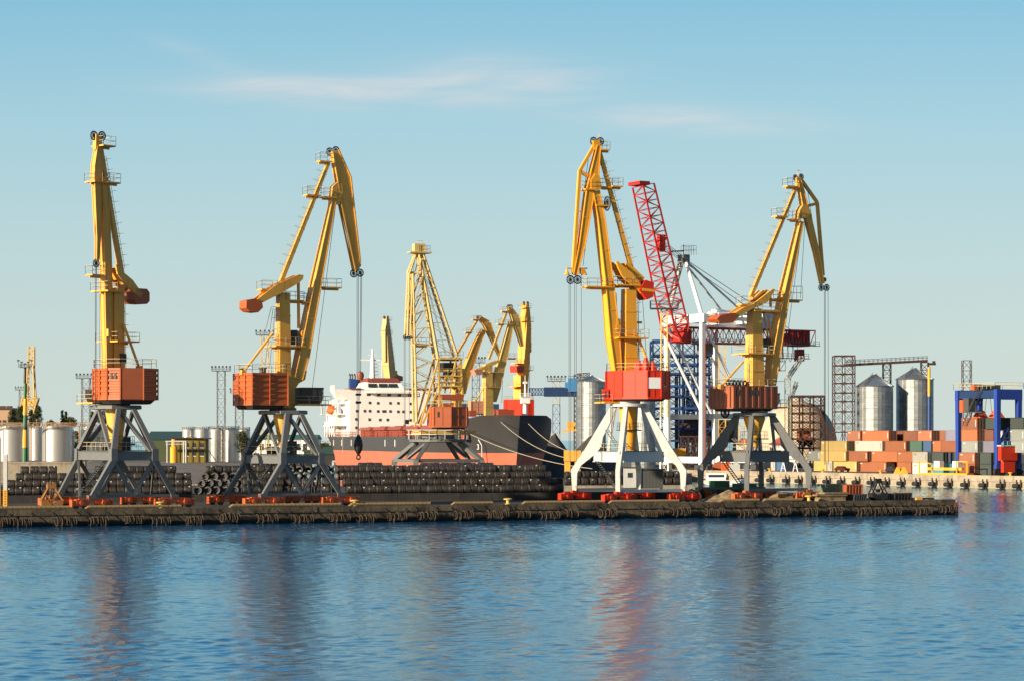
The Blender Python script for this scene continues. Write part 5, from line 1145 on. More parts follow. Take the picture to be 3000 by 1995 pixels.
def hullp(f, zz, off=.06):
    hb = hull_section(f, max(0,(zz+.5)/(deckz(f)+.5))); return sp_(f, -hb-off, zz)
b = MB(); q = hullp(.932, 12.0, .3); b.beam(q+V(0,0,.9), q-V(0,0,1.4), .35, .35); b.beam(q-V(0,0,1.3)-sd*1.0, q-V(0,0,.1)-sd*1.3, .3, .4); b.beam(q-V(0,0,1.3)+sd*1.0, q-V(0,0,.1)+sd*1.3, .3, .4); b.beam(q-V(0,0,1.4)-sd*1.0, q-V(0,0,1.4)+sd*1.0, .4, .4); b.build('anchor', M['hull_red'], ship)
b = MB()
for f in (.05,.12,.20,.285,.55,.62): 
    q = hullp(f, 9.8, .05); b.obox(q, sd*.18, sn*.06, V(0,0,.75))
b.build('draught_mark', M['white'], ship)
b = MB(); pts = [hullp(.955-.012*abs(t-.2), 10.6-t*5.4, .10) for t in [i/9 for i in range(10)]]; b.pipe(pts, .09, 5); b.build('draught_scale', M['white'], ship)
b = MB()
q = hullp(.948, 9.1, .08); ux = (hullp(.955,9.1)-hullp(.941,9.1)).normalized(); uz = V(0,0,1)
for a, e in (((-.25,.45),(.25,.45)),((.25,.45),(.05,.08)),((.05,.08),(.28,-.2)),((.28,-.2),(.05,-.48)),((.05,-.48),(-.25,-.4))): b.tube(q+ux*a[0]+uz*a[1], q+ux*e[0]+uz*e[1], .09, .09, 5)
b.build('bow_number', M['white'], ship)
b = MB(); b.pipe([hullp(.21, zz, .06) for zz in (11.2,9.5,8.0,7.2)], .08, 5); b.build('discharge_streak', M['rope'], ship)
# mooring lines with their sag, and the yellow mooring hook they run to
hookp = PX(1677, 1352, 430); hk = thing('mooring_hook', V(hookp.x, hookp.y, DECK), 'yellow mooring hook post left of the pale crane leg where the ropes end', 'mooring hook')
b = MB(); o_ = V(hookp.x, hookp.y, 0); b.obox(o_+V(0,0,7.7), V(1.5,0,0), V(0,.8,0), V(0,0,.95)); b.build('roof', M['yellow'], hk); b = MB(); b.obox(o_+V(-.9,0,5.6), V(.5,0,0), V(0,.6,0), V(0,0,1.2)); b.obox(o_+V(.9,0,5.4), V(.5,0,0), V(0,.6,0), V(0,0,1.3)); b.obox(o_+V(0,.2,5.3), V(1.3,0,0), V(0,.4,0), V(0,0,.5)); b.build('hook_body', M['yellow'], hk); b = MB(); b.tube(o_+V(0,0,DECK), o_+V(0,0,5), .3, .3, 8); b.build('post', M['steel'], hk)
def mooring(a, q, sag, lab):
    b = MB(); n = 14; b.pipe([a.lerp(q, i/n)-V(0,0,4*sag*(i/n)*(1-i/n)) for i in range(n+1)], .06, 6); tag(b.build('mooring_rope', M['rope']), lab, 'rope', 'mooring ropes of the ship')
mooring(hullp(.905, 14.4, .1), PX(1735, 1372, 425), 1.6, 'long pale mooring rope from the forecastle edge, lowest of the three at its right end')
mooring(sp_(.985, -3.4, 14.2), hookp+V(-.6,0,.6), 1.2, 'pale mooring rope from the bow fairlead down to the yellow hook post')
mooring(sp_(.992, 2.0, 13.8), hookp+V(.3,.5,1.6), .9, 'thin mooring rope on the right of the bow')
# ------------------------------------------------------------------ white ship-to-shore crane with a raised red lattice boom
SE = V(.857,.515,0); SQ = V(-.515,.857,0); SO = V(45, 632, 0)
sts = thing('container_crane', V(SO.x, SO.y, QZ), 'white container crane with a raised red lattice boom, standing behind the two sickle legged cranes', 'crane')
def sp3(t, q, z): return SO+SE*t+SQ*q+V(0,0,z)
def szz(py, D=632): return CAMZ-(py-HY)/FPX*D
WT = M['white']; zp = szz(936); Z0 = QZ
for t, q in ((0,-8),(0,8),(15.5,-8),(15.5,8)):
    b = MB(); b.beam(sp3(t,q,Z0+1.6), sp3(t,q,szz(1215)), 1.6, 1.4, up=SE, w2=1.3, h2=1.2); b.beam(sp3(t,q,szz(1215)), sp3(t,q,zp), 1.3, 1.2, up=SE, w2=1.2, h2=1.1); b.build('leg', WT, sts)
    b = MB(); 
    for k in (-1.6,1.6): b.obox(sp3(t,q+k,Z0+.9), SE*.5, SQ*1.3, V(0,0,.6))
    b.build('bogie', M['dgrey'], sts)
for t in (0,15.5):
    b = MB(); b.beam(sp3(t,-9.6,zp), sp3(t,9.6,zp), 1.4, 2.1); b.build('portal_beam', WT, sts)
    b = MB(); b.beam(sp3(t,-8,szz(1346)), sp3(t,8,szz(1346)), 1.3, 1.6); b.build('sill_beam', WT, sts)
for q in (-8,8):
    b = MB(); b.beam(sp3(0,q,szz(1219)), sp3(15.5,q,szz(1219)), 1.0, 1.3); b.build('portal_beam', M['lgrey'], sts); b = MB(); b.beam(sp3(0,q,zp), sp3(15.5,q,zp), 1.0, 1.0); b.build('portal_beam', M['lgrey'], sts)
    b = MB(); b.tube(sp3(0,q,zp-.8), sp3(15.5,q,szz(1230)), .33, .33, 10); b.build('brace', WT, sts)
b = MB(); b.tube(sp3(0,7.5,szz(1000)), sp3(0,-7.5,szz(1205)), .42, .42, 10); b.build('brace', M['lgrey'], sts)
zap = szz(762); apx = sp3(-.3,0,zap)
for q in (-7.6,7.6):
    b = MB(); b.tube(sp3(0,q,zp+1), apx+SQ*(.8 if q > 0 else -.8), .55, .45, 10); b.build('apex_leg', WT if q < 0 else M['lgrey'], sts)
    b = MB(); b.tube(sp3(17,q*.6,szz(925)), apx+SQ*(.5 if q > 0 else -.5), .27, .27, 8); b.build('back_stay', M['lgrey'], sts)
b = MB(); b.obox(apx+V(0,0,.3), SE*1.0, SQ*1.4, V(0,0,1.0)); b.rail([apx+V(0,0,1.3)+SE*(1.6+i*1.3)+SQ*j*1.6 for i, j in ((-1,-1),(1,-1),(1,1),(-1,1))], 2.4, .07, 1.0, closed=True); b.tube(apx, apx+V(0,0,4), .14, .1, 6); b.beam(apx+V(0,0,2.3), apx-SE*4.5+V(0,0,2.0), .25, .35)
for k in (-1,1): b.tube(apx+SQ*k-SE*.6, apx+SQ*k*1.0-SE*3.6-V(0,0,9), .25, .25, 6)
b.build('apex_head', M['grey'], sts)
RL = M['boomred']; zg0, zg1 = szz(1004), szz(960); zm = (zg0+zg1)/2
b = MB(); b.truss(sp3(-1.0,0,zm), sp3(41,0,zm), 5.2, zg1-zg0, 22, .34, .16); b.build('girder', RL, sts)
b = MB(); bl = sp3(-2.2,0,zg0+.6); bt_ = sp3(-13.0,0,szz(545,626)); b.truss(bl+(bt_-bl)*.09, bt_, 6.0, 4.3, 18, .36, .17, up=SE, w2=5.0, h2=3.4); b.truss(bl, bl+(bt_-bl)*.09, 5.2, 1.0, 1, .6, .35, up=SE, w2=6.4, h2=4.6)
hd = bt_; b.obox(hd+(bt_-bl).normalized()*.4-SE*1.2, SE*1.6, SQ*2.7, V(0,0,.45)); b.obox(bl+(bt_-bl)*.63+SE*1.6, SE*.9, SQ*.7, V(0,0,2.2)); b.obox(sp3(-.8,0,zg0+1.7), SE*1.2, SQ*2.7, V(0,0,1.7)); b.build('boom', RL, sts)
b = MB()
for k in (-1.6,-.6,.6,1.6): b.tube(apx+SQ*k, bl+(bt_-bl)*.63+SE*1.9+SQ*k, .08, .08, 5)
for k in (-1,1): b.tube(apx+SQ*k, sp3(33,k*2.4,zg1), .09, .09, 5)
b.build('stay_cable', M['grey'], sts)
b = MB(); b.obox(sp3(14.5,0,zg1+2.1), SE*5.6, SQ*2.8, V(0,0,1.9)); b.hexa([sp3(9,-2.8,zg1+4),sp3(20,-2.8,zg1+4),sp3(20,2.8,zg1+4),sp3(9,2.8,zg1+4)],[sp3(9.4,-.4,zg1+5.1),sp3(19.6,-.4,zg1+5.1),sp3(19.6,.4,zg1+5.1),sp3(9.4,.4,zg1+5.1)]); b.build('machinery_house', WT, sts)
b = MB(); b.obox(sp3(26,0,zg1+2.6), SE*2.4, SQ*2.4, V(0,0,2.6)); eh = b.build('electric_room', paint('pale blue paint', (.45,.55,.66), (.2,.2,.2), .3), sts)
b = MB(); b.obox(sp3(31.5,0,zg0+1.4), SE*1.5, SQ*1.9, V(0,0,1.6)); b.obox(sp3(37.4,0,zg0+1.7), SE*2.0, SQ*2.2, V(0,0,2.0)); b.obox(sp3(37.6,0,zg0-2.6), SE*.8, SQ*1.2, V(0,0,1.6)); b.build('ballast', paint('dark red paint', (.25,.02,.02), (.08,.02,.02), .4), sts)
b = MB(); b.obox(sp3(6.6,0,zg0-1.6), SE*1.6, SQ*1.4, V(0,0,1.3)); b.obox(sp3(6.8,0,zg0-.2), SE*3, SQ*2.2, V(0,0,.15)); b.build('trolley_cab', M['grey'], sts)
b = MB(); b.rail([sp3(0,-3.2,zg0-.1), sp3(42,-3.2,zg0-.1)], 1.1, .09, 2); b.rail([sp3(0,-3.2,zg0-.1)+SQ*6.4, sp3(42,-3.2,zg0-.1)+SQ*6.4], 1.1, .09, 2); b.obox(sp3(21,-3.0,zg0-.15), SE*21, SQ*.5, V(0,0,.08)); b.build('girder_walkway', M['grey'], sts)
b = MB(); b.truss(sp3(24,0,zg0-5.6), sp3(32,0,zg0-5.6), 2.4, 2.4, 4, .16, .1); b.beam(sp3(24,0,zg0-4.4), sp3(24,0,zg0), .12, .12); b.beam(sp3(32,0,zg0-4.4), sp3(32,0,zg0), .12, .12); b.rail([sp3(27,-1,zg0-3.4), sp3(40,-1,zg0-3.4)], 1.2, .1, 1.5); b.obox(sp3(33.5,-1,zg0-3.5), SE*6.5, SQ*.6, V(0,0,.1)); b.build('service_cage', RL, sts)
b = MB()
for i in range(8):
    x = 22.5+i*1.7; b.pipe([sp3(x,-1.4,zg0), sp3(x+.25,-1.4,zg0-3.6), sp3(x+.8,-1.4,zg0-4.4), sp3(x+1.35,-1.4,zg0-3.6), sp3(x+1.6,-1.4,zg0)], .07, 5)
b.build('festoon_cable', M['black'], sts)
b = MB(); b.tube(sp3(.1,-9,szz(1340)), sp3(.1,-9,szz(1010)), .14, .14, 6); b.ladder(sp3(.9,-8.95,szz(1335)), sp3(.9,-8.95,szz(945)), SE, .6, .6, .07); b.build('ladder', M['deck_red'], sts)

# ------------------------------------------------------------------ blue elevator tower frame
def frame_tower(name, x0, x1, dep, D, zs, base, mats, label, cat, c=.35, nx=2, ny=1, brace=.16, base_part=None):
    o = V((x0+x1)/2, D, base); r = thing(name, o, label, cat); X = [x0+(x1-x0)*i/nx for i in range(nx+1)]; Y = [D+dep*j/ny for j in range(ny+1)]
    b = MB()
    for x in X:
        for y in Y: b.beam(V(x,y,base), V(x,y,zs[-1]), c, c)
    b.beam(V(x0,D,base+.3), V(x1,D,base+.3), c, c); b.beam(V(x0,D+dep,base+.3), V(x1,D+dep,base+.3), c, c); b.beam(V(x0,D,base+.3), V(x0,D+dep,base+.3), c, c); b.build('column_set', mats[0], r); prev = base
    for k, z in enumerate(zs):
        b = MB()
        for y in Y: b.beam(V(x0,y,z), V(x1,y,z), c*1.0, c*1.3)
        for x in X: b.beam(V(x,D,z), V(x,D+dep,z), c*.8, c)
        for y in Y:
            for i in range(nx):
                b.beam(V(X[i],y,prev), V(X[i+1],y,z), brace, brace); b.beam(V(X[i+1],y,prev), V(X[i],y,z), brace, brace)
        for x in (x0,x1):
            b.beam(V(x,D,prev), V(x,D+dep,z), brace, brace); b.beam(V(x,D+dep,prev), V(x,D,z), brace, brace)
        b.build('storey_frame', mats[k % len(mats)], r); prev = z
    return r
Dt = 740; k_ = Dt/FPX
X = lambda px, D: (px-CX)/FPX*D
Zp = lambda py, D: CAMZ-(py-HY)/FPX*D
bt = frame_tower('elevator_tower', X(1913,Dt), X(2088,Dt), 14, Dt, [Zp(y,Dt) for y in (1290,1255,1225,1195,1160,1130,1094,1067,1040,998)], LAND, [M['dblue'], M['blue']], 'navy blue open steel elevator tower of many storeys behind the white container crane', 'tower', .5, 4, 1, .2)
b = MB()
for px in (1985,2006,2018,2034,2060): b.tube(V(X(px,Dt),Dt+5,LAND), V(X(px,Dt),Dt+5,Zp(1100,Dt)), .55, .55, 8)
b.build('elevator_pipe', M['dblue'], bt)
b = MB()
for y in (1290,1225,1160,1094,1040): b.obox(V(X(2000,Dt),Dt+7,Zp(y,Dt)), V((X(2088,Dt)-X(1913,Dt))/2,0,0), V(0,6.8,0), V(0,0,.12)); b.rail([V(X(1913,Dt),Dt-.3,Zp(y,Dt)), V(X(2088,Dt),Dt-.3,Zp(y,Dt))], 1.1, .08, 2)
b.build('floor_deck', M['dblue'], bt)
b = MB(); b.obox(V(X(1965,Dt),Dt+4,Zp(1030,Dt)), V(1.2,0,0), V(0,1.2,0), V(0,0,1.2)); b.build('motor', M['lgrey'], bt); b = MB(); b.obox(V(X(2040,Dt),Dt+3,Zp(1185,Dt)), V(2.4,0,0), V(0,2,0), V(0,0,2)); b.build('hopper', M['dblue'], bt)
b = MB(); b.obox(V(X(2060,Dt)+2,Dt+8,Zp(1262,Dt)), V(9,0,0), V(0,6,0), V(0,0,3.5)); b.build('lower_cladding', M['brown'], bt)
# rusty pipe racks, small masts and yard gear before the tower
frame_tower('pipe_rack', X(1995,700), X(2080,700), 6, 700, [Zp(y,700) for y in (1330,1305,1278)], LAND, [M['brown']], 'rusty brown pipe rack at the foot of the blue elevator tower', 'pipe rack', .35, 4, 1, .14)
o = V(X(1985,690),690,LAND); r = thing('yellow_bin', o, 'small yellow bin at the foot of the white container crane', 'bin'); b = MB(); b.box((o.x-2.2,689,LAND),(o.x+2.2,692,Zp(1315,690))); b.build('body', M['yellow_fresh'], r); b = MB(); b.box((o.x-2.3,688.9,Zp(1315,690)),(o.x+2.3,692.1,Zp(1315,690)+.25)); b.build('lid', M['yellow'], r)
lattice_mast(2115, 1005, 690, LAND, 2.0, 'yellow lattice mast between the white container crane leg and the rightmost crane', M['yellow_far'], 0, None, plat=False)
lattice_mast(2172, 1235, 650, LAND, 1.7, 'short yellow lattice mast left of the rightmost crane column', M['yellow_far'], 0, None, plat=False)
# ------------------------------------------------------------------ grain silos
def silo(px, w_px, py_eave, py_top, D, label, group, base=LAND, ribs=28):
    c = V(X(px,D), D, base); r_ = w_px/2/FPX*D; ze = Zp(py_eave,D); zt = Zp(py_top,D); t = thing('grain_silo', c, label, 'silo', group)
    b = MB(); prof = []; z = base; n = 84
    vs = []; H = ze-base; rows = max(8, int(H/1.1))
    for j in range(rows+1):
        for i in range(n):
            a = 2*math.pi*i/n; rr = r_*(1+(.006 if i % 3 == 0 else 0)); vs.append(c+V(math.cos(a)*rr, math.sin(a)*rr, H*j/rows))
    b.add(vs, [(j*n+i, j*n+(i+1) % n, (j+1)*n+(i+1) % n, (j+1)*n+i) for j in range(rows) for i in range(n)]); b.build('wall', M['silo'], t)
    b = MB()
    for j in range(1, rows, 3): b.ring(c+V(0,0,H*j/rows), (0,0,1), r_*1.006, .05, 48, 4)
    b.build('hoop', M['galv'], t)
    b = MB(); b.lathe([(r_*1.04,H-.05),(r_*1.05,H+.12),(r_*.12,zt-base-.4),(r_*.1,zt-base)], 42, c)
    for i in range(42):
        a = 2*math.pi*i/42; d = V(math.cos(a),math.sin(a),0); b.beam(c+d*r_*1.04+V(0,0,H+.15), c+d*r_*.13+V(0,0,zt-base-.35), .1, .16)
    b.build('roof', M['galv'], t)
    b = MB(); a = 4.0; d = V(math.cos(a),math.sin(a),0); b.ladder(c+d*(r_+.3), c+d*(r_+.3)+V(0,0,H), V(-d.y,d.x,0), .6, .6, .07); b.rail([c+d*(r_+.1)+V(0,0,H)+V(0,-.5,0), c+V(d.x*r_*.2,d.y*r_*.2,zt-base-.5)], .9, .06, 1.2); b.build('ladder', M['dgrey'], t)
    return t
def silo_mat():
    m, t, b = newmat('corrugated zinc sheets')
    g = nn(t, 'ShaderNodeTexCoord'); br = nn(t, 'ShaderNodeTexBrick'); s = nn(t, 'ShaderNodeSeparateXYZ'); t.links.new(g.outputs['Object'], s.inputs[0])
    an = mth(t, 'MULTIPLY', mth(t, 'ARCTAN2', s.outputs[1], s.outputs[0]), 5.5); c = nn(t, 'ShaderNodeCombineXYZ'); t.links.new(an, c.inputs[0]); t.links.new(s.outputs[2], c.inputs[1]); t.links.new(c.outputs[0], br.inputs['Vector'])
    br.inputs['Scale'].default_value = 1.0; br.inputs['Brick Width'].default_value = 2.4; br.inputs['Row Height'].default_value = 1.1; br.inputs['Mortar Size'].default_value = .035
    br.inputs['Color1'].default_value = (.52,.55,.54,1); br.inputs['Color2'].default_value = (.33,.36,.36,1); br.inputs['Mortar'].default_value = (.25,.25,.25,1); br.inputs['Bias'].default_value = 0
    cc_ = mixc(t, mth(t, 'MULTIPLY', noise(t, pos(t, (1,1,.2)), 1.2, 4), .5), br.outputs[0], (.35,.36,.36)); t.links.new(cc_, b.inputs['Base Color']); b.inputs['Metallic'].default_value = .75; b.inputs['Roughness'].default_value = .42
    w_ = nn(t, 'ShaderNodeTexWave', bands_direction='Y'); t.links.new(c.outputs[0], w_.inputs['Vector']); w_.inputs['Scale'].default_value = 2.5
    bp = nn(t, 'ShaderNodeBump'); bp.inputs['Strength'].default_value = .5; bp.inputs['Distance'].default_value = .05; t.links.new(w_.outputs[1], bp.inputs['Height']); t.links.new(bp.outputs[0], b.inputs['Normal']); return m
M['silo'] = silo_mat()
silo(1733, 84, 1118, 1098, 690, 'bright zinc silo left of the red cabin crane beside the blue gantry', 'grain silos')
silo(1885, 70, 1150, 1130, 720, 'pale zinc silo half hidden behind the red cabin crane', 'grain silos')
silo(2563, 106, 1132, 1094, 745, 'left and lower of the two zinc grain silos behind the orange containers', 'grain silos')
silo(2680, 108, 1112, 1077, 750, 'right and taller of the two zinc grain silos behind the orange containers', 'grain silos')
# elevator tower, catwalk conveyor, supports
Ds = 742
frame_tower('elevator_tower', X(2446,Ds), X(2505,Ds), 6, Ds, [Zp(y,Ds) for y in (1265,1240,1205,1175,1150,1122,1095,1070,1042)], LAND, [M['brown']], 'rusty brown lattice elevator tower left of the two grain silos', 'tower', .26, 2, 1, .11)
cv = thing('conveyor_bridge', V(X(2600,Ds),Ds+4,Zp(1062,Ds)), 'rusty conveyor bridge running above the two grain silos', 'conveyor')
b = MB(); A, B = V(X(2485,Ds),Ds+4,Zp(1068,Ds)), V(X(2726,Ds),Ds+6,Zp(1055,Ds)); b.beam(A, B, 1.6, .75); b.build('gallery', M['brown'], cv); b = MB(); b.rail([A+V(0,-.8,.4), B+V(0,-.8,.4)], 1.0, .1, 1.4); b.rail([A+V(0,.8,.4), B+V(0,.8,.4)], 1.0, .1, 1.4); b.build('railing', M['steel'], cv)
for px, w_ in ((2607,2.3),(2719,2.2)):
    b = MB(); b.truss(V(X(px,Ds),Ds+6,LAND), V(X(px,Ds),Ds+6,Zp(1060,Ds)), w_, w_, 14, .25, .14, up=V(0,1,0)); b.build('support', M['steel'], cv)
r = thing('banded_pole', V(X(2722,700),700,LAND), 'tall pole, yellow above and blue below, right of the taller grain silo', 'pole')
b = MB(); b.tube(V(X(2722,700),700,Zp(1160,700)), V(X(2722,700),700,Zp(1075,700)), .42, .42, 10); b.build('upper_pole', M['yellow_fresh'], r); b = MB(); b.tube(V(X(2722,700),700,LAND), V(X(2722,700),700,Zp(1160,700)), .42, .42, 10); b.build('lower_pole', M['blue'], r)
b = MB(); b.obox(V(X(2730,700),700,Zp(1066,700)), V(1.1,0,0), V(0,.6,0), V(0,0,.3)); b.obox(V(X(2736,700),700,Zp(1062,700)), V(.4,0,0), V(0,.3,0), V(0,0,.5)); b.build('floodlight', M['steel'], r)
# storage dome
Dd = 860; c = V(X(2338,Dd), Dd, LAND); r_ = 112/FPX*Dd; zt = Zp(1174,Dd)-LAND; dm = thing('storage_dome', c, 'large pale storage dome behind the rusty steel frame', 'dome')
M['dome'] = concrete('dome shell', (.50,.40,.29), (.40,.32,.24), .15, streak=.25)
b = MB(); b.lathe([(r_,0),(r_,zt*.35)]+[(r_*math.cos(a), zt*.35+zt*.65*math.sin(a)) for a in [math.pi/2*i/12 for i in range(1,12)]]+[(.05,zt)], 40, c); b.build('shell', M['dome'], dm, smooth=True)
b = MB(); b.lathe([(2.0,zt-.1),(2.0,zt+.6),(.4,zt+1.0)], 14, c); b.build('cap', M['dome'], dm)
# rusty frame in front of the dome with hopper
fr = frame_tower('open_tower', X(2320,700), X(2415,700), 8, 700, [Zp(y,700) for y in (1312,1285,1258,1236,1210,1187,1160)], LAND, [M['brown']], 'rust brown open steel frame of three bays before the storage dome', 'tower', .45, 3, 1, .13)
b = MB(); b.lathe([(.4,Zp(1308,700)),(2.0,Zp(1290,700)),(2.0,Zp(1284,700))], 8, V(X(2358,700),704,0)); b.lathe([(.4,Zp(1308,700)),(2.0,Zp(1290,700)),(2.0,Zp(1284,700))], 8, V(X(2376,700),704,0)); b.build('hopper', M['black'], fr)
b = MB(); b.beam(V(X(2398,700),699,Zp(1200,700)), V(X(2432,700),699,Zp(1290,700)), 1.0, .8); b.build('chute', M['brown'], fr)
b = MB(); b.obox(V(X(2360,700),704,Zp(1268,700)), V(1.8,0,0), V(0,2,0), V(0,0,1.6)); b.build('bunker', M['rust'], fr)
lattice_mast(2832, 1056, 640, LAND, 2.2, 'dark open lattice mast rising behind the container stacks beside the blue yard crane', M['brown'], 0, None, plat=False, name='lattice_mast')
lattice_mast(2308, 1106, 660, QZ, 1.5, 'pale green lattice harbour crane mast left of the dome', paint('pale green paint', (.30,.36,.28), (.1,.1,.08), .3), 0, None, plat=False, name='lattice_mast')
b = MB(); A = PX(2308,1106,660); b.truss(A, PX(2348,1048,640), .9, .9, 8, .14, .08); b.beam(A, PX(2300,1082,660), .2, .2); b.beam(A+V(-6,0,-1), A+V(2,0,-1), .15, .15); b.truss(PX(2318,1160,660), PX(2334,1122,650), .8, .8, 6, .14, .08); tag(b.build('derrick_jib', M['lgrey']), 'slim pale jib leaning right above the storage dome', 'jib')
# pink roofed sheds seen through the legs of the rightmost crane
def gable(name, px0, px1, D, py_eave, py_ridge, dep, wm, rm, label, base=LAND, ridge='x', cat='building', wins=0):
    x0, x1 = X(px0,D), X(px1,D); ze, zr = Zp(py_eave,D), Zp(py_ridge,D); r = thing(name, V((x0+x1)/2,D,base), label, cat)
    b = MB(); b.box((x0,D,base),(x1,D+dep,ze)); wl = b.build('wall', wm, r)
    b = MB(); e = .5
    if ridge == 'x': b.add([V(x0-e,D-e,ze),V(x1+e,D-e,ze),V(x1+e,D+dep+e,ze),V(x0-e,D+dep+e,ze),V(x0-e,D+dep/2,zr),V(x1+e,D+dep/2,zr)], [(0,1,5,4),(2,3,4,5),(0,4,3),(1,2,5),(0,3,2,1)])
    elif ridge == 'y': b.add([V(x0-e,D-e,ze),V(x1+e,D-e,ze),V(x1+e,D+dep+e,ze),V(x0-e,D+dep+e,ze),V((x0+x1)/2,D-e,zr),V((x0+x1)/2,D+dep+e,zr)], [(0,4,5,3),(1,2,5,4),(0,1,4),(2,3,5),(0,3,2,1)])
    else: b.hexa([V(x0-e,D-e,ze),V(x1+e,D-e,ze),V(x1+e,D+dep+e,ze),V(x0-e,D+dep+e,ze)], [V(x0-e,D-e,zr),V(x1+e,D-e,zr),V(x1+e,D+dep+e,zr),V(x0-e,D+dep+e,zr)])
    b.build('roof', rm, r)
    for i in range(wins):
        x = x0+(x1-x0)*(i+.5)/wins; w_ = MB(); w_.box((x-.9,D-.08,base+(ze-base)*.45),(x+.9,D+.1,base+(ze-base)*.78)); w_.build('window', M['glass'], wl)
    return r
RFR = plain('red roof sheet', (.42,.10,.06), .7); GRF = plain('green roof sheet', (.05,.17,.11), .6); DRF = plain('dark green roof', (.035,.075,.06), .6)
gable('shed', 2158, 2215, 690, 1300, 1284, 9, M['white'], RFR, 'white shed with a red gable roof left of the rightmost crane column', ridge='y', wins=3)
gable('shed', 2265, 2318, 690, 1302, 1280, 9, M['white'], RFR, 'white shed with a red gable roof right of the rightmost crane column', ridge='y', wins=2)
# ------------------------------------------------------------------ blue gantry girder left of the silo, further blue girder behind
g = thing('blue_gantry', V(X(1640,715),715,LAND), 'dark blue gantry crane with a lattice tip reaching left of the bright zinc silo', 'gantry crane'); Dg = 715
b = MB(); b.box((X(1594,Dg),Dg-1.5,Zp(1161,Dg)),(X(1700,Dg),Dg+1.5,Zp(1134,Dg))); b.build('girder', M['dblue'], g)
b = MB(); b.truss(V(X(1594,Dg),Dg,Zp(1147,Dg)), V(X(1551,Dg),Dg,Zp(1147,Dg)), 2.2, 1.9, 5, .25, .16); b.build('lattice_tip', M['blue'], g)
b = MB(); b.obox(V(X(1679,Dg),Dg-1,Zp(1127,Dg)), V(1.5,0,0), V(0,1.2,0), V(0,0,2.0)); b.obox(V(X(1662,Dg),Dg-1,Zp(1128,Dg)), V(.7,0,0), V(0,.8,0), V(0,0,.9)); b.box((X(1664,Dg),Dg-.4,Zp(1103,Dg)),(X(1690,Dg),Dg+.2,Zp(1101,Dg))); b.build('trolley', paint('light blue paint', (.04,.19,.42), (.03,.05,.08), .3), g)
b = MB(); b.truss(V(X(1692,Dg),Dg,LAND), V(X(1692,Dg),Dg,Zp(1097,Dg)), 2.0, 1.6, 18, .28, .18, up=V(0,1,0)); b.truss(V(X(1692,Dg),Dg,Zp(1100,Dg)), V(X(1728,Dg),Dg,Zp(1098,Dg)), 1.2, 1.2, 4, .2, .12); b.build('leg', M['brown'], g)
b = MB()
for px in (1667,1675,1681): b.tube(V(X(px,Dg),Dg-1,Zp(1130,Dg)), V(X(px,Dg),Dg-1,Zp(1240,Dg)), .06, .06, 5)
b.build('cable', M['cable'], g)
b = MB(); b.obox(V(X(1673,Dg),Dg-1,Zp(1242,Dg)), V(1.2,0,0), V(0,.7,0), V(0,0,.7)); b.obox(V(X(1671,Dg),Dg-1,Zp(1252,Dg)), V(.9,0,0), V(0,.6,0), V(0,0,.5)); b.beam(V(X(1646,Dg),Dg-1,Zp(1262,Dg)), V(X(1694,Dg),Dg-1,Zp(1259,Dg)), 1.0, .5); b.build('spreader', M['yellow_fresh'], g)
g = thing('blue_gantry', V(X(1350,900),900,LAND), 'long dark blue girder low behind the cabins of the cranes at the bow', 'gantry crane')
b = MB(); b.box((X(1212,900),899,Zp(1209,900)),(X(1462,900),901,Zp(1183,900))); b.build('girder', M['dblue'], g); b = MB(); b.box((X(1250,900),899,LAND),(X(1262,900),901,Zp(1209,900)+.05)); b.build('leg', M['dblue'], g); b = MB(); b.box((X(1440,900),899,LAND),(X(1452,900),901,Zp(1209,900)+.05)); b.build('leg', M['dblue'], g)
lattice_mast(1630, 1116, 820, LAND, 2.4, 'blue and yellow lattice light mast behind the blue gantry girder', M['yellow_far'], 6, [(.38, M['yellow_far']),(.72, M['blue']),(1.0, M['cream'])])
lattice_mast(1394, 1062, 800, LAND, 2.4, 'lattice light mast with a crowd of lamps between the two bent jib cranes', M['dgrey'], 7)
# coal heaps
def coal_mat():
    m, t, b = newmat('coal'); c = mixc(t, noise(t, pos(t), .6, 8, .75), (.018,.017,.016), (.085,.075,.065)); t.links.new(c, b.inputs['Base Color']); b.inputs['Roughness'].default_value = .8
    bp = nn(t, 'ShaderNodeBump'); bp.inputs['Strength'].default_value = 1; bp.inputs['Distance'].default_value = .6; t.links.new(noise(t, pos(t), .9, 6, .8), bp.inputs['Height']); t.links.new(bp.outputs[0], b.inputs['Normal']); return m
M['coal'] = coal_mat()
def heap(name, cx, D, rx, ry, h, base, mat, label, seed, peaks=None):
    r = random.Random(seed); b = MB(); n = 26; pk = peaks or [(0,0,1)]
    vs = []
    for j in range(n+1):
        for i in range(n+1):
            u, v = -1+2*i/n, -1+2*j/n; hh = max(k*(1-math.hypot((u-a)/w_, v/1.0)) for a, w_, k in [(q[0], q[1] or 1, q[2]) for q in pk]); hh = max(-.04, hh+r.uniform(-.025,.025)*(hh > 0)); vs.append(V(cx+u*rx, D+v*ry, base+h*hh))
    b.add(vs, [(j*(n+1)+i, j*(n+1)+i+1, (j+1)*(n+1)+i+1, (j+1)*(n+1)+i) for j in range(n) for i in range(n)])
    tag(b.build(name, mat, base=V(cx, D, base), smooth=True), label, 'heap')
heap('coal_heap', X(1640,560), 560, 13, 9, Zp(1262,560)-LAND, LAND, M['coal'], 'dark coal heap with a sharp peak right of the ship bow', 3, [(-.1,.55,1.0),(.35,.6,.6)])
heap('coal_heap', X(1725,545), 545, 13, 9, Zp(1270,545)-LAND, LAND, M['coal'], 'lower dark coal heap behind the left leg of the red cabin crane', 4, [(.05,.7,1.0),(-.5,.4,.72)])
M['sand'] = concrete('rubble', (.30,.22,.13), (.14,.10,.06), 1.2)
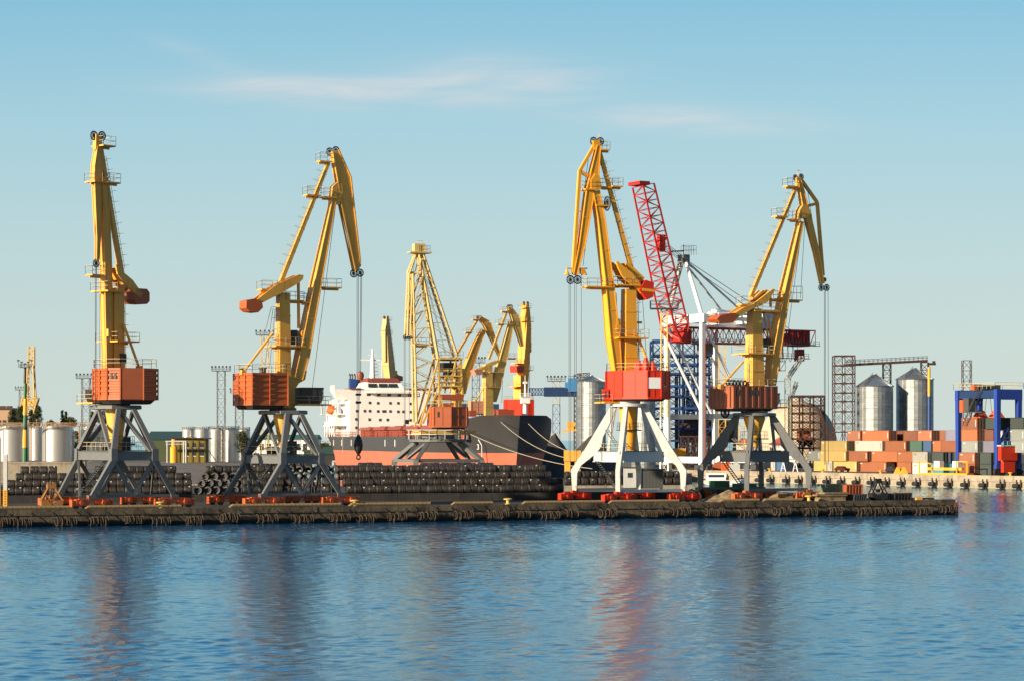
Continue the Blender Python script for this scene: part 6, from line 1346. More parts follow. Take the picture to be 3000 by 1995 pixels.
# ------------------------------------------------------------------ container yard
CDIR = V(.43,-.903,0).normalized(); CM = V(-CDIR.y,CDIR.x,0)                   # long side direction (to the right, towards the camera) / inland
ca = math.atan2(CDIR.y, CDIR.x)
CCOL = dict(orange=(.32,.095,.03), salmon=(.30,.105,.05), brown=(.16,.05,.025), yellow=(.40,.28,.085), white=(.46,.44,.39), green=(.05,.14,.095), blue=(.03,.09,.20), dblue=(.015,.035,.08), teal=(.025,.14,.17), lilac=(.17,.165,.23), grey=(.19,.21,.195), lblue=(.07,.20,.32), dark=(.025,.04,.035), cyan=(.035,.19,.25))
CMAT = {}
def container_mesh(L):
    W_, H = 2.44, 2.59; prof = []
    b = MB(); n = int(L/.28)
    pl = []
    for sgn in (-1, 1):
        seq = range(n) if sgn < 0 else range(n-1, -1, -1)
        for i in seq:
            x = -L/2+.15+(L-.3)*i/n; d = (L-.3)/n; y = sgn*(W_/2-.06); y2 = sgn*(W_/2-.015)
            q = [(x,y),(x+d*.3,y2),(x+d*.6,y2),(x+d*.9,y)]
            pl += q if sgn < 0 else q[::-1]
    b.hexa([V(x,y,.15) for x, y in pl], [V(x,y,H-.1) for x, y in pl])
    for x in (-L/2+.08, L/2-.08):
        for y in (-W_/2+.08, W_/2-.08): b.box((x-.08,y-.08,0),(x+.08,y+.08,H))
    for z in (.08, H-.07):
        for y in (-W_/2+.07, W_/2-.07): b.box((-L/2+.16,y-.06,z-.08),(L/2-.16,y+.06,z+.07))
        for x in (-L/2+.07, L/2-.07): b.box((x-.06,-W_/2+.16,z-.08),(x+.06,W_/2-.16,z+.07))
    b.box((-L/2+.12,-W_/2+.12,.05),(L/2-.12,W_/2-.12,H-.12))
    for k in range(9): b.box((L/2-.11,-W_/2+.25+k*.235,.18),(L/2-.05,-W_/2+.36+k*.235,H-.18))
    return b
CPROTO = {}
def container(px, back, lvl, L, col, label, D=None, group='stacked shipping containers'):
    """container whose left long-side corner shows at photo column px; back = metres behind the quay edge"""
    o = Q0+QM*back; k = (px-CX)/FPX; t = (k*o.y-o.x)/(QD.x-k*QD.y); p = o+QD*t; c = p+CDIR*(L/2)+CM*1.22
    key = (L, col)
    if key not in CPROTO:
        if col not in CMAT:
            mm = CMAT[col] = paint(col+' container paint', CCOL[col], tuple(x*.3+.015 for x in CCOL[col]), .6, .6); tt = mm.node_tree; bs = tt.nodes['Principled BSDF']; lk = bs.inputs['Base Color'].links[0].from_socket; oi = nn(tt, 'ShaderNodeObjectInfo')
            fa = mth(tt, 'ADD', mth(tt, 'MULTIPLY', oi.outputs['Random'], .5), .62); cx_ = nn(tt, 'ShaderNodeCombineColor')
            for q_ in range(3): tt.links.new(fa, cx_.inputs[q_])
            tt.links.new(mixc(tt, 1.0, lk, cx_.outputs[0], 'MULTIPLY'), bs.inputs['Base Color'])
        r = thing('shipping_container', (0,0,0), label, 'container', group); container_mesh(L).build('body', CMAT[col], r)
        b = MB()
        for y in (-.62,-.25,.25,.62): b.tube((L/2-.02,y,.2),(L/2-.02,y,2.4),.03,.03,5)
        b.build('lock_bar', M['dgrey'], r)
        if L > 8 or col in ('salmon','white','grey'):
            b = MB()
            for z_ in (.7,1.0,1.3,1.6,1.9): b.box((L/2-.75,-1.235,z_),(L/2-.5,-1.21,z_+.17))
            for x_ in range(4): b.box((-L/2+.7+x_*.22,-1.235,2.0),(-L/2+.84+x_*.22,-1.21,2.2))
            b.build('marking', M['white'] if col != 'white' else M['dgrey'], r)
        CPROTO[key] = (r, tree_of(r)); o_ = r
        o_.location = V(c.x,c.y,QZ+lvl*2.6); o_.rotation_euler = (0,0,ca)
    else:
        pr, tr = CPROTO[key]; dup(pr, V(c.x,c.y,QZ+lvl*2.6), ca, tr, label, group)
A = 31
CL = [
 # long rows, front line, ground level upwards
 (2384,A,0,6.06,'yellow','yellow short container at the left end of the ground row behind the dark car'),(2400,A,0,6.06,'white','white short container on the ground behind the pale quay near the dark car'),(2432,A,0,12.19,'yellow','yellow ribbed long container on the ground behind the dark red car'),
 (2516,A,0,12.19,'orange','orange long container on the ground right of the dark red car'),(2612,A+3,0,12.19,'brown','brown container on the ground in shade between two orange ones'),(2628,A-3,0,6.06,'orange','orange short container on the ground left of the two white ones'),
 (2366,A+1,1,6.06,'grey','grey container seen behind the right leg of the rightmost crane'),(2402,A,1,12.19,'yellow','yellow long container on the second tier at the left of the yard'),(2463,A,1,12.19,'orange','orange long container on the second tier over the yellow ribbed one'),(2552,A,1,12.19,'orange','orange long container on the second tier above the orange ground row'),(2628,A-3,1,12.19,'orange','orange container with a ladder shadow on the second tier left of the white ones'),
 (2405,A+2.6,2,12.19,'yellow','yellow long container on the third tier under the rusty lattice tower'),(2505,A+2.6,2,12.19,'white','single white long container on the third tier of the orange wall'),(2573,A+2.6,2,12.19,'orange','orange long container on the third tier right of the white one'),(2659,A+2.6,2,6.06,'green','green short container on the third tier left of the blue one'),(2686,A+2.6,2,6.06,'blue','blue ribbed short container on the third tier of the orange wall'),(2725,A+2.6,2,12.19,'orange','orange long container half hidden on the third tier'),
 (2482,A+6,3,6.06,'salmon','salmon short container at the left end of the top tier under the silos'),(2525,A+6,3,12.19,'orange','orange long container on the top tier before the lower silo'),(2620,A+11,3,6.06,'brown','brown short container in shade on the top tier between the silos'),(2646,A+9,3,6.06,'brown','darker brown container on the top tier before the taller silo'),(2688,A+6,3,6.06,'salmon','salmon short container on the top tier before the taller silo'),(2737,A+8,3,12.19,'salmon','salmon long container at the right end of the top tier'),(2770,A-2,3,6.06,'lilac','lilac container on the upper right behind the tall corner stack'),
 (2790,A-2,3,6.06,'orange','orange container beside the lilac one behind the tall corner stack'),
 # front group of white and dark short containers
 (2673,15,0,6.06,'white','lower of the two white short containers at the front of the yard'),(2673,15,1,6.06,'white','upper of the two white short containers at the front of the yard'),(2719,15.8,0,6.06,'cyan','turquoise container behind the yellow work frame'),(2719,15.8,1,6.06,'dark','dark green container right of the upper white one'),(2740,17.2,1,6.06,'dblue','navy container second right of the upper white one'),(2765,17.8,1,6.06,'dark','blackish green container third right of the upper white one'),(2758,17.2,0,6.06,'teal','teal container right of the turquoise one behind the yellow frame'),
 (2756,20,2,6.06,'orange','orange short container standing above the navy and dark green ones'),
 # tall corner stack beside the blue yard crane
 (2809,9.5,0,6.06,'orange','bottom orange container of the tall corner stack'),(2809,9.5,1,6.06,'salmon','second container from below in the tall corner stack, salmon'),(2817,11.5,2,6.06,'grey','grey green container in the middle of the tall corner stack'),(2816,11.5,3,6.06,'orange','bright orange container fourth up in the tall corner stack'),(2816,11.5,4,6.06,'salmon','topmost salmon container of the tall corner stack'),
 (2856,10.5,0,6.06,'dark','black container on the ground right of the bottom orange one'),(2856,10.5,1,6.06,'dark','black container on the second tier in the gap left of the blue yard crane'),(2864,12.6,2,6.06,'lilac','lilac ribbed container in the middle tier left of the blue yard crane leg'),(2863,13.2,3,6.06,'brown','brown container right of the bright orange one in the corner stack'),(2886,12.4,4,6.06,'dark','dark green ribbed container on top right of the salmon one'),(2890,13.5,3,6.06,'grey','grey container fourth up beside the blue crane leg'),
 (2904,13.5,2,6.06,'lblue','light blue container in the middle tier beside the blue crane leg'),(2903,13,1,6.06,'lilac','lilac container on the second tier at the blue crane leg'),(2904,13,0,6.06,'green','green container on the ground at the blue crane leg'),
 (2950,14,4,6.06,'dark','dark container on the top tier seen through the blue yard crane'),(2952,14,3,6.06,'grey','upper grey container seen through the blue yard crane'),(2952,14,2,6.06,'grey','lower grey container seen through the blue yard crane'),(2905,14,4,6.06,'dblue','navy container on the top tier left of the blue crane leg'),
]
for a in CL: container(*a)
# ------------------------------------------------------------------ blue yard gantry crane on tyres
ro = quay_at(2922, 10.5); rt = thing('yard_crane', V(ro.x,ro.y,QZ), 'bright blue rubber tyred yard crane with red power boxes at the right edge', 'gantry crane'); RB = M['rtgblue']
def rp(a, m_, z): return V(ro.x,ro.y,0)-CDIR*a+CM*m_+V(0,0,z)
zr = Zp(1140, ro.y); FW = 5.8; SPN = 14.5
for a, nm in ((0,0),(SPN,1)):
    for m_ in (0, FW):
        b = MB(); b.beam(rp(a,m_,QZ+2.6), rp(a,m_,zr), .95, .9, up=CM, w2=1.25, h2=1.1); b.build('leg', RB, rt)
    b = MB(); b.beam(rp(a,-.6,zr-1.1), rp(a,FW+.6,zr-1.1), 1.2, 2.3); b.build('end_beam', RB, rt); b = MB(); b.beam(rp(a,-.6,QZ+2.1), rp(a,FW+.6,QZ+2.1), 1.0, 1.0); b.build('sill_beam', RB, rt); b = MB(); b.beam(rp(a,0,zr-9), rp(a,FW,zr-9), .25, .25); b.build('tie_beam', RB, rt)
    for m_ in (-.2, 1.3, FW-1.3, FW+.2):
        b = MB(); w_ = rp(a,m_,QZ+.85); b.lathe([(.45,-.35),(.78,-.38),(.85,-.2),(.85,.2),(.78,.38),(.45,.35)], 18, w_, CDIR); b.build('wheel', M['tyre'], rt, smooth=True)
for m_ in (.2, FW-.2):
    b = MB(); b.beam(rp(0,m_,zr-1.0), rp(SPN,m_,zr-1.0), .9, 1.7); b.build('main_girder', M['dblue'], rt)
b = MB(); b.beam(rp(0,FW*.5,zr-8.5), rp(0,-.2,QZ+6), .5, .5); b.beam(rp(0,FW-.4,zr-9.5), rp(0,.6,QZ+7.5), .35, .35); b.build('brace', RB, rt)
b = MB(); b.rail([rp(-.5,-1,zr+.2), rp(-.5,FW+1,zr+.2), rp(SPN+.5,FW+1,zr+.2), rp(SPN+.5,-1,zr+.2)], 1.3, .08, 1.6, closed=True); railing(b, rt)
b = MB(); b.obox(rp(SPN*.55,FW/2,zr+.5), CDIR*1.8, CM*2.6, V(0,0,.7)); b.obox(rp(SPN*.7,-.2,zr-3.4), CDIR*1.1, CM*1.0, V(0,0,1.6)); b.build('trolley', M['dgrey'], rt)
b = MB(); b.obox(rp(SPN*.8,-.4,zr-3.6), CDIR*.9, CM*.8, V(0,0,1.4)); b.obox(rp(SPN*.5,-.8,zr+.6), CDIR*.6, CM*.6, V(0,0,.6)); b.build('trolley_box', M['redorange'], rt)
b = MB()
for k in (-2.4,2.4): 
    for j in (-.8,.8): b.tube(rp(SPN*.5+k*.6,FW/2+j,zr), rp(SPN*.5+k,FW/2+j,Zp(1205,ro.y)), .06, .06, 5)
b.build('cable', M['cable'], rt)
for s_ in (-1,1):
    b = MB(); q = rp(SPN*.5+s_*3.0,FW/2,Zp(1212,ro.y)); b.hexa([q+CDIR*i*1.6+CM*j*1.2-V(0,0,.8) for i, j in ((-1,-1),(1,-1),(1,1),(-1,1))], [q+CDIR*i*.5+CM*j*.6+V(0,0,.9) for i, j in ((-1,-1),(1,-1),(1,1),(-1,1))]); b.build('spreader', M['redorange'], rt)
b = MB(); b.ladder(rp(SPN*.35,-1.0,zr-.4), rp(SPN*.75,-1.0,zr-8), CM, 1.1, .5, .09); b.rail([rp(SPN*.35,-1.4,zr-.4), rp(SPN*.75,-1.4,zr-8)], 1.0, .07, 1.3); b.obox(rp(SPN*.5,-1.0,zr-5), CDIR*3.6, CM*.6, V(0,0,.1)); b.build('stair', M['dgrey'], rt)
b = MB(); b.obox(rp(-1.2,FW*.33,QZ+5.0), CDIR*.6, CM*2.2, V(0,0,1.55)); pb = b.build('power_box', M['red'], rt)
b = MB(); b.obox(rp(-1.2,FW*.33,QZ+6.75), CDIR*.75, CM*2.4, V(0,0,.12)); b.build('cover', M['lgrey'], pb)
b = MB(); b.ladder(rp(-1.5,FW*.33+2.6,QZ+2.4), rp(-1.5,FW*.33+2.6,QZ+6.8), CM, .6, .45, .07); b.build('ladder', M['steel'], pb)
b = MB(); b.obox(rp(-1.3,FW*.33,QZ+2.0), CDIR*.5, CM*1.55, V(0,0,1.2)); b.build('fuel_box', M['red'], rt)
# yellow work frame, cars and small yard things on the container quay
o = quay_at(2770, 4.6); o.z = QZ; wf = thing('work_platform', o, 'yellow open work frame with two white bins on the container quay edge', 'platform')
def wp(a, m_, z): return o+QD*a+QM*m_+V(0,0,z)
b = MB(); b.obox(wp(0,0,.35), QD*8.2, QM*1.0, V(0,0,.22)); b.obox(wp(0,0,1.5), QD*5.8, QM*.4, V(0,0,.28))
for a in (-8,-3.8,4.6,8):
    b.beam(wp(a,-.8,.3), wp(a,-.8,3.3 if abs(a) > 4 else 2.4), .28, .28)
for a, e in ((-8,-3.8),(4.6,8)): b.beam(wp(a,-.8,3.2), wp(e,-.8,3.2 if e == 8 else 2.6), .2, .2)
b.build('frame', M['yellow_fresh'], wf)
for a in (-2.2, 4.0): 
    b = MB(); b.obox(wp(a,0,2.5), QD*.9, QM*.7, V(0,0,.75)); b.build('white_bin', M['white'], wf)
for px, lab in ((2630,'yellow pyramid marker on the container quay, left of the pair'),(2648,'yellow pyramid marker on the container quay, right of the pair')):
    q = quay_at(px, 8); q.z = QZ; b = MB(); b.hexa([q+V(-.9,-.9,0),q+V(.9,-.9,0),q+V(.9,.9,0),q+V(-.9,.9,0)],[q+V(-.2,-.2,1.7),q+V(.2,-.2,1.7),q+V(.2,.2,1.7),q+V(-.2,.2,1.7)]); tag(b.build('pyramid_marker', M['yellow_fresh'], base=q), lab, 'marker')
def car(px, back, mat, label):
    q = quay_at(px, back); q.z = QZ+.01; r = thing('parked_car', q, label, 'car'); d = QD; n = QM
    def cp(a, s, z): return q+d*a+n*s+V(0,0,z)
    b = MB(); ol = [(-2.1,.35),(2.1,.35),(2.15,.75),(1.9,.95),(1.0,1.0),(-1.75,1.02),(-2.1,.85)]; b.prism([cp(a,0,z) for a, z in ol], n*1.7); ol = [(1.05,1.0),(.45,1.42),(-1.1,1.45),(-1.75,1.02)]; b.prism([cp(a,0,z) for a, z in ol], n*1.4); b.build('body', mat, r)
    b = MB(); ol = [(.9,1.04),(.4,1.38),(-1.05,1.4),(-1.55,1.06)]; b.prism([cp(a,0,z) for a, z in ol], n*1.46); b.build('window', M['glass'], r)
    for a in (-1.3,1.35):
        for s in (-.8,.8): b = MB(); b.tube(cp(a,s-.1,.33), cp(a,s+.1,.33), .33, .33, 14); b.build('wheel', M['tyre'], r)
car(2467, 24, paint('maroon car paint', (.10,.015,.015), (.03,.01,.01), .1, .3), 'dark red saloon car parked before the yellow ribbed container'); car(2617, 27, M['black'], 'black car parked between the orange ground containers')
# white trestle hopper and white ribbed containers behind the rightmost crane legs
q = quay_at(2312, 10); q.z = QZ; tb = thing('trestle_table', q, 'white work trestle on the quay behind the rightmost crane right leg', 'trestle'); b = MB(); b.obox(q+V(-.8,0,2.9), V(2.2,0,0), V(0,.8,0), V(0,0,.35)); b.obox(q+V(.9,0,3.6), V(1.1,0,0), V(0,.8,0), V(0,0,.5)); b.build('top', M['white'], tb)
for s in (-1.5,1.5): b = MB(); b.beam(q+V(s-.6,-.6,0), q+V(s,-.3,2.7), .18, .18); b.beam(q+V(s+.6,-.6,0), q+V(s,-.3,2.7), .18, .18); b.beam(q+V(s-.4,-.55,1), q+V(s+.4,-.55,1), .12, .12); b.build('leg', M['white'], tb)
for px, col, lab in ((2262,'blue','blue ribbed container on the quay between the rightmost crane legs'),(2235,'white','white container on the quay between the rightmost crane legs'),(2165,'white','white container left of the front leg of the rightmost crane')):
    container(px, 26, 0, 6.06, col, lab)
# low white shed and boats at the inner corner of the basin
b_ = quay_at(2105, 10); b_.z = QZ
r = thing('work_boat', V(PX(2110,1402,560).x, 560, 0), 'small white work boat moored at the inner end of the container quay', 'boat'); oB = V(PX(2110,1402,560).x, 560, 0)
b = MB(); b.hexa([oB+V(-5,-1.2,.1),oB+V(4.2,-1.2,.1),oB+V(5.2,0,.1),oB+V(4.2,1.2,.1),oB+V(-5,1.2,.1)],[oB+V(-5.2,-1.6,1.2),oB+V(4.6,-1.6,1.3),oB+V(6.4,0,1.6),oB+V(4.6,1.6,1.3),oB+V(-5.2,1.6,1.2)]); b.build('hull', M['white'], r); b = MB(); b.obox(oB+V(-1,0,2.0), V(2.2,0,0), V(0,1.1,0), V(0,0,.85)); b.build('cabin', M['white'], r); b = MB(); b.obox(oB+V(-1,-1.12,2.2), V(1.8,0,0), V(0,.02,0), V(0,0,.3)); b.build('window', M['glass'], r)
for i, (px, col, lab) in enumerate(((2102,'rust','stack of rusty yard gear left of the rightmost crane front leg'),(2128,'redorange','small red winch on the quay left of the rightmost crane front leg'),(2152,'lgrey','grey yard cabinet on the quay left of the rightmost crane front leg'))):
    q = quay_at(px, 8); q.z = QZ; b = MB(); b.obox(q+V(0,0,.9), V(1.3,0,0), V(0,1,0), V(0,0,.9)); b.obox(q+V(.4,0,2.1), V(.5,0,0), V(0,.6,0), V(0,0,.35)); b.tube(q+V(-.8,0,1.8), q+V(-.8,0,3.2), .12, .12, 6); tag(b.build('yard_gear', M[col], base=q), lab, 'yard gear')
# ------------------------------------------------------------------ things on the pier head
def grab(name, c, s, mat, label, open_=.0):
    """clamshell grab standing on its jaws: two jaws, four arms, head block"""
    r = thing(name, c, label, 'grab'); u = RD; n = GD
    def q(a, b_, z): return Vector(c)+u*a*s+n*b_*s+V(0,0,z*s)
    for sg in (-1,1):
        b = MB(); b.prism([q(sg*a,0,z) for a, z in ((.05,.0),(1.0,.05),(2.05,.75),(2.2,1.75),(1.9,1.85),(.9,1.65),(.1,1.2))], n*2.3*s); b.build('jaw', mat, r)
        for k in (-1,1):
            b = MB(); b.beam(q(sg*2.05,k*.95,1.75), q(sg*.55,k*.5,4.3), .26*s, .3*s); b.beam(q(sg*.2,k*.95,1.6), q(sg*1.1,k*.8,2.9), .16*s, .16*s); b.beam(q(sg*1.1,k*.8,2.9), q(sg*.9,k*.7,1.8), .14*s, .14*s); b.build('arm', mat, r)
    b = MB(); b.obox(q(0,0,4.5), u*.85*s, n*.7*s, V(0,0,.35*s)); b.tube(q(-.5,0,5.0)-n*.4*s, q(-.5,0,5.0)+n*.4*s, .35*s, .35*s, 12); b.tube(q(.5,0,5.0)-n*.4*s, q(.5,0,5.0)+n*.4*s, .35*s, .35*s, 12); b.build('head_block', mat, r)
    b = MB(); b.obox(q(0,0,2.4), u*.35*s, n*.5*s, V(0,0,.35*s)); b.beam(q(-.1,0,2.5), q(-.4,0,4.4), .08*s, .08*s); b.beam(q(.1,0,2.5), q(.4,0,4.4), .08*s, .08*s); b.build('lower_block', mat, r); return r
grab('clamshell_grab', pier(2572, 2.6), .52*1.12, M['black'], 'black clamshell grab standing on its jaws near the right end of the pier')
M['amber'] = paint('rusty amber paint', (.30,.14,.04), (.10,.05,.03), .8)
grab('clamshell_grab', pier(150, 3.4), .62, M['amber'], 'rusty amber clamshell grab standing left of the leftmost crane bogies')
def skip(px, back, w, h, mat, label, name='skip', cat='skip'):
    c = pier(px, back); r = thing(name, c, label, cat); b = MB(); b.hexa([c+RD*i*w*.47+GD*j*1.3 for i, j in ((-1,-1),(1,-1),(1,1),(-1,1))], [c+RD*i*w*.5+GD*j*1.5+V(0,0,h) for i, j in ((-1,-1),(1,-1),(1,1),(-1,1))]); b.build('body', mat, r)
    k = MB()
    for i in range(6):
        x = -w*.48+w*.96*i/5; k.beam(c+RD*x*.97-GD*1.4+V(0,0,.1), c+RD*x-GD*1.56+V(0,0,h), .12, .12)
    k.beam(c-RD*w*.5-GD*1.5+V(0,0,h), c+RD*w*.5-GD*1.5+V(0,0,h), .2, .2); k.build('rib', mat, r); return r
skip(2437, 5.5, 3.1, 2.3, paint('faded green paint', (.13,.17,.12), (.06,.05,.035), .6), 'pale green steel tank beside the dark red box near the pier head', 'steel_tank', 'tank'); skip(2487, 4.6, 2.6, 2.2, M['rust'], 'dark red steel box left of the black grab')
skip(2630, 3.5, 2.8, .95, M['steel'], 'low dark skip right of the black grab'); skip(2505, 2.6, 2.0, .9, M['dgrey'], 'low dark grey skip left of the black grab jaws')
c = pier(2430, 2.2); b = MB(); b.obox(c+V(0,0,.35), RD*2.0, GD*1.0, V(0,0,.35)); b.obox(c+V(-.2,0,.85), RD*2.4, GD*1.2, V(0,0,.13)); b.obox(c+V(.5,0,1.12), RD*1.9, GD*1.0, V(0,0,.11)); tag(b.build('slab_stack', M['sand'], base=c), 'stack of weathered concrete slabs below the green tank', 'slab stack')
c = pier(2700, 2.4); b = MB(); b.obox(c+V(0,0,.2), RD*1.6, GD*.8, V(0,0,.12)); tag(b.build('steel_plate', M['black'], base=c), 'dark steel plate lying on the last stretch of the pier', 'plate'); q = pier(2692, 1.4); b = MB(); b.obox(q+V(0,0,.2), RD*.5, GD*.2, V(0,0,.14)); tag(b.build('yellow_chock', M['yellow_fresh'], base=q), 'yellow chock on the edge of the pier head', 'chock')
q = pier(2128, 4.0); heap('sand_heap', q.x, q.y, 3.8, 3.2, 1.75, DECK, M['sand'], 'brown rubble heap between the two sickle legged cranes', 8, [(.1,1,1.0),(-.4,.6,.7)])
q = pier(2290, 6.0); heap('sand_heap', q.x, q.y, 3.6, 2.4, 1.3, DECK, M['sand'], 'low brown rubble heap behind the rusty bogies of the rightmost crane', 9)
q = pier(2330, 2.9); b = MB()
for i in range(16): b.obox(q+RD*rnd.uniform(-2.2,1.6)+GD*rnd.uniform(-.5,1)+V(0,0,rnd.uniform(.2,1.1)), RD*rnd.uniform(.2,.6), GD*.3, V(0,0,rnd.uniform(.08,.3)))
tag(b.build('scrap_pile', M['amber'], base=q), 'sunlit pile of amber scrap by the right bogie of the rightmost crane', 'scrap pile')
q = pier(2085, 11)
for i in range(9):
    a = q+RD*(-4.2+i*1.0)+GD*rnd.uniform(-1,1)+V(0,0,.6+(i % 2)*.35); b = MB(); b.ring(a, RD+V(0,0,rnd.uniform(-.3,.3))+GD*rnd.uniform(-.6,.6), .5, .25, 14, 6); tag(b.build('scrap_ring', M['tyre'], base=a, smooth=True), 'old black tyre lying in the pile behind the left leg of the rightmost crane', 'tyre', 'tyre pile behind the rightmost crane')
q = pier(2140, 15); b = MB(); b.obox(q+V(0,0,1.0), RD*5, GD*1.2, V(0,0,.8)); b.obox(q+V(-1.5,0,2.2)+GD*.2, RD*1.2, GD*.9, V(0,0,.5)); b.obox(q+V(2,0,2.0), RD*1.5, GD*.9, V(0,0,.3)); tag(b.build('pontoon_gear', M['green'], base=q), 'dull green low barge gear behind the legs of the rightmost crane', 'gear')
# two pale posts with a yellow scale at the left edge of the photo
for px, lab in ((16,'grey post with a yellow painted scale at the left edge, the nearer right hand one'),(-4,'grey post with a yellow painted scale cut by the left edge of the photo')):
    c = PX(px, 1300, 312 if px > 0 else 316); zt = Zp(1330 if px > 0 else 1282, c.y); c.z = DECK; r = thing('scale_post', c, lab, 'post', 'scale posts at the left edge'); b = MB(); b.beam(c+V(0,0,2.1), V(c.x,c.y,zt), .48, .48); b.build('upper_post', M['lgrey'], r); b = MB(); b.beam(c, c+V(0,0,2.1), .52, .52); sc = b.build('scale_plate', M['yellow_fresh'], r); b = MB()
    for i in range(9): b.obox(c+V(.02,-.27,.2+i*.21), V(.14,0,0), V(0,.012,0), V(0,0,.05))
    b.build('scale_mark', M['black'], sc)

# ------------------------------------------------------------------ left background: tank farm, sheds, masts, trees
M['tank'] = plain('aluminium tank skin', (.62,.60,.57), .32, .7, .5, .12, .3)
def tank(px, w_px, py_top, D, label, base=LAND, mat='tank', rail=True):
    c = V(X(px,D), D, base); r_ = w_px/2/FPX*D; H = Zp(py_top,D)-base; t = thing('storage_tank', c, label, 'tank', 'storage tanks on the left shore'); b = MB(); b.lathe([(r_,0),(r_,H)], 48, c); b.build('shell', M[mat], t, smooth=True)
    b = MB(); b.lathe([(r_*1.005,H),(r_*1.005,H+.2),(.1,H+1.2)], 40, c); b.build('roof', M['lgrey'], t)
    if rail: b = MB(); b.rail([c+V(math.cos(a)*r_*.98, math.sin(a)*r_*.98, H+.15) for a in [2*math.pi*i/18 for i in range(18)]], 1.2, .12, 1.6, closed=True); b.build('railing', M['railing'], t)
    return t
tank(38, 92, 1249, 950, 'large aluminium tank at the left edge behind the banded pole'); tank(170, 92, 1249, 950, 'large aluminium tank left of the leftmost crane'); tank(108, 44, 1256, 990, 'narrow tank in shade between the two large aluminium tanks'); tank(278, 84, 1250, 960, 'aluminium tank seen through the legs of the leftmost crane')
ctk = thing('tank_catwalk', V(X(130,946),946,Zp(1247,946)), 'ochre catwalk with railing running across the tops of the left tanks', 'catwalk'); b = MB(); A, B = V(X(-40,942),942,Zp(1247,942)), V(X(262,942),942,Zp(1247,942)); b.beam(A, B, 1.4, .3); b.build('gangway', M['amber'], ctk); b = MB(); b.rail([A+V(0,-.7,.1), B+V(0,-.7,.1)], 1.3, .13, 1.8); b.rail([A+V(0,.7,.1), B+V(0,.7,.1)], 1.3, .13, 1.8); b.build('railing', M['amber'], ctk)
b = MB()
for px in (-20,92,232): b.beam(V(X(px,942),942,LAND), V(X(px,942),942,Zp(1247,942)), .4, .4)
b.build('support', M['amber'], ctk)
for px, w_, y, D, lab in ((552,36,1259,980,'small white tank at the left end of the group behind the yellow house'),(592,42,1259,975,'second white tank from the left behind the yellow house roof'),(634,42,1258,930,'bright tank right of the yellow house'),(677,46,1258,930,'bright tank beside the round tree left of the second crane'),(716,34,1260,1000,'pale tank half behind the round tree')): tank(px, w_, y, D, lab)
# dark parapet wall behind the first coil rows on the left
D_ = 470; b = MB(); b.box((X(-60,D_),D_,LAND),(X(250,D_),D_+1.2,Zp(1357,D_))); b.box((X(-60,D_)-.2,D_-.15,Zp(1357,D_)),(X(250,D_),D_+1.35,Zp(1352,D_))); tag(b.build('parapet_wall', M['concrete_l']), 'pale concrete parapet wall between the left tanks and the coils', 'wall')
# yellow office with outside stairs
M['ochre'] = plain('ochre render', (.20,.15,.03), .8, 0, .2, .2, .3)
Dy = 900; yo = thing('office_house', V(X(552,Dy),Dy,LAND), 'two storey ochre house with a flat dark roof right of the leftmost crane', 'building'); x0, x1 = X(508,Dy), X(602,Dy); zt = Zp(1283,Dy)
b = MB(); b.box((x0,Dy,LAND),(x1,Dy+9,zt)); wl = b.build('wall', M['ochre'], yo); b = MB(); b.hexa([V(x0-.8,Dy-1.4,zt),V(x1+1.2,Dy-1.4,zt-.3),V(x1+1.2,Dy+10,zt-.3),V(x0-.8,Dy+10,zt)],[V(x0-.8,Dy-1.4,zt+.5),V(x1+1.2,Dy-1.4,zt+.2),V(x1+1.2,Dy+10,zt+.2),V(x0-.8,Dy+10,zt+.5)]); b.build('roof', M['steel'], yo)
for px in (548,569,592):
    for py in (1303,1327): b = MB(); b.box((X(px,Dy)-.65,Dy-.08,Zp(py+7,Dy)),(X(px,Dy)+.65,Dy+.1,Zp(py-6,Dy))); w2_ = b.build('window', M['glass'], wl); b = MB(); b.box((X(px,Dy)-.8,Dy-.14,Zp(py+8,Dy)-.1),(X(px,Dy)+.8,Dy-.02,Zp(py+8,Dy)+.08)); b.build('sill', M['white'], w2_)
b = MB(); zf = Zp(1316,Dy); b.obox(V((x0+x1)/2,Dy-1,zf), V((x1-x0)/2+.6,0,0), V(0,1,0), V(0,0,.12)); b.rail([V(x0-.5,Dy-1.9,zf), V(x1+.5,Dy-1.9,zf)], 1.1, .1, 1.8)
for i in range(6): xx = x0+(x1-x0)*i/5; b.beam(V(xx,Dy-1.8,LAND), V(xx,Dy-1.8,zt-.2), .18, .18)
b.beam(V(x1+1,Dy-1,zf), V(x1+4.5,Dy-1,LAND), 1.0, .25); b.build('gallery', M['black'], yo)
r = thing('pipe_portal', V(X(520,880),880,LAND), 'pale pipe portal frame before the ochre house', 'pipe frame'); b = MB()
for px in (490,538,545): b.tube(V(X(px,880),880,LAND), V(X(px,880),880,Zp(1292,880)), .25, .25, 8)
b.tube(V(X(484,880),880,Zp(1292,880)), V(X(546,880),880,Zp(1292,880)), .25, .25, 8); b.tube(V(X(486,880),880,Zp(1300,880)), V(X(546,880),880,Zp(1300,880)), .15, .15, 8); b.build('pipe', M['lgrey'], r); b = MB(); b.lathe([(1.4,LAND),(1.4,Zp(1310,880)),(.9,Zp(1306,880)),(.9,Zp(1286,880))], 14, V(X(505,880),884,0)); b.build('vessel', M['yellow_fresh'], r)
GW = plain('green wall sheet', (.055,.075,.028), .7)
r = gable('warehouse', 425, 530, 1000, 1287, 1262, 40, GW, DRF, 'long dark green warehouse with a low pitched roof behind the ochre house', ridge='x')
gable('warehouse', 735, 925, 1050, 1286, 1272, 30, M['white'], GRF, 'white hall with a bright green roof behind the second crane', ridge='x', wins=9)
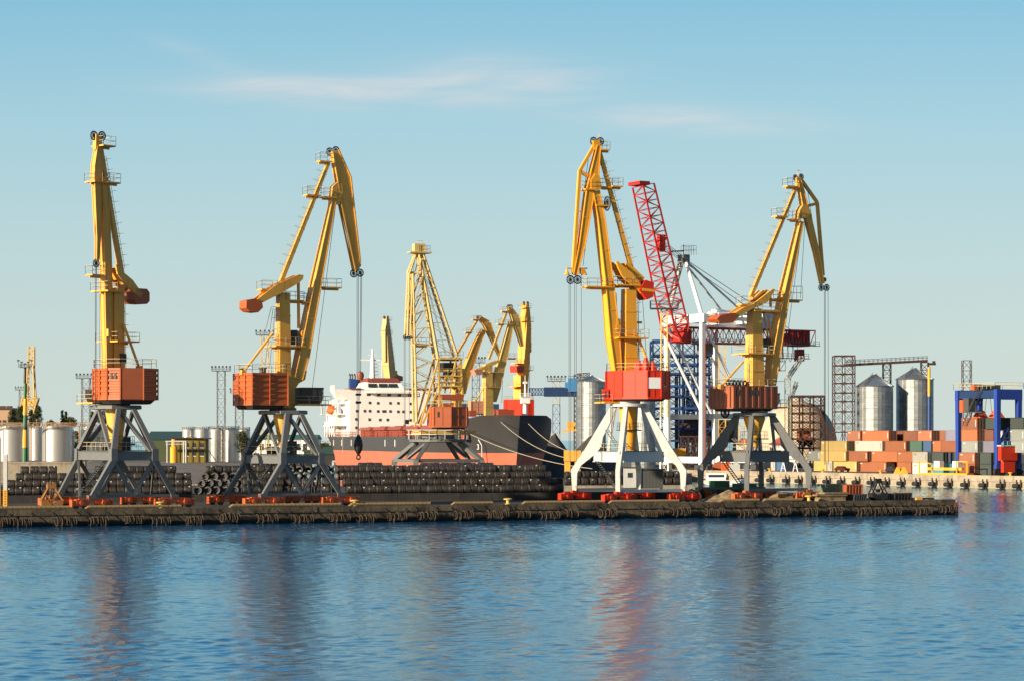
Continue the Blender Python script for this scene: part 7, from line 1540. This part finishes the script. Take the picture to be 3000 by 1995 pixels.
gable('shed', 882, 962, 1100, 1302, 1293, 14, M['white'], M['lgrey'], 'low white shed left of the ship stern', ridge='flat', wins=6)
gable('hut', 947, 1003, 800, 1330, 1308, 10, M['steel'], DRF, 'dark green roofed hut just left of the ship stern', ridge='x')
gable('hut', 890, 944, 860, 1322, 1316, 10, GW, DRF, 'small green hut behind the right legs of the second crane', ridge='flat')
bd = gable('old_building', -40, 36, 1150, 1199, 1194, 20, plain('pink plaster', (.46,.30,.20), .9), M['brown'], 'pink plastered old building at the left edge behind the trees', ridge='flat', wins=5)
for px, lab in ((2,'left chimney stack on the pink old building'),(22,'right chimney stack on the pink old building')):
    b = MB(); b.box((X(px,1150)-1.2,1153,Zp(1195,1150)),(X(px,1150)+1.2,1156,Zp(1188,1150))); b.build('chimney', M['brown'], bd)
# yard clutter behind the second crane: pipes, lorries of green and white
for i, (px, D, w_, h, col, lab) in enumerate(((795,840,3.2,2.8,'green','green machine behind the left legs of the second crane'),(872,830,3.6,3.2,'white','white tank wagon seen between the second crane legs'),(915,835,3.0,2.6,'green','green machine behind the right legs of the second crane'),(850,825,2.4,3.4,'yellow','yellow machine at the foot of the second crane column'),(760,850,2.6,3.6,'amber','amber pipe skid left of the second crane column'),(990,780,2.4,1.6,'lgrey','pale crate before the dark green hut'))):
    q = V(X(px,D), D, LAND); r = thing('yard_machine', q, lab, 'machine'); b = MB(); b.obox(q+V(0,0,h*.35), V(w_,0,0), V(0,1.4,0), V(0,0,h*.35)); b.obox(q+V(-w_*.4,0,h*.85), V(w_*.35,0,0), V(0,1,0), V(0,0,h*.2)); b.build('body', M[col], r)
    b = MB()
    for k in range(4): b.tube(q+V(-w_+k*w_*.6,-1.6,0), q+V(-w_+k*w_*.6,-1.6,h*rnd.uniform(.8,1.4)), .16, .16, 6)
    b.build('pipe', M['steel'], r)
def light_mast(px, py, D, label, **kw): return lattice_mast(px, py, D, LAND, kw.pop('w', 2.2), label, kw.pop('mat', M['grey']), kw.pop('lamps', 6), group='light masts on the left shore', **kw)
light_mast(252, 1108, 900, 'grey lattice light mast left of the leftmost crane', w=2.9); light_mast(648, 1086, 900, 'tall lattice light mast left of the second crane', w=2.8); light_mast(701, 1150, 980, 'light mast whose lower part shows under the second crane cabin', w=3.0); light_mast(66, 1142, 1250, 'small distant light mast at the left behind the banded pole', w=3.0)
lattice_mast(776, 982, 900, LAND, 2.6, 'yellowish lattice mast with a railed head behind the second crane column', M['cream'], 5, None)
r = thing('banded_pole', V(X(73,880),880,LAND), 'tall light pole banded green and yellow before the left tanks', 'pole'); zs = [LAND, Zp(1310,880), Zp(1258,880), Zp(1248,880), Zp(1215,880), Zp(1167,880), Zp(1122,880), Zp(1076,880)]; ms = ['green','yellow_fresh','black','green','yellow_fresh','green','brown']
for i in range(7): b = MB(); b.tube(V(X(73,880),880,zs[i]), V(X(74,880),880,zs[i+1]), .95-.07*i, .88-.07*i, 10); b.build('pole_band', M[ms[i]], r)
b = MB(); q = V(X(74,880),880,zs[-1]); b.obox(q, V(1.8,0,0), V(0,1.2,0), V(0,0,.12)); b.rail([q+V(i*1.8,j*1.2,.1) for i, j in ((-1,-1),(1,-1),(1,1),(-1,1))], 1.1, .1, 1.2, closed=True); b.build('platform', M['steel'], r)
for i in range(5): b = MB(); b.obox(q+V(-2.4+i*1.2,-.6,1.3+abs(i-2)*.6), V(.4,0,0), V(0,.3,0), V(0,0,.25)); b.tube(q+V(-2.4+i*1.2,-.6,0), q+V(-2.4+i*1.2,-.6,1.3+abs(i-2)*.6), .08, .08, 5); b.build('floodlight', M['steel'], r)
yc = lattice_mast(91, 1070, 1180, LAND, 6.5, 'thin yellow lattice crane far off behind the left trees', M['cream'], 0, None, plat=False, name='far_crane', cat='crane', wt=2.6)
b = MB(); q = V(X(92,1180),1180,0); b.truss(q+V(0,0,Zp(1072,1180)), q+V(0,0,Zp(1016,1180)), 2.8, 2.0, 6, .5, .25, up=V(0,1,0)); b.build('jib_top', M['cream'], yc); b = MB(); b.obox(q+V(-1,0,Zp(1180,1180)), V(2.4,0,0), V(0,2,0), V(0,0,1.2)); b.truss(q+V(-3,0,Zp(1225,1180)), q+V(0,0,Zp(1160,1180)), 7, 5, 6, .5, .28, up=V(0,1,0)); b.build('machinery', M['yellow_far'], yc)

# trees
def foliage_mat(name, a, c):
    m, t, b = newmat(name); oi = nn(t, 'ShaderNodeObjectInfo'); n = noise(t, pos(t), .5, 3); col = mixc(t, n, a, c); t.links.new(col, b.inputs['Base Color']); b.inputs['Roughness'].default_value = .7; b.inputs['Specular IOR Level'].default_value = .2; return m
FO = [foliage_mat('dark foliage', (.018,.032,.014), (.05,.065,.025)), foliage_mat('olive foliage', (.03,.04,.015), (.075,.075,.03))]; BK = plain('bark', (.08,.06,.045), .9)
def tree(px, w_px, py_top, py_base, D, label, seed, kind=0, shape='round', base=LAND):
    r = random.Random(seed); W_ = w_px/2/FPX*D; zt = Zp(py_top,D); c = V(X(px,D),D,base); t = thing('tree', c, label, 'tree', 'trees on the left shore'); z0 = max(base+1.0, Zp(py_base,D)); H = zt-z0
    b = MB(); b.tube(c, V(c.x,c.y,z0+H*.5), .45, .18, 8)
    for i in range(5):
        a = r.uniform(0,6.3); b.tube(V(c.x,c.y,z0+H*(.1+.1*i)), V(c.x+math.cos(a)*W_*.6, c.y+math.sin(a)*W_*.6, z0+H*(.35+.1*i)), .14, .04, 5)
    b.build('trunk', BK, t)
    f = MB(); cl = []
    for i in range(48):
        u = r.random(); 
        if shape == 'poplar': rr = W_*(.35+.65*math.sin(min(1,u*1.15+.1)*math.pi)**.6)*.72
        else: rr = W_*math.sqrt(max(.06,1-(2*u-.9)**2))*.8
        a = r.uniform(0,6.3); q = math.sqrt(r.random()); cl.append((V(c.x+math.cos(a)*rr*q, c.y+math.sin(a)*rr*q, z0+H*(.04+.9*u)), W_*r.uniform(.26,.46)))
    sz = max(.28, W_*.075)
    for cc_, cr_ in cl:
        for k in range(44):
            d = V(r.gauss(0,1), r.gauss(0,1), r.gauss(0,.8)).normalized(); p_ = cc_+d*cr_*r.uniform(.55,1.08); e1 = V(r.gauss(0,1), r.gauss(0,1), r.gauss(0,1)).normalized(); e2 = e1.cross(d+V(.01,.02,.03)).normalized(); s = sz*r.uniform(.6,1.3); o_ = len(f.v)
            f.v += [p_-e1*s, p_+e2*s*.6, p_+e1*s, p_-e2*s*.6]; f.f.append((o_,o_+1,o_+2,o_+3))
    f.build('crown', FO[kind], t)
tree(112, 36, 1184, 1245, 1120, 'dense dark poplar shaped tree beside the far yellow crane', 1, 0, 'poplar'); tree(60, 40, 1186, 1245, 1130, 'dark conifer cluster left of the banded pole', 2, 0, 'poplar'); tree(38, 34, 1200, 1245, 1120, 'broad dark tree before the pink building', 3, 0); tree(182, 16, 1200, 1244, 1150, 'narrow dark tree left of the grey light mast, the left of a pair', 4, 0, 'poplar'); tree(193, 14, 1204, 1244, 1150, 'narrow dark tree left of the grey light mast, the right of a pair', 5, 0, 'poplar')
tree(205, 50, 1224, 1250, 1160, 'low spreading tree below the narrow dark pair', 6, 1); tree(150, 30, 1232, 1250, 1160, 'low bush like tree right of the dense poplar', 7, 1); tree(270, 20, 1204, 1246, 1150, 'dark tree just left of the leftmost crane ring', 8, 0, 'poplar'); tree(222, 40, 1262, 1330, 990, 'dark leafy tree between the left tanks and the leftmost crane', 9, 1); tree(300, 44, 1175, 1240, 1150, 'dark tree seen behind the slewing ring of the leftmost crane', 10, 0)
tree(708, 54, 1264, 1325, 860, 'round olive tree left of the second crane legs', 11, 1); tree(1002, 26, 1296, 1325, 1000, 'small tree beside the ship stern', 12, 1); tree(950, 60, 1300, 1320, 1050, 'low olive tree before the white shed', 13, 1); tree(92, 20, 1196, 1246, 1140, 'dark tree between the conifers and the poplar', 14, 0)
